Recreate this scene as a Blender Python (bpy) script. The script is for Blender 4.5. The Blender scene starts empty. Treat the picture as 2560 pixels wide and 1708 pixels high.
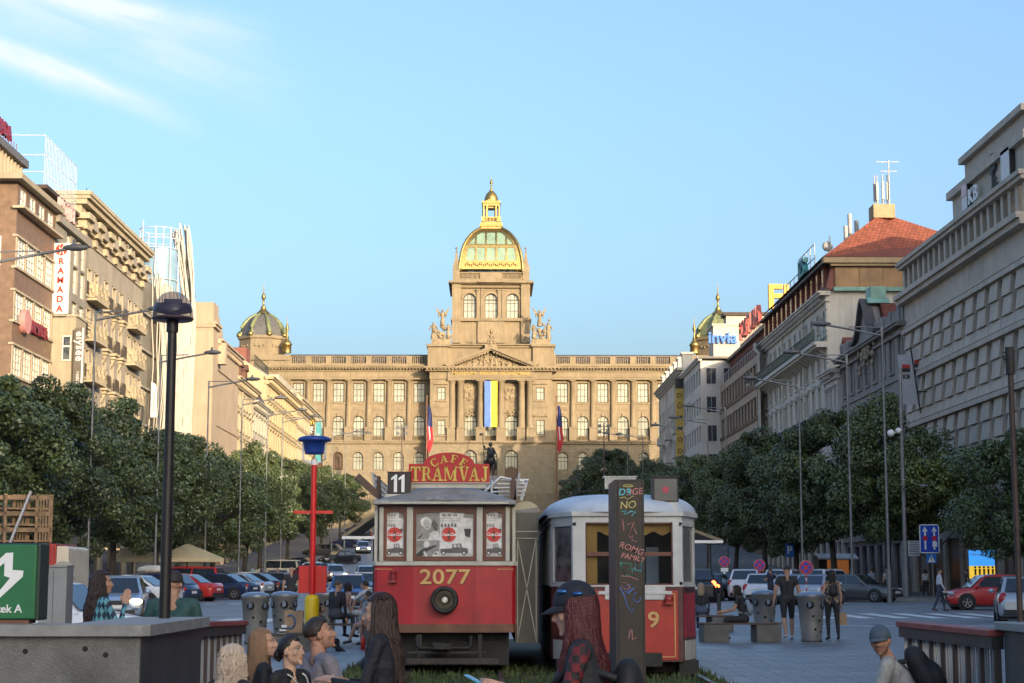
import bpy, bmesh, math, random
import numpy as np
from math import sin, cos, tan, atan, atan2, pi, radians, sqrt
from mathutils import Vector, Matrix
S = bpy.context.scene
COL = S.collection
rnd = random.Random(11)
# ---------------------------------------------------------------- camera
F = 4300.0; PITCH = atan(596/4300); YAW = atan(53/4300); CAMZ = 1.7
cd = bpy.data.cameras.new('camera'); cam = bpy.data.objects.new('camera', cd); COL.objects.link(cam)
cd.sensor_width = 36; cd.lens = F/2560*36; cd.clip_end = 6000; cd.clip_start = .1
cam.location = (0, 0, CAMZ); cam.rotation_euler = (pi/2+PITCH, 0, -YAW)
S.camera = cam
# ---------------------------------------------------------------- sky, sun, exposure
SUN_EL = radians(10.5); SUN_AZ = radians(149)
w = bpy.data.worlds.new('World'); S.world = w; w.use_nodes = True
nt = w.node_tree; nt.nodes.clear()
def N(nt, t, **kw):
    n = nt.nodes.new(t)
    for k, v in kw.items():
        if k == 'i':
            for a, b in v.items(): n.inputs[a].default_value = b
        else: setattr(n, k, v)
    return n
def math_n(nt, op, a, b=None, c=None):
    n = nt.nodes.new('ShaderNodeMath'); n.operation = op
    for i, x in enumerate((a, b, c)):
        if x is None: continue
        if isinstance(x, (int, float)): n.inputs[i].default_value = x
        else: nt.links.new(x, n.inputs[i])
    return n.outputs[0]
def world_sky():
    L = nt.links.new
    sky = N(nt, 'ShaderNodeTexSky', sky_type='NISHITA', sun_disc=False, sun_elevation=SUN_EL, sun_rotation=SUN_AZ,
            air_density=1.0, dust_density=7.5, ozone_density=2.9, altitude=200)
    tc = N(nt, 'ShaderNodeTexCoord'); sp = N(nt, 'ShaderNodeSeparateXYZ'); L(tc.outputs['Generated'], sp.inputs[0])
    az = math_n(nt, 'ARCTAN2', sp.outputs[0], sp.outputs[1]); el = math_n(nt, 'ARCSINE', sp.outputs[2])
    # wisps of cirrus: noise drawn out along a slanting line
    u = math_n(nt, 'ADD', math_n(nt, 'MULTIPLY', az, 7.0), math_n(nt, 'MULTIPLY', el, -2.0))
    v = math_n(nt, 'MULTIPLY', math_n(nt, 'ADD', el, math_n(nt, 'MULTIPLY', az, .27)), 42.0)
    cv = N(nt, 'ShaderNodeCombineXYZ'); L(u, cv.inputs[0]); L(v, cv.inputs[1])
    nz = N(nt, 'ShaderNodeTexNoise', i={'Scale': 1.6, 'Detail': 7.0, 'Roughness': .55, 'Distortion': .7}); L(cv.outputs[0], nz.inputs['Vector'])
    nb = N(nt, 'ShaderNodeTexNoise', i={'Scale': 9.0, 'Detail': 3.0}); L(tc.outputs['Generated'], nb.inputs['Vector'])
    wob = math_n(nt, 'MULTIPLY', math_n(nt, 'SUBTRACT', nb.outputs[0], .5), .03)
    tot = None
    for (e0, sl, wid, azf, amp) in ((.330, -.15, .0085, -.125, 1.15), (.291, -.31, .0075, -.165, 1.35), (.316, -.22, .016, -.10, .45)):
        d = math_n(nt, 'SUBTRACT', el, math_n(nt, 'ADD', math_n(nt, 'MULTIPLY', math_n(nt, 'ADD', az, .285), sl), e0))
        d = math_n(nt, 'DIVIDE', math_n(nt, 'ADD', d, wob), wid)
        g = math_n(nt, 'EXPONENT', math_n(nt, 'MULTIPLY', math_n(nt, 'MULTIPLY', d, d), -1.0))
        mr = N(nt, 'ShaderNodeMapRange', i={1: azf, 2: azf-.09, 3: 0., 4: amp}); L(az, mr.inputs[0])
        t = math_n(nt, 'MULTIPLY', g, mr.outputs[0])
        tot = t if tot is None else math_n(nt, 'ADD', tot, t)
    nr = N(nt, 'ShaderNodeMapRange', i={1: .3, 2: .72, 3: .3, 4: 1.}); L(nz.outputs[0], nr.inputs[0])
    fac = math_n(nt, 'MINIMUM', math_n(nt, 'MULTIPLY', math_n(nt, 'MULTIPLY', tot, nr.outputs[0]), 1.15), .9)
    mix = N(nt, 'ShaderNodeMixRGB'); L(fac, mix.inputs[0]); L(sky.outputs[0], mix.inputs[1]); mix.inputs[2].default_value = CLOUD
    bg = N(nt, 'ShaderNodeBackground', i={'Strength': SKY}); L(mix.outputs[0], bg.inputs[0])
    out = N(nt, 'ShaderNodeOutputWorld'); L(bg.outputs[0], out.inputs[0])
SKY = .15; CLOUD = (1.95, 2.1, 2.25, 1)
world_sky()
sl = bpy.data.lights.new('sun', 'SUN'); so = bpy.data.objects.new('sun', sl); COL.objects.link(so)
sl.energy = 2.0; sl.angle = radians(.5); sl.color = (1.0, .79, .54)
sdir = Vector((sin(SUN_AZ)*cos(SUN_EL), cos(SUN_AZ)*cos(SUN_EL), sin(SUN_EL)))
so.rotation_euler = sdir.to_track_quat('Z', 'Y').to_euler()
vs = S.view_settings; S.display_settings.display_device = 'sRGB'
vs.view_transform = 'Standard'; vs.look = 'None'; vs.gamma = 1; vs.exposure = 1.72; vs.use_curve_mapping = False
S.render.engine = 'CYCLES'; S.cycles.max_bounces = 6; S.cycles.diffuse_bounces = 3; S.cycles.transparent_max_bounces = 8
S.cycles.use_denoising = True
# ---------------------------------------------------------------- helpers
CM = Matrix.Rotation(-YAW, 3, 'Z') @ Matrix.Rotation(pi/2+PITCH, 3, 'X')
def at(px, py, Y):
    """world point at depth Y along the street seen at that place of the photograph (2560 wide)"""
    d = CM @ Vector(((px-1280)/F, (854-py)/F, -1.0)); t = Y/d.y
    return Vector((0, 0, CAMZ)) + d*t
def X(px, Y, py=1300): return at(px, py, Y).x
def Z(py, Y): return at(1227, py, Y).z
GP = [(-400, -1.5), (0, 0), (45, .28), (130, .82), (160, 1.8), (200, 4.0), (250, 7.4), (300, 10.4), (340, 11.4), (420, 12), (9999, 12)]
def g(y):
    for (a, za), (b, zb) in zip(GP, GP[1:]):
        if y <= b:
            return za+(zb-za)*(y-a)/(b-a)
    return 12
def tag(o, label=None, cat=None, group=None, kind=None):
    if label: o['label'] = label
    if cat: o['category'] = cat
    if group: o['group'] = group
    if kind: o['kind'] = kind
    return o
def thing(name, label, cat, loc=(0, 0, 0), rz=0, group=None):
    o = bpy.data.objects.new(name, None); COL.objects.link(o); o.empty_display_size = .2
    o.location = loc; o.rotation_euler = (0, 0, rz)
    return tag(o, label, cat, group)
def kids(o): return [c for c in ALLKIDS.get(o.name, [])]
ALLKIDS = {}
def link(o, par=None):
    COL.objects.link(o)
    if par is not None:
        o.parent = par; ALLKIDS.setdefault(par.name, []).append(o)
    return o
def copy_tree(o, par=None):
    c = o.copy(); link(c, par)
    for k in kids(o): copy_tree(k, c)
    return c
def dup(o, loc, rz=0, label=None, sc=None, group=None):
    c = copy_tree(o); c.location = loc; c.rotation_euler = (0, 0, rz)
    if label: c['label'] = label
    if group: c['group'] = group
    if sc: c.scale = sc if not isinstance(sc, (int, float)) else (sc, sc, sc)
    return c
class MB:
    """collects geometry; obj() links it as ONE mesh object"""
    def __init__(s): s.v = []; s.f = []; s.m = []; s.s = []; s.mi = 0
    def add(s, vs, fs, sm=False):
        o = len(s.v); s.v += [tuple(v) for v in vs]; s.f += [tuple(i+o for i in f) for f in fs]
        s.m += [s.mi]*len(fs); s.s += [sm]*len(fs); return s
    def mat(s, i): s.mi = i; return s
    def box(s, x0, x1, y0, y1, z0, z1):
        v = [(x, y, z) for z in (z0, z1) for y in (y0, y1) for x in (x0, x1)]
        return s.add(v, [(0, 2, 3, 1), (4, 5, 7, 6), (0, 1, 5, 4), (2, 6, 7, 3), (0, 4, 6, 2), (1, 3, 7, 5)])
    def bar(s, p0, p1, w, h=None, up=(0, 0, 1)):
        p0, p1 = Vector(p0), Vector(p1); h = h or w; d = (p1-p0).normalized(); u = Vector(up)
        if abs(d.dot(u)) > .99: u = Vector((0, 1, 0))
        a = d.cross(u).normalized()*w/2; b = a.cross(d).normalized()*h/2
        v = [p+sx*a+sz*b for p in (p0, p1) for sx, sz in ((-1, -1), (1, -1), (1, 1), (-1, 1))]
        return s.add(v, [(0, 1, 2, 3), (7, 6, 5, 4), (0, 4, 5, 1), (1, 5, 6, 2), (2, 6, 7, 3), (3, 7, 4, 0)])
    def cyl(s, p0, p1, r0, r1=None, n=12, caps=True):
        p0, p1 = Vector(p0), Vector(p1); r1 = r0 if r1 is None else r1; d = (p1-p0).normalized()
        u = Vector((0, 0, 1)) if abs(d.z) < .9 else Vector((1, 0, 0)); a = d.cross(u).normalized(); b = d.cross(a)
        v = [p+r*(a*cos(2*pi*k/n)+b*sin(2*pi*k/n)) for p, r in ((p0, r0), (p1, r1)) for k in range(n)]
        s.add(v, [(k, (k+1) % n, n+(k+1) % n, n+k) for k in range(n)], True)
        if caps: s.add(v[:n], [tuple(range(n))]); s.add(v[n:], [tuple(range(n))])
        return s
    def tube(s, pts, r, n=6):
        pts = [Vector(p) for p in pts]; R = r if isinstance(r, (list, tuple)) else [r]*len(pts)
        o = []; m = len(pts)
        for i, p in enumerate(pts):
            d = (pts[min(i+1, m-1)]-pts[max(i-1, 0)]).normalized()
            u = Vector((0, 0, 1)) if abs(d.z) < .95 else Vector((1, 0, 0)); a = d.cross(u).normalized(); b = d.cross(a)
            o += [p+R[i]*(a*cos(2*pi*k/n)+b*sin(2*pi*k/n)) for k in range(n)]
        fs = [(i*n+k, i*n+(k+1) % n, (i+1)*n+(k+1) % n, (i+1)*n+k) for i in range(m-1) for k in range(n)]
        s.add(o, fs, True); s.add(o[:n], [tuple(range(n))]); s.add(o[-n:], [tuple(range(n))]); return s
    def lathe(s, prof, c=(0, 0, 0), n=24, a0=0, a1=2*pi, sm=True, sx=1, sy=1):
        full = a1-a0 > 6.28; m = n if full else n+1; v = []
        for r, z in prof:
            for k in range(m):
                a = a0+(a1-a0)*k/n; v.append((c[0]+r*cos(a)*sx, c[1]+r*sin(a)*sy, c[2]+z))
        fs = []
        for i in range(len(prof)-1):
            for k in range(n):
                k2 = (k+1) % m if full else k+1
                fs.append((i*m+k, i*m+k2, (i+1)*m+k2, (i+1)*m+k))
        return s.add(v, fs, sm)
    def prism(s, poly, d0, d1, ax='y', sm=False):
        f = {'y': lambda p, d: (p[0], d, p[1]), 'x': lambda p, d: (d, p[0], p[1]), 'z': lambda p, d: (p[0], p[1], d)}[ax]
        n = len(poly); v = [f(p, d0) for p in poly]+[f(p, d1) for p in poly]
        s.add(v, [tuple(range(n)), tuple(range(2*n-1, n-1, -1))])
        return s.add(v, [(k, (k+1) % n, n+(k+1) % n, n+k) for k in range(n)], sm)
    def ball(s, c, r, n=10, sc=(1, 1, 1)):
        v = []; m = n//2+1
        for i in range(m+1):
            for k in range(n):
                t = pi*i/m; a = 2*pi*k/n
                v.append((c[0]+r*sc[0]*sin(t)*cos(a), c[1]+r*sc[1]*sin(t)*sin(a), c[2]+r*sc[2]*cos(t)))
        return s.add(v, [(i*n+k, i*n+(k+1) % n, (i+1)*n+(k+1) % n, (i+1)*n+k) for i in range(m) for k in range(n)], True)
    def quad(s, *p): return s.add(p, [tuple(range(len(p)))])
    def xf(s, M, st=0):
        s.v[st:] = [tuple(M @ Vector(v)) for v in s.v[st:]]; return s
    def text(s, t, M=None, size=1, depth=.02, bold=0., align='CENTER', shear=0, space=1, aspect=1):
        cu = bpy.data.curves.new('t', 'FONT'); cu.body = t; cu.size = size; cu.extrude = depth/2; cu.offset = bold
        cu.align_x = align; cu.align_y = 'BOTTOM_BASELINE'; cu.shear = shear; cu.space_character = space; cu.resolution_u = 3
        o = bpy.data.objects.new('t', cu); COL.objects.link(o)
        dg = bpy.context.evaluated_depsgraph_get(); me = o.evaluated_get(dg).to_mesh()
        st = len(s.v); s.add([(v.co.x*aspect, v.co.y, v.co.z) for v in me.vertices], [tuple(p.vertices) for p in me.polygons])
        o.evaluated_get(dg).to_mesh_clear(); bpy.data.objects.remove(o); bpy.data.curves.remove(cu)
        if M is not None: s.xf(M, st)
        return s
    def mesh(s, name, mats):
        me = bpy.data.meshes.new(name); me.from_pydata(s.v, [], s.f)
        for m in (mats if isinstance(mats, (list, tuple)) else [mats]): me.materials.append(m)
        me.polygons.foreach_set('material_index', s.m); me.polygons.foreach_set('use_smooth', s.s)
        bm = bmesh.new(); bm.from_mesh(me); bmesh.ops.recalc_face_normals(bm, faces=bm.faces); bm.to_mesh(me); bm.free()
        return me
    def obj(s, name, mats, par=None, loc=(0, 0, 0), rz=0, bev=0):
        if not s.f: return None
        o = bpy.data.objects.new(name, s.mesh(name, mats)); link(o, par); o.location = loc; o.rotation_euler = (0, 0, rz)
        if bev:
            b = o.modifiers.new('b', 'BEVEL'); b.width = bev; b.segments = 2; b.limit_method = 'ANGLE'; b.angle_limit = radians(40)
        return o
def B(*a): return MB().box(*a)
def inst(name, me, par, loc, rz=0, sc=None):
    o = bpy.data.objects.new(name, me); link(o, par); o.location = loc; o.rotation_euler = (0, 0, rz)
    if sc: o.scale = sc
    return o
def V2(M3, loc): return Matrix.Translation(loc) @ M3.to_4x4()
RX90 = Matrix.Rotation(pi/2, 3, 'X')            # text from the xy plane to stand facing -y
def stand(x, y, z, rz=0): return Matrix.Translation((x, y, z)) @ Matrix.Rotation(rz, 4, 'Z') @ Matrix.Rotation(pi/2, 4, 'X')
# ---------------------------------------------------------------- materials
MC = {}
def M(name, col=(.5, .5, .5), rough=.7, metal=0., var=.12, sc=1.5, bump=0., bsc=30., streak=0., emit=None, es=1., spec=.5, coat=0, rv=0., alpha=None, trans=0., stain=None, ov=0):
    if name in MC: return MC[name]
    m = bpy.data.materials.new(name); MC[name] = m; m.use_nodes = True; t = m.node_tree; b = t.nodes['Principled BSDF']; L = t.links.new
    b.inputs['Roughness'].default_value = rough; b.inputs['Metallic'].default_value = metal
    b.inputs['Specular IOR Level'].default_value = spec; b.inputs['Coat Weight'].default_value = coat
    b.inputs['Base Color'].default_value = (*col, 1)
    if trans: b.inputs['Transmission Weight'].default_value = trans
    if alpha is not None: b.inputs['Alpha'].default_value = alpha
    if emit: b.inputs['Emission Color'].default_value = (*emit, 1); b.inputs['Emission Strength'].default_value = es
    if not (var or bump or streak or stain): return m
    tc = N(t, 'ShaderNodeTexCoord'); oi = N(t, 'ShaderNodeObjectInfo')
    off = N(t, 'ShaderNodeVectorMath', operation='ADD'); L(tc.outputs['Object'], off.inputs[0])
    rr = math_n(t, 'MULTIPLY', oi.outputs['Random'], 37.0); cx = N(t, 'ShaderNodeCombineXYZ')
    L(rr, cx.inputs[0]); L(rr, cx.inputs[1]); L(rr, cx.inputs[2]); L(cx.outputs[0], off.inputs[1]); co = off.outputs[0]
    fac = None
    if var:
        n = N(t, 'ShaderNodeTexNoise', i={'Scale': sc, 'Detail': 8., 'Roughness': .62}); L(co, n.inputs['Vector'])
        mr = N(t, 'ShaderNodeMapRange', i={1: .28, 2: .72, 3: 1-var*1.4, 4: 1+var*1.4}); L(n.outputs[0], mr.inputs[0]); fac = mr.outputs[0]
    if streak:
        mp = N(t, 'ShaderNodeMapping'); mp.inputs['Scale'].default_value = (2.2, 2.2, .12); L(co, mp.inputs[0])
        n = N(t, 'ShaderNodeTexNoise', i={'Scale': 1.6, 'Detail': 6., 'Roughness': .7}); L(mp.outputs[0], n.inputs['Vector'])
        mr = N(t, 'ShaderNodeMapRange', i={1: .38, 2: .7, 3: 1., 4: 1-streak}); L(n.outputs[0], mr.inputs[0])
        fac = mr.outputs[0] if fac is None else math_n(t, 'MULTIPLY', fac, mr.outputs[0])
    if ov: fac = math_n(t, 'MULTIPLY', fac, math_n(t, 'MULTIPLY_ADD', oi.outputs['Random'], ov, 1-ov/2))
    src = None
    if stain:
        n = N(t, 'ShaderNodeTexNoise', i={'Scale': stain[1], 'Detail': 9., 'Roughness': .7}); L(co, n.inputs['Vector'])
        mr = N(t, 'ShaderNodeMapRange', i={1: stain[2], 2: stain[2]+.1, 3: 0., 4: 1.}); L(n.outputs[0], mr.inputs[0])
        mx = N(t, 'ShaderNodeMixRGB'); L(mr.outputs[0], mx.inputs[0]); mx.inputs[1].default_value = (*col, 1); mx.inputs[2].default_value = (*stain[0], 1); src = mx.outputs[0]
    if fac is not None or src is not None:
        h = N(t, 'ShaderNodeHueSaturation'); h.inputs['Color'].default_value = (*col, 1)
        if src is not None: L(src, h.inputs['Color'])
        if fac is not None: L(fac, h.inputs['Value'])
        L(h.outputs[0], b.inputs['Base Color'])
    if rv and fac is not None:
        L(math_n(t, 'MULTIPLY', fac, rough), b.inputs['Roughness'])
    if bump:
        n = N(t, 'ShaderNodeTexNoise', i={'Scale': bsc, 'Detail': 5.}); L(co, n.inputs['Vector'])
        bp = N(t, 'ShaderNodeBump', i={'Strength': bump, 'Distance': .02}); L(n.outputs[0], bp.inputs['Height']); L(bp.outputs[0], b.inputs['Normal'])
    return m
def brickmat(name, c1, c2, mort, bw, bh, ms=.012, rough=.8, bump=.4, var=.15, vert=True, offset=.5):
    """masonry or paving: joints drawn in real metres on x,z (walls) or x,y (ground)"""
    if name in MC: return MC[name]
    m = bpy.data.materials.new(name); MC[name] = m; m.use_nodes = True; t = m.node_tree; b = t.nodes['Principled BSDF']; L = t.links.new
    b.inputs['Roughness'].default_value = rough
    tc = N(t, 'ShaderNodeTexCoord'); sp = N(t, 'ShaderNodeSeparateXYZ'); L(tc.outputs['Object'], sp.inputs[0]); cb = N(t, 'ShaderNodeCombineXYZ')
    L(math_n(t, 'ADD', sp.outputs[0], sp.outputs[1]) if vert else sp.outputs[0], cb.inputs[0]); L(sp.outputs[2] if vert else sp.outputs[1], cb.inputs[1])
    br = N(t, 'ShaderNodeTexBrick', i={'Color1': (*c1, 1), 'Color2': (*c2, 1), 'Mortar': (*mort, 1), 'Scale': 1., 'Mortar Size': ms, 'Mortar Smooth': .2, 'Brick Width': bw, 'Row Height': bh}); br.offset = offset
    L(cb.outputs[0], br.inputs[0])
    n = N(t, 'ShaderNodeTexNoise', i={'Scale': 1.1, 'Detail': 9., 'Roughness': .65}); L(tc.outputs['Object'], n.inputs['Vector'])
    mr = N(t, 'ShaderNodeMapRange', i={1: .28, 2: .72, 3: 1-var*1.4, 4: 1+var*1.4}); L(n.outputs[0], mr.inputs[0])
    h = N(t, 'ShaderNodeHueSaturation'); L(br.outputs[0], h.inputs['Color']); L(mr.outputs[0], h.inputs['Value']); L(h.outputs[0], b.inputs['Base Color'])
    bp = N(t, 'ShaderNodeBump', i={'Strength': bump, 'Distance': .03}); bp.invert = True; L(br.outputs['Fac'], bp.inputs['Height']); L(bp.outputs[0], b.inputs['Normal'])
    return m
def glassmat(name, col=(.03, .04, .05), rough=.06, spec=.9, var=.35, sc=.25):
    return M(name, col, rough, 0, var, sc, spec=spec, bump=.03, bsc=1.2)
# ---------------------------------------------------------------- walls with openings, windows
def wallgrid(mb, x0, x1, z0, z1, ops, y=0., rev=.3):
    """front wall in the plane y with openings (a, b, c, d, arched); reveals go back by rev"""
    ops = [(*o, 0)[:5] if len(o) == 4 else o for o in ops]
    xs = sorted({round(v, 4) for v in [x0, x1]+[o[0] for o in ops]+[o[1] for o in ops] if x0-1e-4 <= v <= x1+1e-4})
    zs = sorted({round(v, 4) for v in [z0, z1]+[o[2] for o in ops]+[o[3] for o in ops] if z0-1e-4 <= v <= z1+1e-4})
    for za, zb in zip(zs, zs[1:]):
        run = None
        row = [o for o in ops if o[2]-1e-4 < (za+zb)/2 < o[3]+1e-4]
        for xa, xb in zip(xs, xs[1:]):
            c = (xa+xb)/2
            if any(o[0] < c < o[1] for o in row):
                if run is not None: mb.quad((run, y, za), (xa, y, za), (xa, y, zb), (run, y, zb)); run = None
            elif run is None: run = xa
        if run is not None: mb.quad((run, y, za), (x1, y, za), (x1, y, zb), (run, y, zb))
    for a, b, c, d, ar in ops:
        r = (b-a)/2; m = (a+b)/2; zt = d-r if ar else d
        mb.quad((a, y, c), (a, y, zt), (a, y+rev, zt), (a, y+rev, c)); mb.quad((b, y, c), (b, y, zt), (b, y+rev, zt), (b, y+rev, c))
        mb.quad((a, y, c), (b, y, c), (b, y+rev, c), (a, y+rev, c))
        if ar:
            n = 10; P = [(m-r*cos(pi*k/n), zt+r*sin(pi*k/n)) for k in range(n+1)]
            for k in range(n):
                p, q = P[k], P[k+1]; mb.quad((p[0], y, p[1]), (q[0], y, q[1]), (q[0], y+rev, q[1]), (p[0], y+rev, p[1]))
                cx = a if k < n//2 else b
                mb.quad((p[0], y, p[1]), (q[0], y, q[1]), (cx, y, d))
        else: mb.quad((a, y, d), (b, y, d), (b, y+rev, d), (a, y+rev, d))
WM = {}
def winmesh(w, h, nx, nz, ar, fm, pm, fw=.07, bw=.045, zs=None):
    k = (round(w, 3), round(h, 3), nx, nz if zs is None else tuple(zs), ar, fm.name, pm.name, fw, bw)
    if k in WM: return WM[k]
    mb = MB(); r = w/2; zt = h-r if ar else h; dp = .07
    mb.box(-r, -r+fw, -dp/2, dp/2, 0, zt); mb.box(r-fw, r, -dp/2, dp/2, 0, zt); mb.box(-r+fw, r-fw, -dp/2, dp/2, 0, fw)
    if ar:
        n = 12
        for i in range(n):
            a0, a1 = pi*i/n, pi*(i+1)/n
            P = [(rr*-cos(a), zt+rr*sin(a)) for rr, a in ((r, a0), (r, a1), (r-fw, a1), (r-fw, a0))]
            mb.prism(P, -dp/2, dp/2)
        mb.box(-r+fw, r-fw, -dp/2-.012, dp/2, zt-bw, zt+bw)
    else: mb.box(-r+fw, r-fw, -dp/2, dp/2, h-fw, h)
    for i in range(1, nx):
        x = -r+w*i/nx; top = zt+sqrt(max(0, r*r-x*x))-fw if ar else h-fw
        mb.box(x-bw/2, x+bw/2, -dp/2+.006, dp/2-.006, fw, top)
    for z in (zs if zs is not None else [h*j/nz for j in range(1, nz)]):
        if ar and z > zt: continue
        mb.box(-r+fw, r-fw, -dp/2+.003, dp/2-.003, z-bw/2, z+bw/2)
    p = MB(); yy = .02
    if ar: p.add([(-r+.02, yy, .02), (r-.02, yy, .02)]+[((r-.02)*cos(pi*i/12), yy, zt+(r-.02)*sin(pi*i/12)) for i in range(13)], [tuple(range(15))])
    else: p.quad((-r+.02, yy, .02), (r-.02, yy, .02), (r-.02, yy, h-.02), (-r+.02, yy, h-.02))
    WM[k] = (mb.mesh('window', fm), p.mesh('pane', pm)); return WM[k]
WCOUNT = {}
def window(par, x, y, z, w, h, nx=2, nz=2, ar=0, fm=None, pm=None, rz=0, **kw):
    a, b = winmesh(w, h, nx, nz, ar, fm, pm, **kw)
    c = WCOUNT[par.name] = WCOUNT.get(par.name, 0)+1
    if c > 98: return EXTRA.setdefault(par.name, []).append((a, b, Matrix.Translation((x, y, z)) @ Matrix.Rotation(rz, 4, 'Z')))
    o = inst('window', a, par, (x, y, z), rz); inst('pane', b, o, (0, 0, 0)); return o
EXTRA = {}
def flush_extra(par):
    """past a hundred windows on one thing the rest are one part"""
    if par.name not in EXTRA: return
    mb = MB(); mats = []
    for a, b, Mx in EXTRA[par.name]:
        for me in (a, b):
            m = me.materials[0]
            if m not in mats: mats.append(m)
            mb.mi = mats.index(m); st = len(mb.v)
            mb.add([v.co for v in me.vertices], [tuple(p.vertices) for p in me.polygons]); mb.xf(Mx, st)
    o = mb.obj('far_windows', mats, par); o['kind'] = 'stuff'
# ---------------------------------------------------------------- ground, paving, kerbs, markings
def ys_between(a, b, step=6.):
    s = sorted({a, b}|{y for y, _ in GP if a < y < b}); out = []
    for p, q in zip(s, s[1:]):
        n = max(1, int((q-p)/step)); out += [p+(q-p)*k/n for k in range(n)]
    return out+[b]
def strip(mb, x0, x1, y0, y1, dz, kerb=None, step=6.):
    """a sheet laid on the ground profile, dz above it; kerb closes its edges down to the road"""
    Y = ys_between(y0, y1, step)
    for a, b in zip(Y, Y[1:]):
        mb.quad((x0, a, g(a)+dz), (x1, a, g(a)+dz), (x1, b, g(b)+dz), (x0, b, g(b)+dz))
        if kerb:
            for x in (x0, x1): mb.quad((x, a, g(a)-.05), (x, b, g(b)-.05), (x, b, g(b)+dz), (x, a, g(a)+dz))
    if kerb:
        for y in (y0, y1): mb.quad((x0, y, g(y)-.05), (x1, y, g(y)-.05), (x1, y, g(y)+dz), (x0, y, g(y)+dz))
asphalt = M('asphalt', (.155, .16, .17), .5, var=.22, sc=.35, bump=.25, bsc=60, spec=.5, rv=.3, stain=((.04, .04, .045), .6, .57))
mb = MB(); strip(mb, -500, 500, -200, 1500, 0, step=40); tag(mb.obj('ground', asphalt), kind='structure')
setts = brickmat('setts', (.215, .22, .235), (.14, .145, .16), (.03, .03, .035), .62, .26, .02, .4, 1., .3, vert=False)
mb = MB(); strip(mb, -6.8, 10.5, 8, 44, .004); tag(mb.obj('median_paving', setts), kind='structure')
pave = brickmat('pavement_stone', (.16, .155, .15), (.12, .118, .115), (.05, .05, .05), .5, .5, .012, .75, .4, .2, vert=False)
kerbm = M('kerb_granite', (.2, .195, .19), .8, var=.2, sc=4, bump=.2)
for x0, x1, y0, y1 in ((-29.9, -20.2, 74, 318), (18.6, 29.9, 92, 318)):
    mb = MB(); strip(mb, x0, x1, y0, y1, .13); tag(mb.obj('pavement', pave), kind='structure')
    xk = -20.2 if x0 < 0 else 18.6; s = 1 if x0 < 0 else -1
    mb = MB(); strip(mb, min(xk, xk+s*.25), max(xk, xk+s*.25), y0-.25, y1, .14, True)
    strip(mb, min(x0, x1), max(x0, x1), y0-.25, y0, .14, True)
    tag(mb.obj('kerb', kerbm), kind='structure')
grassbase = M('soil', (.075, .07, .05), .95, var=.35, sc=3, bump=.5, bsc=40)
mb = MB(); strip(mb, -2.4, 3.5, 23, 42, .03, True); tag(mb.obj('verge_soil', grassbase), kind='structure')
# grass growing round the rails: far too many blades to count
gm = M('grass_blade', (.06, .085, .025), .8, var=.4, sc=3)
rg = random.Random(5); V = []; Fc = []
for i in range(5500):
    x = rg.uniform(-2.4, 3.5); y = 23+rg.random()**1.4*7
    z = g(y)+.03; h = rg.uniform(.04, .13); a = rg.uniform(0, pi); wd = rg.uniform(.012, .03)
    dx, dy = cos(a)*wd, sin(a)*wd; lx, ly = rg.uniform(-.05, .05), rg.uniform(-.05, .05); o = len(V)
    V += [(x-dx, y-dy, z), (x+dx, y+dy, z), (x+lx, y+ly, z+h)]; Fc.append((o, o+1, o+2))
mb = MB(); mb.add(V, Fc); o = mb.obj('grass', gm)
tag(o, 'patchy green grass growing around the tram rails', 'grass', kind='stuff')
# tram rails
steel = M('rail_steel', (.25, .22, .2), .4, 1., var=.3, sc=4, bump=.1)
for i, xc in enumerate((-.56, 2.45)):
    for s in (-1, 1):
        mb = MB(); x = xc+s*.72
        for a, b in zip(ys_between(20, 40), ys_between(20, 40)[1:]): mb.bar((x, a, g(a)+.05), (x, b, g(b)+.05), .07, .1)
        tag(mb.obj('rail', steel), ('%s rail of the track under the %s tram' % ('left' if s < 0 else 'right', ('red roofboard', 'white windowed')[i])), 'rail', 'tram rails')
# road markings
white = M('road_paint', (.62, .62, .6), .7, var=.25, sc=2.5, stain=((.12, .12, .125), 2.2, .56))
def patch(mb, pts, dz=.009): mb.quad(*[(x, y, g(y)+dz) for x, y in pts])
mb = MB()
for k in range(9):                                  # zebra on the left carriageway, dashes seen nearly edge on
    x = -16.5+k*1.25
    patch(mb, [(x, 56), (x+.62, 56), (x+.62, 60), (x, 60)])
for k in range(12):
    x = -17.5+k*1.2; patch(mb, [(x, 84), (x+.6, 84), (x+.6, 85.2), (x, 85.2)])
for k in range(7):
    y = 95+k*12; patch(mb, [(-12.2, y), (-12.05, y), (-12.05, y+6), (-12.2, y+6)])
for k in range(4):
    y = 120+k*5; patch(mb, [(-13.8, y), (-9.5, y), (-9.5, y+1.4), (-13.8, y+1.4)])
for k in range(11):                                 # zebra on the right
    x = 11.5+k*1.25; patch(mb, [(x, 60), (x+.62, 60), (x+.62, 66.5), (x, 66.5)])
patch(mb, [(12, 78), (30, 78), (30, 78.3), (12, 78.3)]); patch(mb, [(10, 87), (30, 87), (30, 87.25), (10, 87.25)])
patch(mb, [(9, 52), (16, 51.5), (16, 51.9), (9, 52.4)])
tag(mb.obj('road_markings', white), kind='structure')
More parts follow.
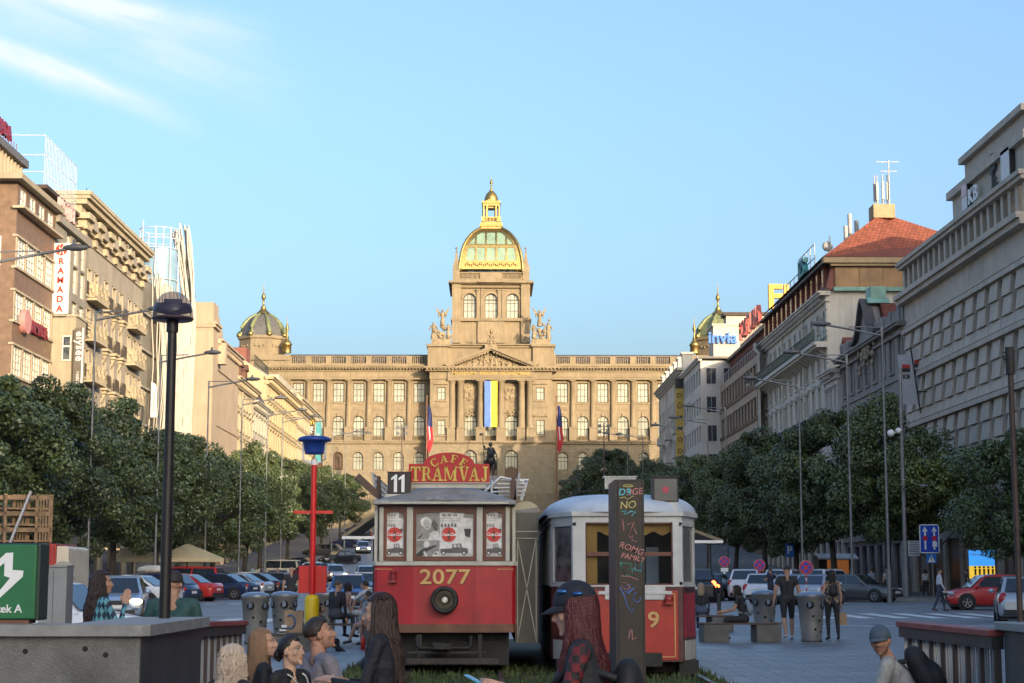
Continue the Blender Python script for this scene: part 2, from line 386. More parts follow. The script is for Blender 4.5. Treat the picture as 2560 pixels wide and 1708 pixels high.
# ---------------------------------------------------------------- the museum that closes the square
stone = M('sandstone', (0.249, 0.193, 0.119), .85, var=.16, sc=.35, streak=.26, bump=.12, bsc=6, stain=((.235, .185, .12), .5, .6))
stoneb = brickmat('rusticated_sandstone', (0.236, 0.19, 0.124), (0.221, 0.177, 0.113), (.24, .19, .12), 1.9, .62, .05, .85, .8, .14)
stonec = M('carved_sandstone', (0.242, 0.187, 0.115), .85, var=.3, sc=1.2, bump=.3, bsc=9)
goldm = M('gilded_metal', (.36, .26, .10), .5, 1., var=.2, sc=2.5, bump=.1, bsc=8)
slate = M('slate_roof', (.10, .095, .09), .5, var=.25, sc=2, bump=.2, bsc=10)
bluer = M('roof_sheet', (.035, .035, .055), .5, var=.2, sc=1)
coppr = M('aged_copper', (.19, .21, .10), .55, .3, var=.25, sc=1.5)
mframe = M('museum_window_frame', (.07, .045, .025), .6, var=.2)
mpane = M('museum_window_pane', (.3, .31, .25), .12, 0, .22, .35, spec=.9)
mdark = M('museum_window_shade', (.12, .075, .05), .15, 0, .3, .4, spec=.9)
MY = 329.; MB0 = g(329)
mus = thing('museum', 'grand sandstone museum with a gilded glass dome closing the far end of the square', 'museum', (0, MY, MB0))
zz = lambda py, Y=MY: Z(py, Y)-MB0
PX = .0765
def mpart(mb, name, m, **k): return mb.obj(name, m, mus, **k)
YW = 4.0; zw = lambda py: zz(py, MY+YW); kw_ = (MY+YW)/F
bay = 50.6*kw_; wx0 = 180*kw_; NB = 8; xe = wx0+bay*(NB-.5)
for sgn in (-1, 1):
    xi = 152*PX; lo, hi = (xi, xe) if sgn > 0 else (-xe, -xi)
    cs = [sgn*(wx0+bay*k) for k in range(NB)]
    ops = [(c-1.1, c+1.1, zw(1006), zw(958)) for c in cs]+[(c-1.1, c+1.1, zw(1091), zw(1040), 1) for c in cs]
    mb = MB(); wallgrid(mb, lo, hi, zw(1106), zw(929), ops, YW, .45)
    mb.box(lo, hi, YW+.46, YW+14, zw(1106), zw(929)); mpart(mb, 'wing_wall', stone)
    og = [(c-1.0, c+1.0, zw(1176), zw(1131), 1) for c in cs]+[(c-.75, c+.75, zw(1213), zw(1202)) for c in cs]
    mb = MB(); wallgrid(mb, lo, hi, 0, zw(1109), og, YW-.25, .5); mb.box(lo, hi, YW+.27, YW+14, 0, zw(1109)-.02); mpart(mb, 'ground_floor_wall', stoneb)
    for j, c in enumerate(cs):
        window(mus, c, YW+.35, zw(1006), 2.2, zw(958)-zw(1006), 3, 3, 0, mframe, mpane, fw=.14, bw=.09)
        window(mus, c, YW+.35, zw(1091), 2.2, zw(1040)-zw(1091), 3, 3, 1, mframe, mpane, fw=.14, bw=.09, zs=[(zw(1040)-zw(1091))*.36])
        window(mus, c, YW+.1, zw(1176), 2.0, zw(1131)-zw(1176), 3, 2, 1, mframe, mdark if sgn < 0 and j in (4, 5) else mpane, fw=.12, bw=.08)
        window(mus, c, YW+.1, zw(1213), 1.5, zw(1202)-zw(1213), 2, 1, 0, mframe, mdark, fw=.1, bw=.06)
        # panels and balusters under each window
        mb = MB(); mb.box(c-1.05, c+1.05, YW-.07, YW+.05, zw(1026), zw(1018)); mb.box(c-.75, c+.75, YW-.1, YW-.06, zw(1024), zw(1020))
        mb.box(c-1.45, c+1.45, YW-.16, YW+.05, zw(1010), zw(1007)); mb.prism([(c-.22, zw(1041)), (c+.22, zw(1041)), (c+.3, zw(1033)), (c-.3, zw(1033))], YW-.18, YW+.05)
        mb.box(c-1.3, c+1.3, YW-.3, YW-.02, zw(1093), zw(1091.5)); mb.box(c-1.3, c+1.3, YW-.3, YW-.02, zw(1103), zw(1101))
        for k in range(9): mb.cyl((c-1.1+k*.275, YW-.17, zw(1101)), (c-1.1+k*.275, YW-.17, zw(1093)), .075, .06, 6, False)
        mpart(mb, 'balustrade', stone)
        mb = MB(); n = 12; r = 1.32; zt = zw(1131)-1.0
        for i in range(n):                              # voussoirs over the ground floor windows
            a0, a1 = pi*i/n+.02, pi*(i+1)/n-.02
            mb.prism([(c-q*cos(a), zt+q*sin(a)) for q, a in ((1.02, a0), (1.02, a1), (1.55, a1), (1.55, a0))], YW-.34, YW-.2)
        mpart(mb, 'window_arch', stone)
    for k in range(NB):
        c = sgn*(wx0+bay*(k+.5)); mb = MB()
        mb.lathe([(.0, zw(1069)), (.62, zw(1069)), (.62, zw(1067)), (.52, zw(1066)), (.5, zw(1030)), (.45, zw(957)), (.5, zw(956.5)), (.62, zw(952)), (.7, zw(951)), (.0, zw(951))], (c, YW-.1, 0), 14)
        mb.box(c-.68, c+.68, YW-.75, YW+.05, zw(953), zw(950.5)); mb.box(c-.72, c+.72, YW-.75, YW+.05, zw(1103), zw(1069))
        mb.box(c-.8, c+.8, YW-.83, YW+.05, zw(1071.5), zw(1069)); mpart(mb, 'column', stone)
    mb = MB(); mb.box(lo, hi, YW-.95, YW+.3, zw(950.4), zw(931)); mb.box(lo, hi, YW-1.05, YW+.3, zw(945), zw(943.5)); mpart(mb, 'frieze', stone)
    mb = MB(); mb.box(lo, hi, YW-1.15, YW+.3, zw(931), zw(927.5)); mb.box(lo, hi, YW-1.9, YW+.3, zw(922.5), zw(919)); mb.box(lo, hi, YW-2.05, YW+.3, zw(919), zw(915))
    mb.box(lo, hi, YW-1.25, YW+.3, zw(927.5), zw(922.5))
    for k in range(int((hi-lo)/.62)): x = lo+.2+k*.62; mb.box(x, x+.3, YW-1.75, YW-1.2, zw(926.5), zw(922.6))
    mpart(mb, 'cornice', stone)
    mb = MB(); mb.box(lo, hi, YW-.9, YW+.3, zw(915), zw(910.5)); mb.box(lo, hi, YW-.75, YW+.0, zw(893.5), zw(891.5))
    for k in range(-1, NB):
        c = sgn*(wx0+bay*(k+.5)); c = min(max(c, lo+.5), hi-.5)
        mb.box(c-.55, c+.55, YW-.8, YW+.05, zw(910.5), zw(893.5))
    for k in range(int((hi-lo)/.36)): x = lo+.2+k*.36; mb.cyl((x, YW-.4, zw(910.5)), (x, YW-.4, zw(893.5)), .11, .11, 6, False)
    mpart(mb, 'parapet', stone)
    mb = MB(); mb.prism([(YW+1.5, zw(912)), (YW+2.2, zw(883.5)), (YW+10, zw(880)), (YW+13.9, zw(912))], lo, hi, 'x'); mpart(mb, 'roof', bluer)
    mb = MB(); mb.box(lo, hi, YW-.7, YW+.2, zw(1110), zw(1103.2)); mb.box(lo, hi, YW-.9, YW+.2, zw(1105.5), zw(1103.4)); mpart(mb, 'string_course', stone)
# centre block
hb = 153*PX; op = 51.3*PX; ob = 124.5*PX; ph = 105*PX
ops = [(sx*op-1.22, sx*op+1.22, zz(1091), zz(1036), 1) for sx in (-1, 0, 1)]
mb = MB(); wallgrid(mb, -ph, ph, zz(1105), zz(951), ops, 1.6, .5); mb.box(-ph, ph, 2.11, 14, zz(1105), zz(951)); mpart(mb, 'portico_wall', stone)
ops = [(s*ob-.78, s*ob+.78, z0, z1) for s in (-1, 1) for z0, z1 in ((zz(1000), zz(969)), (zz(1087), zz(1050)))]
mb = MB()
for s in (-1, 1):
    a, b = (ph, hb) if s > 0 else (-hb, -ph)
    wallgrid(mb, a, b, zz(1105), zz(929), [o for o in ops if a < o[0] < b], 0, .4)
    for x in (a, b): mb.quad((x, 0, zz(1105)), (x, 12, zz(1105)), (x, 12, zz(929)), (x, 0, zz(929)))
    mb.box(a, b, .41, 12, zz(1105), zz(929)); mpart(mb, 'side_bay_wall', stone); mb = MB()
og = [(s*op-1.25, s*op+1.25, zz(1202), zz(1125.5), 1) for s in (-1, 0, 1)]
mb = MB(); wallgrid(mb, -hb-.2, hb+.2, 0, zz(1106), og, -.4, .7); mb.box(-hb-.2, hb+.2, .31, 12, 0, zz(1106)-.02)
for x in (-hb-.2, hb+.2): mb.quad((x, -.4, 0), (x, 6, 0), (x, 6, zz(1106)), (x, -.4, zz(1106)))
mpart(mb, 'ground_floor_wall', stoneb)
for s in (-1, 0, 1):
    window(mus, s*op, 2.0, zz(1091), 2.44, zz(1036)-zz(1091), 4, 3, 1, mframe, mpane, fw=.14, bw=.09, zs=[1.4])
    window(mus, s*op, .2, zz(1202), 2.5, zz(1125.5)-zz(1202), 4, 3, 1, mframe, mpane, fw=.14, bw=.09, zs=[2.6])
    mb = MB(); mb.box(s*op-1.2, s*op+1.2, .02, .16, zz(1202), zz(1173)); mb.box(s*op-.9, s*op-.08, -.03, .03, zz(1200), zz(1176)); mb.box(s*op+.08, s*op+.9, -.03, .03, zz(1200), zz(1176))
    mb.prism([(s*op-1.3, zz(1173)), (s*op+1.3, zz(1173)), (s*op+.5, zz(1169)), (s*op, zz(1164)), (s*op-.5, zz(1169))], -.1, .15); mpart(mb, 'door', M('oak_door', (.09, .05, .025), .5, var=.2))
    mb = MB(); mb.box(s*op-1.45, s*op+1.45, 1.2, 1.62, zz(1103), zz(1100.5)); mb.box(s*op-1.45, s*op+1.45, 1.2, 1.62, zz(1090), zz(1088))
    for k in range(9): mb.cyl((s*op-1.2+k*.3, 1.4, zz(1100.5)), (s*op-1.2+k*.3, 1.4, zz(1090)), .09, .07, 6, False)
    mpart(mb, 'balustrade', stone)
for s in (-1, 1):
    for z0, z1 in ((zz(1000), zz(969)), (zz(1087), zz(1050))):
        window(mus, s*ob, .3, z0, 1.56, z1-z0, 2, 3, 0, mframe, mpane, fw=.1, bw=.08, zs=[(z1-z0)*.62])
    mb = MB(); x = s*ob
    mb.prism([(x-1.35, zz(961)), (x+1.35, zz(961)), (x+1.35, zz(959.5)), (x, zz(954)), (x-1.35, zz(959.5))], -.3, .02)
    mb.lathe([(1.35, 0), (1.35, .01)], (0, 0, 0), 2) if 0 else None
    mb.prism([(x-1.35, zz(1042))]+[(x-1.35*cos(pi*i/10), zz(1041)+.75*sin(pi*i/10)) for i in range(11)]+[(x+1.35, zz(1042))], -.3, .02)
    for zc in (zz(1003), zz(1090)): mb.box(x-1.1, x+1.1, -.2, .02, zc-.12, zc+.12)
    mb.box(x-1.3, x+1.3, -.1, .02, zz(1020), zz(1011)); mb.box(x-.8, x+.8, -.14, .02, zz(1018), zz(1013)); mpart(mb, 'window_pediment', stone)
    # relief panels above the arched windows
    mb = MB(); x = s*op; mb.box(x-1.3, x+1.3, 1.45, 1.62, zz(1000), zz(965)); rr = random.Random(3+s)
    for k in range(40): mb.ball((x+rr.uniform(-1.1, 1.1), 1.42, zz(998)+rr.uniform(.1, 2.2)), rr.uniform(.12, .3), 7, (1, .5, 1.3))
    for k in range(26): mb.ball((x+rr.uniform(-1.5, 1.5), 1.5, zz(1036)+rr.uniform(-.2, .8)), rr.uniform(.1, .25), 6, (1.3, .5, 1))
    mb.box(x-1.2, x+1.2, 1.5, 1.62, zz(1020), zz(1012)); mpart(mb, 'relief_panel', stonec)
    mb = MB(); x = s*136*PX
    for k in range(46):
        a = rr.uniform(0, 2*pi); q = rr.uniform(.2, 1.6); mb.ball((x+q*1.15*cos(a), .9, zz(888)+.85*q*sin(a)*.6), rr.uniform(.12, .34), 7, (1.2, .6, 1))
    mpart(mb, 'cartouche', stonec)
for xo in (-98, -77, -25.6, 25.6, 77, 98):
    mb = MB(); x = xo*PX
    mb.lathe([(0, zz(1069)), (.82, zz(1069)), (.82, zz(1067)), (.68, zz(1065)), (.66, zz(1030)), (.58, zz(960)), (.66, zz(959)), (.8, zz(953)), (.9, zz(951)), (0, zz(951))], (x, .45, 0), 18)
    mb.box(x-.86, x+.86, -.45, 1.4, zz(953), zz(950.6)); mb.box(x-.92, x+.92, -.5, 1.62, zz(1103), zz(1069)); mb.box(x-1, x+1, -.6, 1.62, zz(1072), zz(1069)); mpart(mb, 'column', stone)
mb = MB(); mb.box(-ph-.3, ph+.3, -.55, 1.9, zz(950.4), zz(929)); mb.box(-ph-.3, ph+.3, -.65, 1.9, zz(944.5), zz(943)); mpart(mb, 'frieze', stone)
mb = MB(); mb.text('MUSEUM  REGNI  BOHEMIAE', stand(0, -.62, zz(938.5)), 1.05, .12, .02, aspect=1.13); mpart(mb, 'lettering', goldm)
mb = MB()
for s in (-1, 1):
    a, b = (ph+.32, hb) if s > 0 else (-hb, -ph-.32)
    mb.box(a-.1 if s < 0 else a, b if s < 0 else b+.1, -.25, 1, zz(948), zz(929))
e = hb+.9
mb.box(-e, e, -1.0, 3, zz(929), zz(926.5)); mb.box(-e-.3, e+.3, -1.5, 3, zz(922), zz(918)); mb.box(-e, e, -1.05, 3, zz(926.5), zz(922))
for k in range(int(2*e/.7)): x = -e+.15+k*.7; mb.box(x, x+.35, -1.45, -1.0, zz(925.8), zz(922.1))
mpart(mb, 'cornice', stone)
pw = 113*PX
mb = MB(); mb.prism([(-pw+.6, zz(918)), (pw-.6, zz(918)), (0, zz(876))], .1, 3); mpart(mb, 'tympanum', stone)
mb = MB()
for s in (-1, 1):
    L0 = Vector((s*(pw+.5), 0, zz(917))); L1 = Vector((0, 0, zz(872.5)))
    for wd, y0, dz in ((.5, -1.6, .35), (.35, -1.25, -.1)):
        mb.prism([(L0.x, L0.z+dz), (0, L1.z+dz), (0, L1.z+dz-wd), (L0.x-s*wd*1.5, L0.z+dz-wd)], y0, 3)
    for k in range(16):
        t = (k+.8)/17; p = L0.lerp(L1, t); mb.box(p.x-.18, p.x+.18, -1.2, -.3, p.z-.75, p.z-.4)
mpart(mb, 'pediment', stone)
mb = MB(); rr = random.Random(8)
for k in range(130):
    x = rr.uniform(-6.6, 6.6); h = (zz(876)-zz(918))*(1-abs(x)/7.4)-.7
    if h > .3: z = zz(918)+rr.uniform(.1, h*.85); mb.ball((x, .0, z), rr.uniform(.14, .34), 7, (1.1, .7, 1.35))
for k in range(11):
    x = -5.6+k*1.12; h = (zz(876)-zz(918))*(1-abs(x)/7.4)-.5
    if h > .4: mb.cyl((x, -.1, zz(918)), (x+rr.uniform(-.3, .3), -.1, zz(918)+h*.7), .3, .18, 7); mb.ball((x, -.15, zz(918)+h*.85), .2, 7)
mpart(mb, 'pediment_relief', stonec)
mb = MB(); mb.box(-hb-.5, hb+.5, -.9, 6, zz(1107), zz(1102.8)); mb.box(-hb-.35, hb+.35, -.7, 6, zz(1109.5), zz(1107)); mpart(mb, 'string_course', stone)
# attic block behind the pediment
mb = MB(); mb.box(-hb, hb, 1.2, 12, zz(918), zz(868)); mb.box(-hb-.5, -hb+3.6, .6, 3, zz(915), zz(866)); mb.box(hb-3.6, hb+.5, .6, 3, zz(915), zz(866))
mpart(mb, 'attic_wall', stone)
mb = MB(); mb.box(-hb-.3, hb+.3, .8, 12.3, zz(867.5), zz(862)); mb.box(-hb-.8, hb+.8, .3, 12.6, zz(862), zz(859.5)); mb.box(-hb-.7, -hb+3.9, .1, 3, zz(866), zz(860)); mb.box(hb-3.9, hb+.7, .1, 3, zz(866), zz(860)); mpart(mb, 'attic_cornice', stone)
# tower
YT = 6.5; zt_ = lambda py: zz(py, MY+YT); kt = (MY+YT)/F; ht = 98*kt
ops = [(s*54*kt-1.25, s*54*kt+1.25, zt_(796), zt_(734), 1) for s in (-1, 0, 1)]
mb = MB(); wallgrid(mb, -ht, ht, zt_(862), zt_(712), ops, YT, .6)
for x in (-ht, ht): mb.quad((x, YT, zt_(862)), (x, YT+15, zt_(862)), (x, YT+15, zt_(712)), (x, YT, zt_(712)))
mb.box(-ht+.02, ht-.02, YT+.61, YT+15, zt_(862), zt_(712)); mpart(mb, 'tower_wall', stone)
mb = MB()
for s in (-1, 1):
    a, b = sorted((s*ht*1.005, s*(ht-22*kt))); mb.box(a, b, YT-.55, YT+.1, zt_(858), zt_(712.2)); a, b = sorted((s*27*kt-.0, s*27*kt+s*11*kt)); 
    for xq in (21.5, 32): mb.box(s*xq*kt-.36, s*xq*kt+.36, YT-.45, YT+.05, zt_(796), zt_(724)); mb.box(s*xq*kt-.46, s*xq*kt+.46, YT-.55, YT+.05, zt_(727.5), zt_(723.5)); mb.box(s*xq*kt-.46, s*xq*kt+.46, YT-.55, YT+.05, zt_(796.5), zt_(792))
mb.box(-34*kt, 34*kt, YT-.4, YT+.05, zt_(858), zt_(801)); mpart(mb, 'pilaster', stone)
mb = MB()
for s in (-1, 0, 1):
    c = s*54*kt; n = 12; zt = zt_(734)-1.25
    for i in range(n):
        a0, a1 = pi*i/n, pi*(i+1)/n
        mb.prism([(c-q*cos(a), zt+q*sin(a)) for q, a in ((1.26, a0), (1.26, a1), (1.6, a1), (1.6, a0))], YT-.25, YT+.02)
    window(mus, c, YT+.4, zt_(796), 2.5, zt_(734)-zt_(796), 3, 3, 1, mframe, mpane, fw=.14, bw=.1, zs=[1.5, 3.05])
mpart(mb, 'window_arch', stone)
mb = MB(); mb.box(-ht-.3, ht+.3, YT-.75, YT+15.3, zt_(801.5), zt_(797)); mb.box(-ht-.15, ht+.15, YT-.65, YT+15, zt_(804), zt_(801.5)); mpart(mb, 'string_course', stone)
mb = MB(); mb.box(-ht-.2, ht+.2, YT-.6, YT+15.2, zt_(720.5), zt_(719.5))
mb.box(-ht-.25, ht+.25, YT-.7, YT+15.2, zt_(712), zt_(709.5)); mb.box(-ht-.75, ht+.75, YT-1.3, YT+15.7, zt_(709.5), zt_(704.5))
mb.box(-34*kt, 34*kt, YT-1.55, YT, zt_(709), zt_(704)); mb.prism([(-34*kt, zt_(704.3)), (34*kt, zt_(704.3)), (0, zt_(691))], YT-1.5, YT+1); mpart(mb, 'cornice', stone)
mb = MB(); mb.box(-84*kt, 84*kt, YT-.1, YT+.5, zt_(683), zt_(680.5)); mb.box(-84*kt, 84*kt, YT-.1, YT+.5, zt_(704), zt_(697))
for x0, x1 in ((-80, -28), (28, 80)):
    for k in range(17): x = (x0+(x1-x0)*k/16)*kt; mb.cyl((x, YT+.2, zt_(697)), (x, YT+.2, zt_(683)), .11, .11, 6, False)
mb.box(-28*kt, 28*kt, YT-.15, YT+.6, zt_(697), zt_(682.9))
for s in (-1, 1): a, b = sorted((s*80*kt, s*97*kt)); mb.box(a, b, YT-.3, YT+1.2, zt_(704), zt_(678))
mpart(mb, 'parapet', stone)
for s in (-1, 1):
    mb = MB(); x = s*88*kt; mb.box(x-.75, x+.75, YT-.2, YT+1.1, zt_(678), zt_(666)); mb.box(x-.6, x+.6, YT-.1, YT+1, zt_(666), zt_(658)); mb.lathe([(.62, zt_(658)), (.22, zt_(630)), (.3, zt_(628)), (0, zt_(627))], (x, YT+.45, 0), 4, pi/4, pi/4+2*pi, False)
    mb.ball((x, YT+.45, zt_(620)), .26, 8); mb.cyl((x, YT+.45, zt_(627)), (x, YT+.45, zt_(614)), .06, .04, 5); mpart(mb, 'obelisk', stone)
# dome: square plan, glazed faces in gilded ribs
prof = [(257, 850), (254, 800), (247, 750), (237, 700), (222, 650), (198, 600), (181, 575), (163, 550), (141, 527), (117, 507), (88, 488)]
YD = MY+YT+6.3; kd = YD/F; zd = lambda y5: Z(420+y5*.3061, YD-3)-MB0
pts = []
for (a, b), (c, d) in zip(prof, prof[1:]):
    for k in range(5): t = k/5; pts.append(((a+(c-a)*t)*.3061*kd, zd(b+(d-b)*t)))
pts.append((88*.3061*kd, zd(488)))
gold = MB(); glass = MB(); nc = 56; z0 = pts[0][1]; ztop = pts[-1][1]
for q in range(4):
    R = Matrix.Translation((0, YD-MY, 0)) @ Matrix.Rotation(q*pi/2, 4, 'Z')
    for i in range(len(pts)-1):
        (w0, za), (w1, zb) = pts[i], pts[i+1]; zm = (za+zb)/2; wm = (w0+w1)/2
        for j in range(nc):
            s0, s1 = -1+2*j/nc, -1+2*(j+1)/nc; xm = (s0+s1)/2*wm; fz = (zm-z0)/(ztop-z0)
            hb_ = abs(abs(xm/2.02) % 1 - .5)*2.02           # 0 at the bars
            isg = abs(xm) < wm-.95-(0 if fz < .6 else (fz-.6)*2) and .195 < fz < .885 and not .50 < fz < .575 and hb_ > .17
            m = glass if isg else gold; st = len(m.v); d = .12 if isg else 0
            m.quad((s0*w0, -w0+d, za), (s1*w0, -w0+d, za), (s1*w1, -w1+d, zb), (s0*w1, -w1+d, zb)); m.xf(R, st)
    st = len(gold.v)
    for xr in (-4.05, -2.02, 0, 2.02, 4.05, 0.): pass
    gold.tube([(p, -p, z) for p, z in pts], .32, 8); gold.xf(R, st); st = len(gold.v)
    for k in range(26):                                     # scrolls of the two friezes
        x = -4.9+k*.39; zq = z0+(ztop-z0)*.1; wq = pts[4][0]; gold.ball((x*1.02, -wq-.02, zq+.22*sin(k*1.9)), .26, 6, (1, .5, 1))
        if k % 2: gold.ball((x*.85, -pts[26][0]-.05, z0+(ztop-z0)*.538), .2, 6, (1, .5, 1))
    gold.xf(R, st)
mpart(gold, 'dome', goldm); mpart(glass, 'dome_glass', M('dome_glass', (.2, .29, .21), .45, 0, .15, .5, spec=.35))
cx = (0, YD-MY, 0)
mb = MB(); q = kd*.3061
mb.box(-96*q, 96*q, cx[1]-96*q, cx[1]+96*q, zd(470), zd(452)); mb.box(-88*q, 88*q, cx[1]-88*q, cx[1]+88*q, zd(490), zd(470)); mb.box(-90*q, 90*q, cx[1]-90*q, cx[1]+90*q, zd(452), zd(438))
for k in range(9): x = (-80+k*20)*q; mb.box(x-.16, x+.16, cx[1]-98*q, cx[1]-90*q, zd(470), zd(455))
mb.box(-70*q, 70*q, cx[1]-70*q, cx[1]+70*q, zd(438), zd(428)); mb.box(-74*q, 74*q, cx[1]-74*q, cx[1]+74*q, zd(396), zd(388))
for k in range(12): x = (-66+k*12)*q; mb.cyl((x, cx[1]-70*q, zd(428)), (x, cx[1]-70*q, zd(396)), .09, .09, 5, False)
for sx in (-1, 1):
    for sy in (-1, 1):
        for xx in (64, 38): mb.cyl((sx*xx*q, cx[1]+sy*64*q, zd(390)), (sx*xx*q, cx[1]+sy*64*q, zd(296)), .3, .26, 10)
        mb.box(sx*64*q-.4, sx*64*q+.4, cx[1]+sy*64*q-.4, cx[1]+sy*64*q+.4, zd(428), zd(388))
mb.box(-70*q, 70*q, cx[1]-70*q, cx[1]+70*q, zd(296), zd(275)); mb.box(-78*q, 78*q, cx[1]-78*q, cx[1]+78*q, zd(275), zd(258))
mb.prism([(-44*q, zd(258)), (44*q, zd(258)), (0, zd(240))], cx[1]-80*q, cx[1]+80*q)
mb.lathe([(56*q, zd(258)), (58*q, zd(235)), (52*q, zd(210)), (40*q, zd(185)), (22*q, zd(168)), (14*q, zd(160)), (18*q, zd(155)), (6*q, zd(145)), (5*q, zd(120)), (8*q, zd(118)), (4*q, zd(108)), (13*q, zd(98)), (14*q, zd(90)), (10*q, zd(80)), (4*q, zd(72)), (2*q, zd(50)), (.5*q, zd(28))], cx, 16)
mb.box(-34*q, -26*q, cx[1]-50*q, cx[1]+50*q, zd(388), zd(296)); mb.box(26*q, 34*q, cx[1]-50*q, cx[1]+50*q, zd(388), zd(296)); mb.box(-26*q, 26*q, cx[1]-50*q, cx[1]+50*q, zd(312), zd(296))
mpart(mb, 'lantern', goldm)
# winged statue groups, the crowning figure
def figure(mb, x, y, z, h, wing=0, s=1):
    mb.cyl((x, y, z), (x, y, z+h*.5), h*.16, h*.1, 8); mb.cyl((x, y, z+h*.5), (x, y, z+h*.8), h*.1, h*.13, 8); mb.ball((x, y-.05, z+h*.9), h*.075, 8, (1, 1, 1.2))
    for k in (-1, 1): mb.tube([(x+k*h*.13, y, z+h*.77), (x+k*h*.22, y-h*.05, z+h*.6), (x+k*h*.2, y-h*.15, z+h*.5)], [h*.05, h*.04, h*.03], 6)
    if wing:
        for k in (-1, 1): mb.prism([(x+k*h*.06, z+h*.6), (x+k*h*.14, z+h*.82), (x+k*h*.42, z+h*1.18), (x+k*h*.36, z+h*.95), (x+k*h*.22, z+h*.65)], y+.1, y+.28)
for s in (-1, 1):
    mb = MB(); x = s*126*PX; rr = random.Random(21+s)
    figure(mb, x-s*.2, 2.0, zz(812), zz(770)-zz(812), 1)
    figure(mb, x+s*1.5, 1.6, zz(846), zz(802)-zz(846)); figure(mb, x-s*1.35, 1.5, zz(842), zz(806)-zz(842))
    for k in range(34): mb.ball((x+rr.uniform(-1.8, 1.8), 1.6+rr.uniform(-.3, .3), zz(848)+abs(rr.gauss(0, 1.1))), rr.uniform(.22, .5), 8)
    mb.box(x-1.9, x+1.9, .9, 2.9, zz(859.5), zz(846)); mpart(mb, 'statue_group', stonec)
mb = MB(); mb.box(-1.15, 1.15, -.6, 1.2, zz(874), zz(862)); figure(mb, 0, .2, zz(862), zz(830)-zz(862), 1)
rr = random.Random(4)
for k in range(14): mb.ball((rr.uniform(-.9, .9), .2, zz(858)+rr.uniform(0, 1)), rr.uniform(.2, .4), 7)
mpart(mb, 'crowning_figure', stonec); mb = MB(); mb.ball((0, .0, zz(829)), .3, 8, (1, 1, 1.3)); mpart(mb, 'gilded_head', goldm)
# corner pavilions with ribbed slate domes
for s in (-1, 1):
    xc = s*575*(MY+10)/F; yc = 10.; q = (MY+yc)/F; zc = lambda py: Z(py, MY+yc)-MB0
    mb = MB(); mb.box(xc-6, xc+6, yc-6.6, yc+6, 0, zc(905)); mb.box(xc-6.4, xc+6.4, yc-7, yc+6.4, zc(912), zc(899)); mpart(mb, 'pavilion_wall', stone)
    mb = MB(); mb.lathe([(60*q, zc(907)), (60*q, zc(855)), (64*q, zc(853)), (64*q, zc(846)), (58*q, zc(846)), (0, zc(845))], (xc, yc, 0), 8, pi/8, pi/8+2*pi, False)
    for k in range(8):
        a = pi/8+k*pi/4
        for j in range(5): t = j/4; mb.ball((xc+57*q*cos(a+pi/4*t), yc+57*q*sin(a+pi/4*t), zc(866)-.55*sin(pi*t)), .22, 6)
    mpart(mb, 'dome_drum', stone)
    dp = [(59, 846), (57, 836), (53, 824), (46, 812), (37, 801), (26, 793), (16, 788)]
    mb = MB(); mb.lathe([(r*q, zc(p)) for r, p in dp], (xc, yc, 0), 8, pi/8, pi/8+2*pi, False); mpart(mb, 'side_dome', slate if s < 0 else coppr)
    mb = MB(); mg = MB()
    for k in range(8):
        a = pi/8+k*pi/4; P = [(xc+r*q*1.01*cos(a), yc+r*q*1.01*sin(a), zc(p)) for r, p in dp]
        mb.tube(P, [.5, .48, .45, .42, .36, .3, .26], 7); mg.ball((xc+61*q*cos(a), yc+61*q*sin(a), zc(843)), .55, 8)
    mpart(mb, 'dome_rib', coppr)
    mg.lathe([(19*q, zc(787)), (17*q, zc(784)), (9*q, zc(777)), (6*q, zc(771)), (7*q, zc(769)), (2.5*q, zc(766)), (2.5*q, zc(750)), (5*q, zc(748)), (5.5*q, zc(743)), (4*q, zc(738)), (1.5*q, zc(734)), (.6*q, zc(712)), (.2*q, zc(706))], (xc, yc, 0), 12)
    mpart(mg, 'finial', goldm)
    xt = xc-s*67*q; mb = MB(); mb.lathe([(11*q, zc(890)), (11*q, zc(872)), (14*q, zc(870)), (10*q, zc(864)), (5*q, zc(857)), (2*q, zc(850)), (2*q, zc(838)), (4*q, zc(832)), (4.5*q, zc(828)), (3*q, zc(823)), (.8*q, zc(815)), (.2*q, zc(800))], (xt, yc-4, 0), 10)
    mpart(mb, 'turret_finial', goldm)
flush_extra(mus)
mb = MB(); mb.box(-48, 48, -22, -1, -4, zz(1262)); mb.box(-30, 30, -24, -20, -4, zz(1280)); mpart(mb, 'terrace', stoneb)
mb = MB()
for k in range(180): mb.cyl((-44+k*.49, -21.5, zz(1262)), (-44+k*.49, -21.5, zz(1262)+.9), .11, .09, 5, False)
mb.box(-45, 45, -21.8, -21.2, zz(1262)+.9, zz(1262)+1.1); mpart(mb, 'terrace_balustrade', stone)
# banner and flags
def cloth(x0, x1, z0, z1, y, nx=6, nz=30, amp=.08, ph=0, fn=None):
    mb = MB(); v = []
    for j in range(nz+1):
        for i in range(nx+1):
            v.append((x0+(x1-x0)*i/nx, y+amp*sin(j*.5+i*.9+ph)*(.3+j/nz), z1+(z0-z1)*j/nz))
    for j in range(nz):
        for i in range(nx):
            a = j*(nx+1)+i; mb.mi = fn(i/nx, j/nz) if fn else 0; mb.add([], []); mb.f.append((a, a+1, a+nx+2, a+nx+1)); mb.m.append(mb.mi); mb.s.append(True)
    mb.v = v; return mb
fb = M('flag_blue', (.10, .19, .52), .8, var=.08); fy = M('flag_yellow', (.82, .66, .05), .8, var=.06)
fr = M('flag_red', (0.4, 0.024, 0.032), .8, var=.1); fw_ = M('flag_white', (.6, .6, .62), .8, var=.08); fdb = M('flag_darkblue', (0.024, 0.032, 0.128), .8, var=.1)
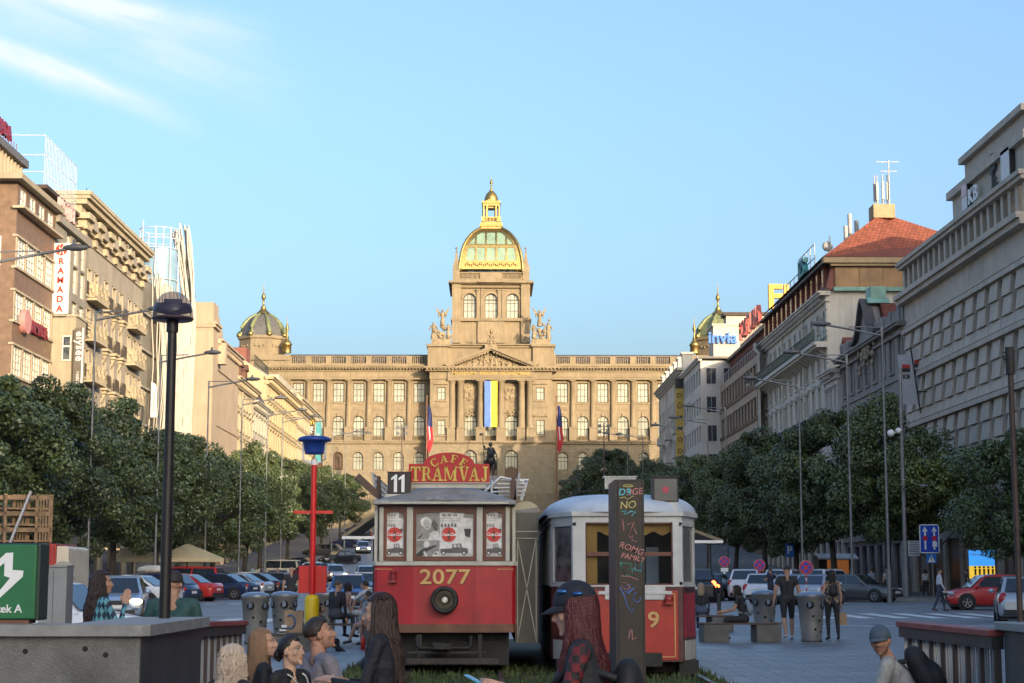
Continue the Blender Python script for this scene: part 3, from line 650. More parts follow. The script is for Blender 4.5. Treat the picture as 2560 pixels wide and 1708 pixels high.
o = cloth(-16*PX, 16*PX, Z(1068, MY), Z(953.5, MY), MY-.75, fn=lambda u, v: 0 if u < .49 else 1).obj('flag_banner', [fb, fy])
tag(o, 'long blue and yellow banner hanging between the museum columns', 'banner')
for px, lab in ((1065, 'flagpole with limp red and blue flag left of the museum entrance'), (1392, 'flagpole with limp red and blue flag right of the museum entrance')):
    t = thing('flagpole', lab, 'flagpole', (X(px, 302), 302, g(302)), 0, 'flagpoles before the museum'); z1 = Z(994, 302)-g(302)
    mb = MB(); mb.cyl((0, 0, 0), (0, 0, z1), .16, .09, 8); mb.ball((0, 0, z1+.15), .2, 8); mb.obj('pole', M('flagpole_wood', (.2, .09, .05), .6), t)
    mb = MB(); nz = 26; zt, zb = Z(1015, 302)-g(302), Z(1122, 302)-g(302); v = []
    for j in range(nz+1):
        for i in range(7): u = i/6; wd = .5+.7*sin(pi*min(1, j/nz))*(j/nz)**.4; v.append((.12+u*wd+.1*sin(j*.4), .18*sin(u*9+j*.25), zt+(zb-zt)*j/nz-u*.8*(j/nz)))
    for j in range(nz):
        for i in range(6): a = j*7+i; mb.f.append((a, a+1, a+8, a+7)); mb.m.append(2 if j < 12 else (1 if i == 2 and j < 20 else 0)); mb.s.append(True)
    mb.v = v; mb.obj('flag', [fr, fw_, fdb], t)
# ---------------------------------------------------------------- the houses along both sides of the square
class Bld:
    """local frame: x along the facade, y into the house, z up from the pavement"""
    def __init__(s, side, y0, y1, name, label, xf=30., D=18., cat='building'):
        s.side, s.y0, s.y1, s.xf, s.D = side, y0, y1, xf, D; s.W = y1-y0; s.base = min(g(y0), g(y1))-.3
        loc = (-xf, y0, s.base) if side == 'L' else (xf, y1, s.base)
        s.root = thing(name, label, cat, loc, pi/2 if side == 'L' else -pi/2)
    def x(s, Y): return Y-s.y0 if s.side == 'L' else s.y1-Y
    def z(s, py, Y): return Z(py, Y)-s.base
    def zw(s, z): return z-s.base
    def part(s, mb, name, m, **k): return mb.obj(name, m, s.root, **k)
    def wall(s, z0, z1, ops, m, y=0., rev=.28, x0=None, x1=None, name='wall', D=None):
        x0 = 0 if x0 is None else x0; x1 = s.W if x1 is None else x1; D = D or s.D
        mb = MB(); wallgrid(mb, x0, x1, z0, z1, ops, y, rev); r = rev+.01
        mb.box(x0, x1, y+r, D, z0, z1)
        for x in (x0, x1): mb.quad((x, y, z0), (x, y+r, z0), (x, y+r, z1), (x, y, z1))
        for z in (z0, z1): mb.quad((x0, y, z), (x1, y, z), (x1, y+r, z), (x0, y+r, z))
        return s.part(mb, name, m)
    def band(s, zs, m, name='cornice', x0=None, x1=None, y=0.):
        """mouldings: list of (z0, z1, projection)"""
        x0 = 0 if x0 is None else x0; x1 = s.W if x1 is None else x1; mb = MB()
        for za, zb, p in zs: mb.box(x0-min(p, .5)*.6, x1+min(p, .5)*.6, y-p, y+.2, za, zb)
        return s.part(mb, name, m)
    def win(s, x, z, w, h, nx=2, nz=2, ar=0, fm=None, pm=None, y=.2, **k): return window(s.root, x, y, z, w, h, nx, nz, ar, fm, pm, **k)
GL = glassmat('window_glass', (.045, .055, .07)); GLW = glassmat('sky_pale_window_glass', (.36, .38, .38), .1); GLC = glassmat('curtained_window_glass', (.5, .43, .28), .12)  # the bright glass has reflected sky put into its base colour
WHF = M('white_window_frame', (.6, .57, .5), .6, var=.1); DKF = M('dark_window_frame', (.06, .045, .04), .5, var=.15)
SHOP = glassmat('shop_glass', (.03, .03, .035)); 
def ornate(b, H, floors, bay, wm, fm=WHF, pm=GL, ww=1.15, hood='flat', corn=1.0, rust=True, x0=0., x1=None, dent=True, pil=0, sill=True, gh=4.6, nx=2):
    """a plastered town house: shop floor, storeys of framed windows with hoods and sills, string courses and a bracketed cornice"""
    x1 = b.W if x1 is None else x1; n = max(1, int(round((x1-x0)/bay))); bw = (x1-x0)/n; xs = [x0+bw*(i+.5) for i in range(n)]
    ops = []
    for (z, h, ar) in floors: ops += [(x-ww/2, x+ww/2, z, z+h, ar) for x in xs]
    b.wall(gh, H, ops, wm, x0=x0, x1=x1)
    b.wall(0, gh, [(x-bw*.38, x+bw*.38, .5, gh-.7) for x in xs], wm, x0=x0, x1=x1, name='shop_floor')
    for x in xs:
        mb = MB(); mb.box(x-bw*.38, x+bw*.38, .2, .24, .5, gh-.7); b.part(mb, 'shop_window', SHOP)
    mo = MB()
    for (z, h, ar) in floors:
        for x in xs:
            b.win(x, z, ww, h, nx, 2, ar, fm, pm, zs=[h*.66])
            if sill: mo.box(x-ww/2-.15, x+ww/2+.15, -.14, .0, z-.16, z)
            for s in (-1, 1): mo.box(x+s*(ww/2+.1)-.1, x+s*(ww/2+.1)+.1, -.07, .0, z, z+h-(ww/2 if ar else 0))
            if ar: 
                for i in range(8):
                    a0, a1 = pi*i/8, pi*(i+1)/8; mo.prism([(x-q*cos(a), z+h-ww/2+q*sin(a)) for q, a in ((ww/2, a0), (ww/2, a1), (ww/2+.2, a1), (ww/2+.2, a0))], -.09, 0)
            elif hood == 'flat': mo.box(x-ww/2-.25, x+ww/2+.25, -.22, 0, z+h+.12, z+h+.26); mo.box(x-ww/2-.15, x+ww/2+.15, -.1, 0, z+h, z+h+.12)
            elif hood == 'tri': mo.prism([(x-ww/2-.3, z+h+.15), (x+ww/2+.3, z+h+.15), (x, z+h+.6)], -.22, 0); mo.box(x-ww/2-.2, x+ww/2+.2, -.12, 0, z+h, z+h+.15)
    b.part(mo, 'window_moulding', wm)
    bands = [(gh-.3, gh, .25)]
    for (z, h, ar) in floors[1:]: bands.append((z-.75, z-.55, .12))
    b.band(bands, wm, 'string_course', x0, x1)
    if pil:
        for i in range(0, n+1, pil):
            x = x0+bw*i; x = min(max(x, x0+.3), x1-.3); mb = MB()
            for k in range(int((H-gh)/.6)): mb.box(x-.3-(k % 2)*.08, x+.3+(k % 2)*.08, -.16, 0, gh+k*.6, gh+k*.6+.56)
            b.part(mb, 'quoin', wm)
    if corn:
        mb = MB(); mb.box(x0-.2, x1+.2, -.25*corn, .2, H-.9*corn, H-.7*corn); mb.box(x0-.35, x1+.35, -.75*corn, .2, H-.35*corn, H-.15*corn); mb.box(x0-.4, x1+.4, -.9*corn, .2, H-.15*corn, H); mb.box(x0-.1, x1+.1, -.15*corn, .2, H-.7*corn, H-.35*corn)
        if dent:
            for k in range(int((x1-x0)/.9)): x = x0+.3+k*.9; mb.box(x, x+.3, -.62*corn, -.15*corn, H-.7*corn, H-.36*corn)
        b.part(mb, 'cornice', wm)
    return xs
def pitched(b, H, ridge, m, y_ridge=7., x0=None, x1=None, over=.4, name='roof'):
    x0 = 0 if x0 is None else x0; x1 = b.W if x1 is None else x1
    mb = MB(); mb.prism([(-over, H+.01), (y_ridge, ridge), (2*y_ridge+over, H+.01)], x0, x1, 'x'); return b.part(mb, name, m)
def letters(b, txt, x, z, size, m, y=-.1, depth=.15, name='lettering', **k):
    mb = MB(); mb.text(txt, stand(x, y, z), size, depth, **k); return b.part(mb, name, m)
tile = brickmat('clay_tile_roof', (.24, .066, .032), (.18, .048, .025), (.12, .03, .02), .25, .3, .03, .8, .6, .22)
darkroof = M('dark_roof', (.05, .03, .022), .7, var=.3, sc=1.5, bump=.2)
greyroof = M('grey_roof', (.2, .2, .19), .6, var=.2, sc=1)
copper = M('green_copper', (.2, .36, .29), .6, var=.25, sc=1.2)
iron = M('wrought_iron', (.02, .022, .022), .5)
# ---- brown hotel on the near left corner
b = Bld('L', 107, 116.6, 'hotel_building', 'brown banded hotel with white windows at the left edge behind the nearest trees', 30, 22)
brown = M('brown_tile_cladding', (.175, .108, .068), .55, var=.22, sc=2.2, bump=.15, bsc=12, streak=.12)
cream = M('cream_render', (0.399, 0.335, 0.239), .8, var=.14, sc=.6, streak=.25, bump=.06)
L1 = [(527, 600), (675, 733), (808, 867), (942, 1010)]; zb = [(b.z(q, 108), b.z(p, 108)) for p, q in L1]
WN = [(b.z(673, 108), b.z(601, 108)), (b.z(806, 108), b.z(735, 108)), (b.z(941, 108), b.z(868, 108))]
xs = [1.35+2.3*k for k in range(4)]; top = (b.z(527, 108)+.15, b.z(476, 108))
ops = [(x-.98, x+.98, a, c) for a, c in WN for x in xs]+[(x-.75, x+.75, *top) for x in xs]
b.wall(5, b.z(466, 108), ops, brown, rev=.22); b.wall(0, 5, [(.6, 9, .4, 4.2)], brown, name='shop_floor')
mb = MB(); mb.box(.6, 9, .1, .14, .4, 4.2); b.part(mb, 'shop_window', SHOP)
for i, (a, c) in enumerate(WN):
    for x in xs: b.win(x, a, 1.96, c-a, 3, 4, 0, WHF, GLC if i == 2 or (i == 1 and x > 4) or (i == 0 and abs(x-5.9) < .5) else GLW, y=.08, fw=.09, bw=.05)
    for yy in (2.2, 5.4): window(b.root, -.03, yy, a, 2.6, c-a, 3, 4, 0, WHF, GLC, rz=-pi/2, fw=.09)
    b.band([(a-.16, a, .14), (c, c+.14, .12)], cream, 'window_band')
    for k in range(5): x = .2+2.3*k; b.part(B(x-.16, x+.16, -.06, .02, a, c), 'window_pier', cream)
for x in xs: b.win(x, top[0], 1.5, top[1]-top[0], 2, 2, 0, WHF, GLW, y=.1)
mb = MB(); mb.box(-.9, 9.9, -.5, 22, b.z(466, 108), b.z(452, 108)); b.part(mb, 'roof_slab', M('slab_underside', (.3, .25, .18), .8)); b.band([(b.z(533, 108), b.z(527, 108), .55)], cream, 'ledge')
zr = b.z(406, 115); z0 = b.z(452, 108)+.01
mb = MB(); mb.box(-3, 7.7, 2.2, 14, z0, zr-.5); 
for k in range(14): x = -2.6+k*.77; mb.box(x, x+.2, 1.85, 2.2, z0, zr-.5)
b.part(mb, 'penthouse', cream); mb = MB(); mb.box(-3.4, 8.2, 1.6, 15, zr-.5, zr); b.part(mb, 'penthouse_roof', M('penthouse_roof', (.1, .1, .11), .6))
maroon = M('maroon_letter', (.16, .015, .03), .4, var=.08)
mb = MB(); mb.text('RAMADA', stand(1.9, 1.9, zr+.5), 1.25, .28, .03)
for k in range(14): mb.cyl((-2.0+k*.62, 1.9, zr), (-2.0+k*.62, 1.9, zr+.7), .03, n=5)
b.part(mb, 'rooftop_lettering', maroon)
zs = b.z(866, 112)+.75
letters(b, 'RAMADA', 5.1, zs, 1.05, maroon, -.18, .3, 'facade_lettering', bold=.02, aspect=1.1)
mb = MB(); mb.cyl((2.2, -.02, zs+.4), (2.2, -.4, zs+.4), .78, n=24); b.part(mb, 'emblem', M('pink_emblem', (.5, .22, .2), .5))
# ---- beige house with the tall hotel sign and the dark vertical banner
b = Bld('L', 116.7, 126.2, 'beige_house', 'narrow beige house with projecting bay between the brown hotel and the balconied hotel', 30, 20)
beige = M('beige_render', (0.351, 0.295, 0.207), .85, var=.13, sc=.5, streak=.22, bump=.08); greyr = M('grey_render', (0.266, 0.239, 0.194), .8, var=.14, sc=.5, streak=.25)
H = b.z(549, 118); fl = [(b.z(p, 124), 1.9, 0) for p in (1010, 915, 830, 745, 675)]
ops = [(x-.7, x+.7, z, z+h) for z, h, a in fl for x in (3.8, 6, 8.2)]
b.wall(0, H-.5, ops, greyr)
for z, h, a in fl:
    for x in (3.8, 6, 8.2): b.win(x, z, 1.4, h, 2, 2, 0, WHF, GLC)
mb = MB(); mb.box(-.05, 9.6, -.3, 20, H-.5, H); b.part(mb, 'roof_slab', greyr)
mb = MB()
for xx in (3.8, 6, 8.2): 
    for k in range(4): mb.box(xx-1.1, xx+1.1, -.35, -.3, fl[2][0]-.2+k*.28, fl[2][0]-.16+k*.28)
b.part(mb, 'balcony_rail', iron)
zt = b.z(795, 117); mb = MB(); mb.box(.1, 2.9, -1.6, .0, 4.2, zt); b.part(mb, 'projecting_bay', beige)
mb = MB(); mb.box(0, 3., -1.7, -.02, zt, zt+.15); b.part(mb, 'bay_coping', cream)
window(b.root, .05, -1.02, b.z(905, 117), .62, b.z(842, 117)-b.z(905, 117), 1, 2, 0, WHF, GL, rz=-pi/2, fw=.08, bw=.1, zs=[1.0])
mb = MB()
for k in range(4): mb.tube([(3.2, -.6, zt+.3+k*.25), (9, -.6, zt+.3+k*.25)], .02, 5)
b.part(mb, 'terrace_rail', iron)
# set-back top floor with letters and a wire screen
z1 = b.z(500, 121); mb = MB(); wallgrid(mb, .2, 9.2, H+.01, z1-.2, [(4.2+k*1.8, 5.1+k*1.8, H+.6, z1-.7) for k in range(3)], 1.2, .5); mb.box(.2, 9.2, 1.71, 14, H+.01, z1-.2)
for x in (.2, 9.2): mb.quad((x, 1.2, H), (x, 1.8, H), (x, 1.8, z1-.2), (x, 1.2, z1-.2))
b.part(mb, 'attic_floor', greyr)
mb = MB(); mb.box(0, 9.6, .7, 15, z1-.2, z1+.05); b.part(mb, 'attic_roof', darkroof)
pinkl = M('faded_letter', (.48, .33, .31), .6, var=.15)
letters(b, 'ADRIA', 1.0, H+.3, 1.7, pinkl, -.9, .2, 'rooftop_lettering', align='LEFT') if 0 else letters(b, 'HOTEL', .1, H+.25, 1.55, pinkl, -.1, .22, 'rooftop_lettering', align='LEFT')
wirew = M('white_wire', (.5, .5, .5), .5, var=0)
mb = MB(); zs = b.z(378, 121)
for k in range(24): x = .2+k*.4; mb.cyl((x, 1.0, z1), (x, 1.0, zs), .018, n=4, caps=False)
for z in (z1+1, (z1+zs)/2+.4, zs): mb.tube([(.2, 4.5, z), (.2, 1.0, z), (9.4, 1.0, z)], .03, 4)
b.part(mb, 'wire_screen', wirew)
signw = M('sign_white', (.62, .6, .56), .5, var=.05); signr = M('sign_red', (.5, .04, .03), .45, var=.06)
zA, zB = Z(611, 116.6), Z(787, 116.6); xa, xb = X(133, 116.6, 700), X(172, 116.6, 700)
t = thing('hotel_sign', 'tall white vertical sign with red letters hanging from the beige house', 'sign', ((xa+xb)/2, 116.6, zB))
hh = zA-zB; wd = xb-xa; B(-wd/2, wd/2, -.1, .2, 0, hh).obj('board', signw, t, bev=.02)
mb = MB()
for i, c in enumerate('RAMADA'): mb.text(c, stand(0, -.14, hh*.70-i*hh*.134), .62, .05, .012)
mb.obj('lettering', signr, t); mb = MB(); mb.cyl((0, -.1, hh*.905), (0, -.16, hh*.905), .4, n=24); mb.obj('emblem', signr, t)
mb = MB()
for s in (-1, 1): mb.tube([(s*.09+.07*sin(q*.9+s), -.18, hh*.905-.36+q*.09) for q in range(9)], .045, 5)
mb.obj('emblem_swirl', signw, t); B(-wd/2+.1, wd/2-.1, -.05, .15, -.16, 0).obj('bracket', greyr, t)
banner = M('banner_brown', (.11, .09, .07), .6); zA, zB = Z(822, 116.5), Z(1010, 116.5)
t = thing('shop_banner', 'narrow dark banner with white lowercase lettering on the bay of the beige house', 'banner', (-28.12, 116.45, zB)); hh = zA-zB
B(-.27, .27, -.05, .05, 0, hh).obj('board', banner, t); B(.27, .36, -.06, .06, 0, hh).obj('edge', signw, t)
mb = MB(); mb.text('elysee', Matrix.Translation((-.12, -.07, hh-.25)) @ Matrix.Rotation(pi/2, 4, 'X') @ Matrix.Rotation(-pi/2, 4, 'Z'), .75, .03, .012, 'LEFT', space=1.1); mb.text('restaurant', Matrix.Translation((-.05, -.07, hh-3.0)) @ Matrix.Rotation(pi/2, 4, 'X') @ Matrix.Rotation(-pi/2, 4, 'Z'), .36, .03, 0, 'LEFT'); mb.obj('lettering', signw, t)
# ---- hotel with stone balconies
b = Bld('L', 126.3, 150, 'balconied_hotel', 'tall cream hotel with crossed stone balconies and a heavy projecting cornice', 30.7, 22)
ivory = M('ivory_stone', (0.414, 0.343, 0.231), .85, var=.13, sc=.5, streak=.2, bump=.08); greyw = M('taupe_render', (0.319, 0.274, 0.217), .85, var=.14, sc=.5, streak=.2, bump=.06)
zf = [b.zw(v) for v in (22.9, 19.8, 16.7, 13.6, 10.5, 7.4)]; H = b.zw(30.5); lg = b.zw(27.9)
by = [(1.0, 'f'), (3.6, 'b'), (5.9, 'b'), (9.4, 'f'), (12.3, 'f'), (15.0, 'f'), (18.4, 'b'), (20.9, 'b'), (23, 'n')]
ops = [(x-.55, x+.55, z+.05, z+2.3) for z in zf for x, k in by]
b.wall(4.6, lg, ops, greyw, rev=.38); b.wall(0, 4.6, [(2+k*4.6, 5.6+k*4.6, .4, 3.8) for k in range(5)], ivory, name='shop_floor')
for k in range(5): mb = MB(); mb.box(2+k*4.6, 5.6+k*4.6, .2, .24, .4, 3.8); b.part(mb, 'shop_window', SHOP)
fr = MB()
for z in zf:
    for x, k in by:
        b.win(x, z+.05, 1.1, 2.25, 2, 1, 0, WHF, GLC, y=.32)
        for s in (-1, 1): fr.box(x+s*.62-.07, x+s*.62+.07, -.05, .0, z, z+2.4)
        fr.box(x-.69, x+.69, -.05, 0, z+2.3, z+2.42)
        if k == 'f':
            fr.box(x-.75, x+.75, -.5, 0, z-.2, z); fr.box(x-.5, x+.5, -.35, 0, z-.45, z-.2); fr.prism([(-.3, z-.45), (0, z-.45), (0, z-1.1)], x-.3, x+.3, 'x')
            mb = MB()
            for q in range(9): mb.bar((x-.68+q*.17, -.46, z), (x-.68+q*.17, -.46, z+1), .035)
            for q in range(4): mb.bar((x-.68, -.44+q*.12, z), (x-.68, -.44+q*.12, z+1), .03); mb.bar((x+.68, -.44+q*.12, z), (x+.68, -.44+q*.12, z+1), .03)
            for q in (.05, .5, .98): mb.bar((x-.7, -.46, z+q), (x+.7, -.46, z+q), .05)
            for q in range(4): mb.cyl((x-.5+q*.33, -.48, z+.3), (x-.5+q*.33, -.44, z+.3), .11, n=8); mb.cyl((x-.5+q*.33, -.48, z+.74), (x-.5+q*.33, -.44, z+.74), .11, n=8)
            b.part(mb, 'iron_balcony', M('bronze_iron', (.06, .045, .03), .5))
b.part(fr, 'window_moulding', ivory)
for z in zf[:5]:
    for xc in (4.75, 19.65):
        mb = MB(); w2 = 2.15; d = .85; hb2 = 1.15
        mb.box(xc-w2, xc+w2, -d, 0, z-.22, z-.02); mb.box(xc-w2, xc+w2, -d, -d+.14, z-.02, z+hb2); mb.box(xc-w2, xc-w2+.14, -d, 0, z-.02, z+hb2); mb.box(xc+w2-.14, xc+w2, -d, 0, z-.02, z+hb2)
        for xo in (xc-w2-.03,):                                    # crossed panels on the end and the front
            for (a, c) in (((-d+.1, z+.1), (-.1, z+hb2-.1)), ((-d+.1, z+hb2-.1), (-.1, z+.1))): mb.bar((xo, a[0], a[1]), (xo, c[0], c[1]), .12, .1)
            mb.bar((xo, -d, z+.04), (xo, 0, z+.04), .1); mb.bar((xo, -d, z+hb2-.05), (xo, 0, z+hb2-.05), .1); mb.bar((xo, -d+.05, z), (xo, -d+.05, z+hb2), .1)
        for q in range(3):
            xa = xc-w2+.1+q*1.4; 
            for s in (0, 1): mb.bar((xa, -d-.03, z+.1+s*.9), (xa+1.3, -d-.03, z+1.0-s*.9), .1)
            mb.bar((xa-.05, -d-.03, z), (xa-.05, -d-.03, z+hb2), .1)
        b.part(mb, 'stone_balcony', ivory)
# loggia under the roof
b.band([(lg-.15, lg, .3), (lg-.9, lg-.75, .12)], ivory, 'string_course')
mb = MB(); mb.box(0, b.W, 2.2, 22, lg, H-.9); b.part(mb, 'loggia_wall', ivory)
for k in range(7):
    x = .9+k*3.65; mb = MB(); mb.box(x-.75, x+.75, -.05, 1.4, lg+1.0, H-.95); mb.box(x-.95, x+.95, -.75, .3, lg+.55, lg+1.0); mb.box(x-.6, x+.6, -.45, .2, lg+.05, lg+.55); mb.box(x-.8, x+.8, -.55, 0, lg-.2, lg+.05); mb.box(x-.4, x+.4, -.3, 0, lg-.8, lg-.2)
    b.part(mb, 'loggia_pier', ivory)
    if k < 6: mb = MB(); mb.box(x+.95, x+2.7, -.6, -.3, lg+.1, lg+.85); b.part(mb, 'loggia_parapet', greyw)
mb = MB(); mb.box(-.1, b.W+.2, -.5, 22, H-.95, H-.55); mb.box(-.2, b.W+.3, -.75, 22, H-.55, H-.3); mb.box(-.3, b.W+.4, -.85, 22, H-.3, H); b.part(mb, 'cornice', ivory)
letters(b, 'HOTEL', 14.8, H-2.0, 1.25, M('thin_letter', (.25, .22, .18), .5), -.4, .12, 'hanging_lettering', space=2.1)
mb = MB(); mb.cyl((6, 1, H), (6, 1, H+1.6), .04, n=5); mb.cyl((13, 1, H), (13, 1, H+1.3), .04, n=5); b.part(mb, 'antenna', iron)
# ---- department store wrapped in wavy white fins
b = Bld('L', 150.2, 174, 'department_store', 'modern store wrapped in wavy white vertical fins with a glass cylinder on the roof', 30.2, 24)
fin = M('white_fin', (0.368, 0.335, 0.279), .6, var=.08, sc=.5); glz = M('facade_glass', (0.245, 0.224, 0.184), .4, var=.3, sc=.4)
zt = b.zw(29.6); mb = MB(); mb.box(0, b.W, .7, 24, 0, zt-1.2); b.part(mb, 'glazed_core', glz)
mb = MB()
for k in range(1, 9): mb.box(.1, b.W-.1, .45, .72, zt-1.2-k*3.3, zt-1.0-k*3.3)
b.part(mb, 'floor_slab', fin); rf = random.Random(9); nf = 99
for k in range(nf):
    x = .15+k*(b.W-.3)/(nf-1); u = (k/(nf-1))**.52; x = .15+u*(b.W-.3); top = zt-.6+rf.uniform(-.3, .5)+(-.8*u if u < .84 else min(1, (u-.84)/.05)*8.0+rf.uniform(-.7, .4)); P = []; ph = k*.55; oy = rf.uniform(0, 1.5) if u > .84 else 0
    for j in range(34):
        q = j/33; z = 3.9+(top-3.9)*q
        P.append((x+.13*sin(z*.5+ph)+.07*sin(z*1.3+k*2.1), -.05-.4*sin(pi*min(1, (top-z)/17))+.05*sin(z*.9+k*1.3)+(oy+.7)*q*q*(u > .84), z))
    mb = MB()
    for p, q in zip(P, P[1:]): mb.bar(p, q, .085 if u < .84 else .14, .34, up=(1, .4, 0))
    b.part(mb, 'fin', fin)
mb = MB(); cxg = b.x(165); mb.lathe([(1.75, zt-3), (1.75, b.z(604, 160))], (cxg, 2.1, 0), 24); mb.lathe([(0, b.z(604, 160)), (1.75, b.z(604, 160))], (cxg, 2.1, 0), 24)
b.part(mb, 'glass_cylinder', M('cylinder_glass', (0.204, 0.32, 0.408), .12, 0, .25, .3, spec=1.))
mb = MB(); zc0, zc1 = b.z(604, 160), b.z(552, 160)
for z in (zc0+.05, (zc0+zc1)/2, zc1, zt+.8): mb.tube([(cxg+1.9*cos(a*pi/12), 2.1+1.9*sin(a*pi/12), z) for a in range(25)], .045, 5)
for k in range(8): a = k*pi/4; mb.cyl((cxg+1.9*cos(a), 2.1+1.9*sin(a), zt-1), (cxg+1.9*cos(a), 2.1+1.9*sin(a), zc1+(.7 if k % 3 == 0 else 0)), .06, n=5)
b.part(mb, 'roof_frame', wirew)
zA, zB = Z(955, 150), Z(1045, 150); t = thing('store_banner', 'white curved banner with vertical grey lettering on the fin covered store', 'banner', (X(377, 150), 149.9, zB)); hh = zA-zB
mb = MB(); mb.prism([(-.27, 0), (.27, 0), (.27, hh-.7), (.1, hh-.25), (-.27, hh)], -.05, .05); mb.obj('board', signw, t); mb = MB(); mb.text('PRIMARK', Matrix.Translation((-.15, -.07, hh-.85)) @ Matrix.Rotation(pi/2, 4, 'X') @ Matrix.Rotation(-pi/2, 4, 'Z'), .44, .02, 0, 'LEFT', space=1.1); mb.obj('lettering', M('sign_grey', (.2, .25, .3), .6), t)
# ---- plain beige block with a corner tower
b = Bld('L', 175, 194, 'plain_stone_building', 'plain beige stone building with a raised corner tower beside the fin covered store', 28.6, 20)
sand = M('beige_stone_cladding', (0.391, 0.303, 0.215), .85, var=.1, sc=.3, streak=.16, bump=.06); H = b.zw(26.6); HT = b.zw(30.0)
ops = [(x-.09, x+.09, z, z+.4) for x in [4.8+q*1.5 for q in range(10)] for z in (H-4.0, H-11.5, H-15.6)]
b.wall(4.8, H, ops, sand, x0=3.2); b.wall(0, 4.8, [(4+k*3.8, 6.8+k*3.8, .4, 4) for k in range(4)], sand, name='shop_floor')
for k in range(4): mb = MB(); mb.box(4+k*3.8, 6.8+k*3.8, .2, .24, .4, 4); b.part(mb, 'shop_window', SHOP)
mb = MB(); mb.box(0, 3.2, -.15, 20, 4.8, HT-3); b.part(mb, 'corner_tower', sand)
mb = MB(); mb.box(.0, 3.2, -.1, 16, HT-3, HT); mb.box(-.15, 3.35, -.35, 16.2, HT-2.6, HT-2.3); mb.box(-.2, 3.6, -.5, 16.2, HT-2.3, HT-2); mb.box(3.2, 6, -.15, .5, HT-5.5, HT-2.2); mb.box(3.2, 4.2, -.1, .3, HT-2.2, HT-1); mb.box(3.2, 4.5, -.9, .3, H-2.6, H-.4); b.part(mb, 'tower_top', sand)
b.band([(H-.5, H-.2, .5), (H-.2, H, .7), (H-3.2, H-3.05, .15), (H-9, H-8.8, .12)], sand, 'cornice', 3.2)
mb = MB(); 
for k in range(20): x = 3.6+k*.78; mb.box(x, x+.3, -.42, -.05, H-.85, H-.52)
b.part(mb, 'bracket', sand); mb = MB(); mb.prism([(.1, H), (4, H+1.6), (16, H+1.6), (19, H)], 3.3, b.W, 'x'); b.part(mb, 'roof', darkroof)
mb = MB()
for x, h in ((6.5, 4.2), (7.5, 2.6), (10, 3.2), (12.5, 2)): mb.cyl((x, 3, H+1), (x, 3, H+1.2+h), .05, n=5); mb.bar((x-.7, 3, H+.9+h), (x+.7, 3, H+.9+h), .05); mb.bar((x-.5, 3, H+.4+h), (x+.5, 3, H+.4+h), .05)
b.part(mb, 'antenna', iron)
# ---- three old houses further up on the left
plast = M('cream_plaster', (0.446, 0.366, 0.247), .85, var=.1, sc=.5, streak=.18, bump=.06); plast2 = M('yellow_plaster', (0.462, 0.366, 0.215), .85, var=.1, sc=.5, streak=.15, bump=.06); plast3 = M('pale_plaster', (0.438, 0.399, 0.319), .85, var=.1, sc=.5, streak=.2)
b = Bld('L', 194.1, 211, 'ornate_house', 'cream ornate house with brown dormers next to the plain stone building', 29.2, 18)
H = b.zw(24.6); ornate(b, H, [(5.4, 2.1, 0), (8.8, 2.1, 0), (12.2, 2.1, 0), (15.5, 1.9, 0), (18.3, 1.5, 1)], 2.4, plast, corn=1.1, pil=3)
pitched(b, H, H+4.2, darkroof, 7)
for k in range(4): mb = MB(); x = 2+k*4.2; mb.box(x-.8, x+.8, .6, 4, H+.4, H+2.3); mb.prism([(x-1.05, H+2.3), (x+1.05, H+2.3), (x, H+3.1)], .4, 5); b.part(mb, 'dormer', M('brown_dormer', (.13, .06, .035), .7))
b = Bld('L', 211.1, 226, 'mansard_house', 'cream house with a steep dark brown mansard roof on the left', 29.4, 18)
H = b.zw(23.6); ornate(b, H, [(5.6, 2.1, 0), (9, 2.1, 0), (12.3, 2.1, 0), (15.6, 1.9, 0)], 2.5, plast3, hood='tri', corn=1.0)
mb = MB(); mb.prism([(-.3, H), (1.6, H+3.2), (8, H+4), (16, H)], .1, b.W-.1, 'x'); b.part(mb, 'mansard_roof', darkroof)
b = Bld('L', 226.1, 262, 'gabled_house', 'long yellow plastered house with a tall grey roof and a bare gable wall', 29.6, 18)
H = b.zw(28.4); ornate(b, H, [(6, 2.2, 0), (9.9, 2.2, 0), (13.8, 2.2, 0), (17.4, 2.0, 0), (20.6, 1.6, 0)], 2.7, plast2, corn=1.2, hood='flat')
mb = MB(); mb.prism([(0, H), (8, H+5.4), (16, H)], 0, .5, 'x'); b.part(mb, 'gable_wall', plast2); pitched(b, H, H+5.2, greyroof, 8, .5)
mb = MB()
for k in range(14):
    x = 4+k*1.1; z = H+2+.0*k; mb.bar((x, 2.2, z-.8), (x, 2.2, z+1.3), .09)
    if k: mb.bar((x-1.1, 2.2, z+1.3), (x, 2.2, z+1.3), .08); mb.bar((x-1.1, 2.2, z+.3), (x, 2.2, z+.3), .08)
b.part(mb, 'roof_railing', iron); mb = MB(); mb.box(1.5, 5, 3, 6, H+1.5, H+4); b.part(mb, 'chimney', M('brick_chimney', (.2, .07, .05), .8))
b = Bld('L', 262.1, 290, 'corner_house', 'cream corner house with roof balustrade nearest the museum on the left', 30., 20)
H = b.zw(29.3); ornate(b, H, [(5.2, 2.2, 0), (8.6, 2.2, 0), (12, 2.2, 0), (15.3, 2., 0), (17.9, 1.5, 0)], 2.6, plast, corn=1.5, hood='tri')
mb = MB(); mb.box(0, b.W, .3, 14, H, H+1.2); mb.box(.3, b.W-6, 2.5, 14, H+1.2, H+3.6); b.part(mb, 'attic_floor', plast3); mb = MB()
for k in range(50): mb.cyl((.3+k*.55, -.3, H), (.3+k*.55, -.3, H+.9), .1, n=5, caps=False)
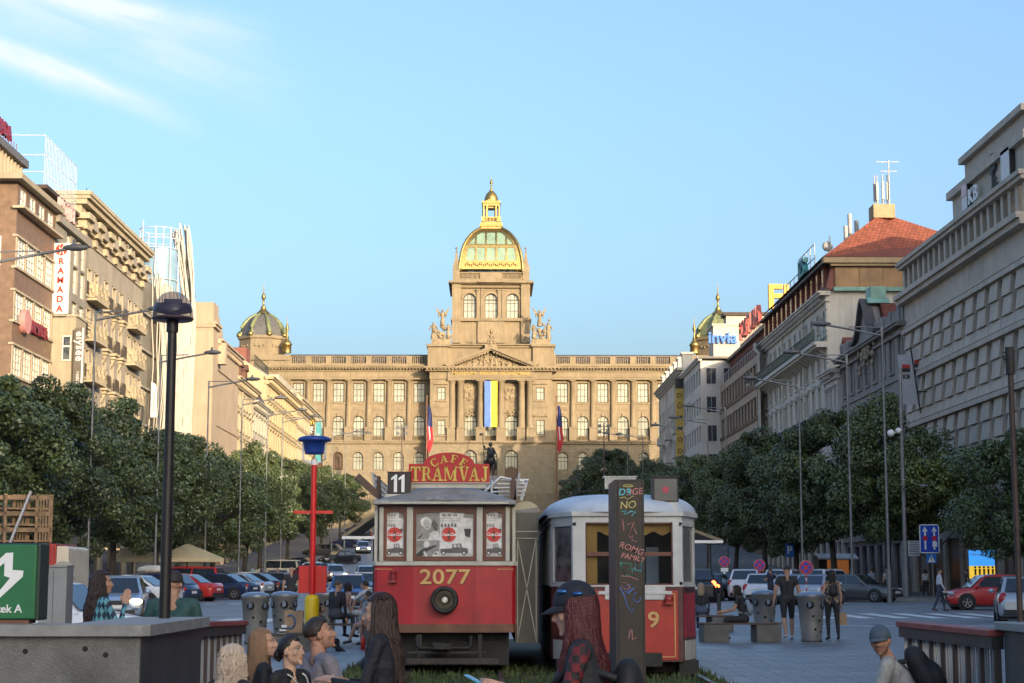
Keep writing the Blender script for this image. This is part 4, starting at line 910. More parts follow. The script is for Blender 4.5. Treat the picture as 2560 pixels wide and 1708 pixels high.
mb.box(0, b.W, -.45, -.15, H+.9, H+1.05); b.part(mb, 'roof_balustrade', plast)
# signs hanging near the museum on the left
dkb = M('sign_darkbrown', (.045, .035, .03), .5); yel = M('sign_yellow', (.75, .48, .03), .5)
t = thing('restaurant_sign', 'dark vertical sign with a yellow letter M on the left near the museum', 'sign', (X(775, 285), 285, Z(1120, 285))); hh = Z(1047, 285)-Z(1120, 285)
B(-.52, .52, -.15, .15, 0, hh).obj('board', dkb, t); mb = MB()
for s in (-1, 1): mb.tube([(s*.2+.2*cos(a*pi/8), -.2, hh-1.05+.75*sin(a*pi/8)) for a in range(9)], .06, 6)
mb.obj('emblem', yel, t); mb = MB()
for i, c in enumerate('McDo'): mb.text(c, Matrix.Translation((-.3, -.18, hh-1.35-i*.75)) @ Matrix.Rotation(pi/2, 4, 'X') @ Matrix.Rotation(-pi/2, 4, 'Z'), .85, .04, .03, 'LEFT')
mb.obj('lettering', signw, t)
t = thing('shop_sign', 'turquoise vertical sign in front of the museum beside the dark restaurant sign', 'sign', (X(793, 288), 288, Z(1155, 288))); hh = Z(1057, 288)-Z(1155, 288)
B(-.45, .45, -.1, .1, 0, hh).obj('board', M('turquoise_sign', (.05, .26, .3), .5), t); mb = MB(); mb.text('oculisio', Matrix.Translation((-.25, -.13, hh-1.8)) @ Matrix.Rotation(pi/2, 4, 'X') @ Matrix.Rotation(-pi/2, 4, 'Z'), .95, .04, 0, 'LEFT'); mb.obj('lettering', signw, t)
# ================= right side
# ---- bank
b = Bld('R', 94, 123, 'bank_building', 'large grey stone bank with a grid of deep narrow windows on the right', 30, 16)
gst = M('grey_granite', (.5, .43, .355), .8, var=.12, sc=.7, streak=.2, bump=.1, bsc=15); n = 11; bw = b.W/n; z0 = 4.9; fh = 3.42; tops = b.zw(19.6); nfl = 4
xs = [bw*(i+.5) for i in range(n)]; zfl = [tops-fh*(k+1) for k in range(nfl)]
ops = [(x+bw*.5-.44, x+bw*.5+.44, z+.75, z+3.0) for x in xs[:-1] for z in zfl]+[(.05, .5, z+.75, z+3.) for z in zfl]
b.wall(z0, b.zw(21.4), ops, gst, rev=.6); b.wall(0, z0, [(1+k*4.1, 4.3+k*4.1, .3, 4.1) for k in range(7)], gst, name='shop_floor')
for k in range(7): mb = MB(); mb.box(1+k*4.1, 4.3+k*4.1, .2, .24, .3, 4.1); b.part(mb, 'shop_window', M('lit_shop_glass', (.08, .05, .03), .2, var=.8, sc=1.2, spec=.3))
for x in xs[:-1]:
    for z in zfl: b.win(x+bw*.5, z+.75, .88, 2.25, 1, 2, 0, DKF, GL, y=.5)
for x in xs:                                            # piers of tilted stone blocks
    mb = MB()
    for z in zfl:
        for q, (za, zb_) in enumerate(((z+.02, z+.72), (z+.75, z+1.86), (z+1.9, z+3.0))):
            w2 = bw*.5-(.47 if q else .06)
            v = [(x-w2, 0, za), (x+w2, 0, za), (x+w2, 0, zb_), (x-w2, 0, zb_), (x-w2, -.22, za), (x+w2, -.22, za), (x+w2, -.07, zb_), (x-w2, -.07, zb_)]
            mb.add(v, [(4, 5, 6, 7), (0, 4, 7, 3), (1, 5, 6, 2), (3, 2, 6, 7), (0, 1, 5, 4)])
        mb.box(x-bw*.5+.02, x+bw*.5-.02, -.3, 0, z+3.05, z+3.36)
    b.part(mb, 'pier', gst)
xl = b.x(107)
b.band([(b.zw(21.4), b.zw(21.75), .55), (b.zw(21.75), b.zw(22.1), .75), (b.zw(19.7), b.zw(19.85), .12)], gst, 'cornice')
zl0, zl1 = b.zw(22.1), b.zw(24.0); nl = 20
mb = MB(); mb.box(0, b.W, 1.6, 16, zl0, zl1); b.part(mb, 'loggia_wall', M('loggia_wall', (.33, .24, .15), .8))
for k in range(nl+1):
    x = .25+k*(b.W-.5)/nl; B(x-.25, x+.25, -.05, .5, zl0, zl1).obj('loggia_pillar', gst, b.root)
    if k < nl: mb = MB(); mb.cyl((x+.7, -.3, zl0+.12), (x+.7, .5, zl0+.3), .1, n=7); mb.box(x+.6, x+.8, -.05, .05, zl0, zl0+.15); b.part(mb, 'floodlight', M('floodlight_brown', (.05, .02, .015), .5))
for k in range(nl): x = .25+(k+.5)*(b.W-.5)/nl; b.win(x, zl0+.3, .8, 1.5, 2, 1, 0, WHF, GL, y=1.5)
b.band([(zl1, zl1+.25, .35), (zl1+.25, zl1+.5, .5)], gst, 'loggia_roof'); mb = MB(); mb.box(-.2, b.W, -.4, 16, zl1+.5, zl1+.6); b.part(mb, 'roof', copper)
mb = MB(); xk = b.x(110.3); mb.box(xk, b.W, .3, 15, zl1+.6, b.zw(26.4)); mb.box(xk-.25, b.W, -.05, 15, b.zw(26.4), b.zw(26.9)); mb.box(xl, b.W, .25, 15, b.zw(26.9), b.zw(28)); mb.box(xl-.2, b.W, -.1, 15, b.zw(28), b.zw(28.4)); b.part(mb, 'attic', gst)
mb = MB(); mb.prism([(.5, zl1+.6), (6, zl1+3.2), (16, zl1+.6)], -.1, xk, 'x'); b.part(mb, 'side_roof', copper)
xq = b.x(106.3); mb = MB(); mb.box(xq-.6, xq+.6, -.05, .25, b.zw(24.9), b.zw(26.6)); b.part(mb, 'logo_panel', M('logo_white', (.55, .5, .5), .4)); mb = MB(); mb.box(xq-.55, xq+.55, -.08, -.05, b.zw(25.75), b.zw(26.55)); b.part(mb, 'logo_upper', M('logo_rose', (.55, .3, .3), .4)); mb = MB(); mb.box(xq-.66, xq+.66, -.02, .3, b.zw(24.84), b.zw(26.66)); b.part(mb, 'logo_frame', iron)
letters(b, 'KB', b.x(104.2), b.zw(24.95), 1.4, M('letter_white', (.75, .75, .75), .5), -.1, .08, bold=.01, aspect=1.25)
rr = random.Random(2); mb = MB()
for k in range(30): mb.ball((b.x(100.8)+rr.gauss(0, .25), .2, b.zw(26.1)+rr.uniform(-1, 1)), rr.uniform(.12, .25), 6, (1, .6, 1))
mb.box(b.x(100.8)-.1, b.x(100.8)+.1, .1, .3, b.zw(25.0), b.zw(27.1)); b.part(mb, 'carved_lion', M('dark_relief', (.1, .1, .1), .7))
xq = b.x(97.6); mb = MB(); mb.box(xq-.8, xq+.8, -.05, .25, b.zw(24.6), b.zw(26.6)); b.part(mb, 'logo_panel', MC['logo_white']); mb = MB(); mb.box(xq-.87, xq+.87, -.02, .3, b.zw(24.53), b.zw(26.67)); b.part(mb, 'logo_frame', iron)
# white bank flags
for (pxa, pxb, pya, pyb, lab) in ((2293, 2318, 870, 1005, 'white bank flag hanging from a slanted pole, the far one of two'), (2256, 2292, 885, 1010, 'white bank flag nearest the lamp pole, the near one of two')):
    yy = 119. if 'far' in lab else 117.; x0, x1 = X(pxa, yy), X(pxb, yy); za, zb_ = Z(pya, yy), Z(pyb, yy)
    t = thing('bank_flag', lab, 'flag', (x0, yy, zb_), 0, 'bank flags'); hh = za-zb_; mb = MB()
    mb.prism([(.25, 0), (x1-x0+.35, 0), (x1-x0, hh), (0, hh)], -.01, .01); mb.obj('cloth', M('flag_cloth', (.46, .46, .48), .8, var=.06), t)
    mb = MB(); zz_ = hh*.66; xc = (x1-x0)*.5+.08; mb.box(xc-.28, xc+.28, -.03, -.012, zz_-.05, zz_+.22); mb.obj('emblem_black', iron, t); mb = MB(); mb.box(xc-.28, xc+.28, -.03, -.012, zz_+.22, zz_+.48); mb.obj('emblem_red', signr, t)
    mb = MB(); mb.text('KB', stand(xc, -.03, zz_-.5), .42, .02, .015); mb.obj('lettering', iron, t)
    mb = MB(); mb.cyl((x1-x0+.5, 0, -.6), (x1-x0-.05, 0, hh+.5), .06, n=6); mb.bar((x1-x0+.3, 0, .9), (30.1-x0, 0, .9), .08); mb.obj('pole', iron, t)
# ---- grey house with the curved gable
b = Bld('R', 123.1, 145.6, 'gabled_grey_house', 'dark grey house with a curved gable and a row of tall white windows', 30, 16)
gpl = M('grey_plaster', (.27, .25, .235), .85, var=.15, sc=.6, streak=.2, bump=.08); H = b.zw(20.3)
xs = ornate(b, H, [(5.4, 2.6, 0), (9.6, 2.6, 0), (b.zw(13), 2.5, 1), (b.zw(17.0), 2.5, 0)], 2.75, gpl, ww=1.25, corn=.9, hood='flat', dent=False)
mb = MB(); mb.box(0, b.W, -.1, .5, H, H+1.1)
for k in range(9): mb.box(.2+k*2.6, .9+k*2.6, -.2, .6, H, H+1.25)
b.part(mb, 'parapet', gpl); xc = b.x(134.6); P = [(xc-4.6, H-.3)]
for k in range(25): a = k/24; P.append((xc-4.4+8.8*a, H+.3+3.0*math.exp(-((a-.5)/.2)**2)))
P.append((xc+4.6, H-.3)); mb = MB(); mb.prism(P, -.35, .6); b.part(mb, 'curved_gable', gpl)
mb = MB()
for p, q in zip(P[1:-2], P[2:-1]): mb.bar((p[0], -.35, p[1]+.1), (q[0], -.35, q[1]+.1), .8, .3)
b.part(mb, 'gable_coping', M('dark_coping', (.07, .065, .065), .7)); mb = MB(); mb.box(xc-.9, xc+.9, 0, 1.2, H+3.2, H+4.4); mb.prism([(xc-1.3, H+3), (xc+1.3, H+3), (xc+.8, H+3.5), (xc-.8, H+3.5)], -.3, 1.4); b.part(mb, 'gable_finial', copper)
mb = MB(); mb.prism([(xc-4, H+.3), (xc+4, H+.3), (xc+1.2, H+3.0), (xc-1.2, H+3.0)], .65, 6); b.part(mb, 'dormer_roof', tile); rr = random.Random(6); mb = MB()
for k in range(60): mb.ball((xc+rr.gauss(0, 1.5), -.38, H-.2-abs(rr.gauss(0, .9))), rr.uniform(.1, .28), 6, (1, .6, 1))
b.part(mb, 'stucco_ornament', M('stucco_gold', (.3, .25, .17), .7, var=.3)); pitched(b, H, H+4.4, tile, 7, over=-.7)
# ---- little white house
b = Bld('R', 145.7, 151, 'small_white_house', 'narrow low white house squeezed between the grey gabled house and the tall white corner building', 29.6, 14)
wpl = M('white_plaster', (.58, .54, .5), .85, var=.1, sc=.6, streak=.22, bump=.06); H = b.zw(19.6); ornate(b, H, [(5.2, 2.1, 0), (8.7, 2.1, 0), (b.zw(12.6), 2.1, 0), (b.zw(16), 2.1, 0)], 1.7, wpl, ww=.85, corn=.9)
pitched(b, H, H+2.6, darkroof, 6); mb = MB(); mb.box(3.2, 4.8, 1, 3, H+.3, H+2.1); b.part(mb, 'dormer', darkroof); mb = MB(); mb.prism([(3, H+2.1), (5, H+2.1), (4, H+2.9)], .8, 3.4); b.part(mb, 'dormer_roof', tile)
# ---- tall white corner building with the red mansard
b = Bld('R', 151.1, 187, 'white_corner_building', 'tall white ornate building with green iron balcony, red mansard floor and red tiled hip roof', 30, 26)
wst = M('white_stone', (.60, .55, .47), .85, var=.1, sc=.5, streak=.2, bump=.08); H = b.zw(27.2)
ornate(b, H, [(5.2, 2.4, 0), (9.2, 2.3, 0), (12.8, 2.2, 0), (b.zw(16.9), 2.1, 0), (b.zw(20.1), 2.0, 0), (b.zw(24.0), 1.7, 1)], 3.0, wst, ww=1.15, corn=1.0, hood='tri', pil=4)
mans = M('red_mansard', (.2, .055, .035), .65, var=.22, sc=1, streak=.2); zm = b.zw(29.7)
mb = MB(); mb.prism([(-.1, H), (.5, zm), (25.5, zm), (25.9, H)], .4, b.W-.05, 'x'); b.part(mb, 'mansard_floor', mans)
for k in range(13):
    x = 1.2+k*2.75; mb = MB(); mb.box(x-.5, x+.5, -.05, .7, H+.5, H+2.6); mb.box(x-.65, x+.65, -.2, .8, H+2.6, H+2.8); b.part(mb, 'dormer', mans); mb = MB(); mb.box(x-.35, x+.35, -.08, -.04, H+.7, H+2.4); b.part(mb, 'dormer_pane', GL)
b.band([(zm, zm+.25, .4), (H, H+.3, .3)], darkroof, 'gutter'); b.part(B(b.W-.1, b.W+.5, .5, 25.8, H, H+.35), 'copper_ledge', copper)
bronze = M('bronze_panel', (0.189, 0.107, 0.0492), .4, .35, var=.3, sc=.6, streak=.2); mb = MB(); mb.box(b.W-.05, b.W+.12, .7, 26, H+.4, zm)
for k in range(9): mb.box(b.W+.12, b.W+.17, .8+k*2.1, .86+k*2.1, H+.4, zm)
b.part(mb, 'bronze_cladding', bronze); b.part(B(b.W-.02, b.W+.3, 8.2, 9.3, H-1.5, zm), 'white_pillar', wst)
mb = MB(); mb.box(b.W-.2, b.W+.75, -.4, 26, zm, zm+.5); mb.box(b.W, b.W+.55, .3, 26, zm-.25, zm); b.part(mb, 'eave', M('eave_ochre', (.36, .26, .15), .8))
mb = MB(); zr = b.zw(35.7); e = b.W+.8
V = [(e, -.5, zm+.5), (e, 26, zm+.5), (e-7, 6.5, zr), (e-9, 15, zr-2.2), (0, -.5, zm+.5), (0, 6.5, zr), (0, 26, zm+.5)]
mb.add(V, [(0, 1, 3, 2), (0, 2, 5, 4), (2, 3, 6, 5)]); mb.add([V[1], V[6], V[3]], [(0, 1, 2)]); b.part(mb, 'hip_roof', tile)
mb = MB(); mb.box(e-8.3, e-6.2, 5.6, 7.6, zr-.6, zr+.7)
b.part(mb, 'chimney', M('ochre_chimney', (.36, .25, .14), .8)); mb = MB()
for k in range(7): a = k*.9; x, y = e-7.2+.62*cos(a), 6.6+.62*sin(a); mb.box(x-.13, x+.13, y-.1, y+.1, zr+1.2, zr+2.9); mb.cyl((x*.97+(e-7.2)*.03, y, zr+.7), (x, y, zr+3.6), .06, n=5)
mb.cyl((e-6.6, 7.2, zr), (e-6.6, 7.2, zr+5), .06, n=5); mb.bar((e-6.6, 6, zr+4.8), (e-6.6, 8.2, zr+4.8), .06); mb.bar((e-6.6, 6.4, zr+3.9), (e-6.6, 8, zr+3.9), .06)
for k, h in ((14, 2.6), (16, 1.8), (11, 1.3)): mb.cyl((e-k, 5.0, zr-1.5), (e-k, 5.0, zr-1.2+h), .22, n=8)
mb.cyl((e-18, 3.8, zr-2.6), (e-18, 3.8, zr), .08, n=5); mb.ball((e-18.2, 3.6, zr-1), .55, 8, (.4, 1, 1)); b.part(mb, 'antenna_cluster', M('antenna_grey', (.4, .38, .35), .5))
mb = MB(); zr2 = zm+.3
for k in range(8): x = 14+k*2.2; mb.cyl((x, .2, zr2), (x, .2, zr2+1.6+1.2*(k > 3)), .05, n=5)
for q in (.7, 1.5): mb.bar((14, .2, zr2+q), (29.5, .2, zr2+q), .07)
mb.bar((21, .2, zr2+2.8), (29.5, .2, zr2+2.8), .07); b.part(mb, 'roof_railing', wirew); mb = MB(); mb.text('IZS', stand(25.5, -.2, zr2+.4), 2.3, .5, .04); b.part(mb, 'rooftop_lettering', M('teal_letter', (.04, .2, .22), .5))
zb_ = b.zw(22.7); mb = MB(); mb.box(1.5, b.W+.1, -1.3, 0, zb_-.3, zb_); mb.box(1.5, b.W+.1, -1.1, 0, zb_-.5, zb_-.3)
for k in range(24): x = 2+k*1.43; mb.prism([(-1, zb_-.5), (0, zb_-.5), (0, zb_-1.2)], x-.12, x+.12, 'x')
b.part(mb, 'balcony_slab', wst); gir = M('green_iron', (.025, .06, .055), .5); mb = MB()
for k in range(124): x = 1.6+k*.28; mb.bar((x, -1.25, zb_), (x, -1.25, zb_+1.05), .045)
for q in (.06, .3, .8, 1.05): mb.bar((1.6, -1.25, zb_+q), (b.W+.1, -1.25, zb_+q), .06)
for k in range(42): mb.cyl((2+k*.82, -1.28, zb_+.55), (2+k*.82, -1.22, zb_+.55), .2, n=10)
for k in range(5): mb.bar((b.W+.08, -1.25+k*.27, zb_), (b.W+.08, -1.25+k*.27, zb_+1.05), .045)
b.part(mb, 'iron_balcony', gir)
for k in range(11): mb = MB(); x = 1.6+k*3.2; mb.prism([(-.9, b.zw(16.1)), (-.02, b.zw(16.9)), (-.02, b.zw(15.7))], x-1., x+1., 'x'); b.part(mb, 'awning', M('awning_black', (.03, .03, .032), .7))
mb = MB(); mb.lathe([(2.6, 4), (2.6, H-1), (3, H-.6), (3, H)], (1.6, 1.6, 0), 20, pi*.6, pi*1.6); b.part(mb, 'round_corner_bay', wst); mb = MB()
for fz in (b.zw(16.9), b.zw(20.1), b.zw(12.8)):
    for a in (pi*.85, pi*1.1, pi*1.35): mb.box(-.45, .45, -.04, .04, 0, 2.1); mb.xf(Matrix.Translation((1.6+2.62*cos(a), 1.6+2.62*sin(a), fz)) @ Matrix.Rotation(a+pi/2, 4, 'Z'), len(mb.v)-8)
b.part(mb, 'bay_windows', GL); mb = MB(); mb.lathe([(2.7, zb_-.4), (3.9, zb_-.2), (3.9, zb_)], (1.6, 1.6, 0), 20, pi*.6, pi*1.6); b.part(mb, 'bay_balcony', wst); mb = MB()
for k in range(26): a = pi*.6+k*pi/25; mb.bar((1.6+3.8*cos(a), 1.6+3.8*sin(a), zb_), (1.6+3.8*cos(a), 1.6+3.8*sin(a), zb_+1.05), .05)
for q in (.1, .8, 1.05): mb.tube([(1.6+3.8*cos(pi*.6+k*pi/25), 1.6+3.8*sin(pi*.6+k*pi/25), zb_+q) for k in range(26)], .04, 5)
b.part(mb, 'bay_rail', gir)
# ---- brown office block
b = Bld('R', 200, 244, 'brown_office_block', 'brown office block with beige spandrels and letters on its roof on the right', 32.8, 18)
tan_ = M('tan_panel', (0.414, 0.31, 0.218), .8, var=.1, sc=.6, streak=.12); redp = M('red_brick', (.2, .07, .055), .85, var=.15, sc=2); brf = M('bronze_frame', (.11, .075, .06), .5, var=.15)
H = b.zw(29.2); z = H-.9; n = 16; bw = b.W/n; xs = [bw*(i+.5) for i in range(n)]; fl = []
while z-2.6 > 5: fl.append((z-2.6, 2.5)); z -= 4.0
b.wall(5, H, [(x-bw*.43, x+bw*.43, z, z+h) for z, h in fl for x in xs], tan_, rev=.3); b.wall(0, 5, [], brf, name='shop_floor')
for z, h in fl:
    for x in xs: b.win(x, z, bw*.86, h, 2, 2, 0, brf, GL, y=.2, zs=[.5])
    mb = MB(); mb.box(0, b.W, -.12, 0, z-.5, z-.05)
    for k in range(n*2): mb.box(.2+k*bw/2, .2+k*bw/2+.25, -.2, -.1, z-.5, z-.05)
    b.part(mb, 'spandrel_grille', brf)
zt = b.zw(33); b.wall(H+.01, zt-.4, [(x-bw*.4, x+bw*.4, H+.9, H+2.7) for x in xs], redp, y=1.5, name='top_floor'); mb = MB(); mb.box(-.3, b.W+.3, .9, 18, zt-.4, zt); b.part(mb, 'roof_slab', brf)
for x in xs: b.win(x, H+.9, bw*.8, 1.8, 2, 1, 0, brf, GL, y=1.7)
flush_extra(b.root)
mb = MB(); mb.bar((0, -.1, H+1), (b.W, -.1, H+1), .06)
for k in range(30): mb.bar((k*1.5, -.1, H), (k*1.5, -.1, H+1), .05)
b.part(mb, 'terrace_rail', wirew); b.part(B(b.W-.01, b.W+.35, -.05, 4, 5, H), 'end_wall', M('dark_panel', (.06, .05, .05), .5)); 
pinkr = M('red_letter', (.42, .09, .07), .5, var=.1); letters(b, 'FORTUNA', 21., zt+1.0, 3.3, pinkr, 1.2, .5, 'rooftop_lettering', aspect=1.15, bold=.04)
mb = MB(); mb.text('FU', Matrix.Translation((33., 4, zt+2.2)) @ Matrix.Rotation(pi/2, 4, 'Z') @ Matrix.Rotation(pi/2, 4, 'X'), 4.2, .8, .1); b.part(mb, 'rooftop_initials', M('orange_letter', (.8, .38, .03), .5)); mb = MB()
for k in range(20): mb.bar((10+k*1.2, 1.5, zt), (10+k*1.2, 1.5, zt+1.2), .1)
mb.bar((10, 1.5, zt+.6), (34, 1.5, zt+.6), .1); b.part(mb, 'letter_frame', brf)
# ---- pale block with the blue letters
b = Bld('R', 244.1, 266.5, 'pale_office_block', 'pale grey office block with blue lettering on its stepped attic', 30, 20)
pal = M('pale_stone', (.56, .51, .45), .8, var=.09, sc=.5, streak=.12); H = b.zw(33.4); fl = [(H-4.0-k*4.1, 2.4) for k in range(6)]; xs = [2.2+k*3.1 for k in range(7)]
b.wall(5, H-.6, [(x-.85, x+.85, z, z+h) for z, h in fl for x in xs], pal, rev=.3); b.wall(0, 5, [], pal, name='shop_floor')
for z, h in fl:
    for x in xs: b.win(x, z, 1.7, h, 2, 1, 0, DKF, GL, y=.2)
    for yy in (1.5, 4.0): window(b.root, b.W+.03, yy, z, 1.5, h, 2, 1, 0, WHF, GL, rz=pi/2)
b.band([(H-.6, H-.3, .3), (H-.3, H, .5)], pal); b.part(B(-.2, b.W+.4, -.3, 20, H-.3, H), 'roof_slab', M('dark_gravel_roof', (.16, .15, .13), .8))
z1 = b.zw(35.2); z2 = b.zw(38.6); z3 = b.zw(40.6); mb = MB(); mb.box(b.W-8, b.W-3, 2.3, 19, H, z2); mb.box(b.W-7.6, b.W-5, 4.5, 19, z2, z3-.5); mb.box(b.W-8.1, b.W-2.8, 2.1, 19.1, z2-.3, z2); b.part(mb, 'attic', M('attic_cream', (.5, .45, .37), .8, var=.08, streak=.15))
b.part(B(b.W-7.9, b.W-4.7, 4.1, 19.5, z3-.5, z3), 'attic_roof', darkroof); mb = MB(); mb.text('invia', Matrix.Translation((b.W-2.7, 3.6, Z(857, 247)-b.base)) @ Matrix.Rotation(pi/2, 4, 'Z') @ Matrix.Rotation(pi/2, 4, 'X'), 2.35, .4, .06); b.part(mb, 'rooftop_lettering', M('blue_letter', (.03, .16, .6), .45))
# ---- ornate grey house with the gold vertical sign
b = Bld('R', 266.6, 304, 'ornate_grey_house', 'pale ornate fashion house with chimneys farthest up on the right', 30, 18)
H = b.zw(34.6); ornate(b, H, [(5.8, 2.4, 0), (9.6, 2.4, 0), (13.4, 2.4, 0), (17.2, 2.2, 0), (20.6, 1.9, 1)], 3.0, wst, corn=1.2, hood='tri', pil=4)
for k in range(6): x = 3+k*6.3; mb = MB(); mb.box(x-.8, x+.8, .2, 1.8, H, H+2.4); mb.box(x-1, x+1, 0, 2, H+2.4, H+2.7); b.part(mb, 'chimney', wst)
for z in (9.2, 13, 16.8):
    for x in (8, 20, 32): mb = MB(); mb.box(x-1.6, x+1.6, -1.2, 0, z-.3, z+.9); b.part(mb, 'balcony', wst)
gdk = M('gold_panel', (.55, .36, .07), .5, var=.08); t = thing('fashion_house_sign', 'tall gold vertical sign with black letters on the ornate house at the far right', 'sign', (X(1703, 266), 266.2, Z(1165, 266))); hh = Z(1000-29, 266)-Z(1165, 266); h2 = Z(946, 266)-Z(1165, 266)
B(-.62, .62, -.2, .2, 0, hh).obj('board', gdk, t); B(-.62, .62, -.2, .2, hh, h2).obj('cap', iron, t); mb = MB()
for i, c in enumerate('D\u016eM\u00a0M\u00d3DY'.replace('\u00a0', '')): mb.text(c, stand(0, -.24, hh*.885-i*hh*.143), .95, .05, .005, aspect=1.2)
mb.obj('lettering', iron, t)
# ---- unseen houses on the right, added and sized to shade the square
for ya, yb, H, nm, lb in ((-14, 45, 33, 'corner_shade_building', 'stone office building across the side street on the right, out of view'), (-150, -14.2, 19.5, 'low_shade_building', 'low shop building behind the photographer on the right, out of view')):
    b = Bld('R', ya, yb, nm, lb, 30, 70); ornate(b, H, [(6, 2.2, 0), (10, 2.2, 0)]+([(14, 2.2, 0), (18, 2.2, 0)] if H > 20 else []), 6.5, pal, corn=1.2); flush_extra(b.root)
b = Bld('R', 58, 138, 'rear_shade_block', 'stone block behind the bank on the right, out of view', 48, 40); b.wall(0, 37, [], pal)  # unseen block, sized to shade the near side of the white building
# ---------------------------------------------------------------- trees
leafm = M('linden_leaf', (.072, .1, .034), .42, var=.45, sc=.55, spec=.6, ov=.35)
leafl = M('young_linden_leaf', (.11, .135, .035), .45, var=.4, sc=.6, spec=.6, ov=.2)
bark = M('bark', (.06, .05, .042), .9, var=.3, sc=5, bump=.5, bsc=20)
def crown_mesh(name, seed, R, H, nclump, nleaf, ls, mat):
    r = np.random.RandomState(seed); P = []; 
    for i in range(nclump):
        while 1:
            q = r.uniform(-1, 1, 3)
            if np.dot(q, q) < 1: break
        q = q/np.linalg.norm(q)*np.dot(q, q)**.28*r.uniform(.8, 1.12)
        taper = 1-.45*max(0, q[2])**1.5
        c = np.array([q[0]*R*taper, q[1]*R*taper, q[2]*H/2]); cr = r.uniform(.5, 1.5)*(.8 if q[2] > .6 else 1)
        d = r.normal(size=(nleaf, 3)); d /= np.linalg.norm(d, axis=1)[:, None]; d *= (r.uniform(.35, 1, (nleaf, 1)))**.5*cr; d[:, 2] *= .72
        P.append(np.hstack([c+d, d/cr]))
    P = np.vstack(P); n = len(P); ctr = P[:, :3]; nrm = P[:, 3:]+r.normal(scale=.55, size=(n, 3))+np.array([0, 0, .35]); nrm /= np.linalg.norm(nrm, axis=1)[:, None]
    t = np.cross(nrm, r.normal(size=(n, 3))); t /= np.linalg.norm(t, axis=1)[:, None]; b = np.cross(nrm, t); s = (ls*r.uniform(.6, 1.3, (n, 1)))
    V = np.stack([ctr-t*s*.5, ctr+b*s*.42, ctr+t*s*.62-nrm*s*.12, ctr-b*s*.42], 1).reshape(-1, 3)
    me = bpy.data.meshes.new(name); me.vertices.add(4*n); me.vertices.foreach_set('co', V.astype('f').ravel()); me.loops.add(4*n); me.loops.foreach_set('vertex_index', np.arange(4*n, dtype='i'))
    me.polygons.add(n); me.polygons.foreach_set('loop_start', np.arange(0, 4*n, 4, dtype='i')); me.polygons.foreach_set('loop_total', np.full(n, 4, 'i')); me.update(); me.validate(); me.materials.append(mat); return me
CR = [crown_mesh('crown', 10+i, 4.0, 8.6, 88, 560, .165, leafm) for i in range(4)]
CL = crown_mesh('light_crown', 31, 3.9, 5.6, 90, 280, .2, leafl)
def trunk_mesh(seed):
    r = random.Random(seed); mb = MB(); lean = r.uniform(-.3, .3)
    P = [(0, 0, -.2), (.05, 0, 1.2), (lean*.4, .05, 2.8), (lean, .1, 5), (lean*1.3, .1, 8)]
    mb.tube(P, [.26, .2, .17, .13, .05], 8)
    for k in range(7):
        a = k*2*pi/7+r.uniform(-.3, .3); z = r.uniform(2.6, 5); q = r.uniform(2, 3.2)
        mb.tube([(lean*.6, .05, z), (lean*.6+q*.4*cos(a), q*.4*sin(a), z+.9), (lean*.6+q*cos(a), q*sin(a), z+2.2)], [.1, .07, .025], 6)
    return mb.mesh('trunk', bark)
TR = [trunk_mesh(i) for i in range(3)]
def tree(x, y, h, label, group, i, rad=4.1, light=False, rz=None):
    t = thing('linden_tree', label, 'tree', (x, y, g(y)+.13), rz if rz is not None else i*1.37, group)
    k = h/11.5; hz = (5.6 if light else 8.6)*k
    inst('trunk', TR[i % 3], t, (0, 0, 0), 0, (k, k, k))
    inst('crown', CL if light else CR[i % 4], t, (0, 0, h-hz/2-.2), 0, (rad/4.1*(.93+.1*sin(i*2.3)), rad/4.1*(.95+.09*cos(i*3.1)), k)); return t
lt = [(73, 10.3), (81, 10.9), (90, 10.7), (99.5, 11.4), (110, 11), (122, 11.4), (135, 11), (150, 12), (166, 12.4), (184, 11.6), (204, 11.2), (226, 10.6), (248, 10)]
lab_l = ['at the left edge above the green metro sign', 'its top before the brown banded hotel', 'below the white vertical hotel sign', 'below the crossed stone balconies', 'in front of the wavy white fins', 'below the plain beige stone building', 'before the foot of the plain beige stone building', 'under the cream house with brown dormers', 'under the steep brown mansard house, sunlit on top', 'beside the red signpost', 'seen just right of the blue topped post', 'right of the dark restaurant sign, sunlit', 'last of the left row, beside the red tram']
for i, ((y, h), lb) in enumerate(zip(lt, lab_l)): tree(-21.6+.5*sin(i*2.1), y, h, 'left row linden '+lb, 'lindens on the left pavement', i, 4.0 if y < 120 else 3.9)
rt = [(27.4, 90, 9.2, 4, 'cut off by the right edge behind the rusty pole', 0), (26.4, 103.5, 8.6, 4, 'low with light fresh green leaves, behind the blue lane sign', 1), (24.6, 107, 12.5, 4.2, 'tall and dark below the white bank flags', 0), (22.6, 114, 12.6, 4, 'tall and dark before the grey gabled house', 0), (21.7, 123, 11.4, 4, 'below the small white house', 0), (21.3, 134, 12.2, 4, 'with a pointed top before the tall white corner building', 0), (21, 148, 12, 4, 'dark, below the green iron balcony', 0), (20.8, 165, 12, 4, 'before the brown office block', 0), (21, 186, 12, 4, 'below the blue lettered office block', 0), (21.3, 212, 11.4, 4, 'under the gold vertical sign', 0), (21, 240, 11.5, 4.2, 'behind the white tram roof', 0), (18.4, 268, 14, 5.4, 'broad and round in front of the museum', 0), (14.6, 284, 10.5, 4.2, 'lower, before the museum wall beside the flagpole', 0)]
for i, (x, y, h, r, lb, li) in enumerate(rt): tree(x, y, h, 'linden on the right, '+lb, 'lindens on the right pavement', i+1, r, bool(li))
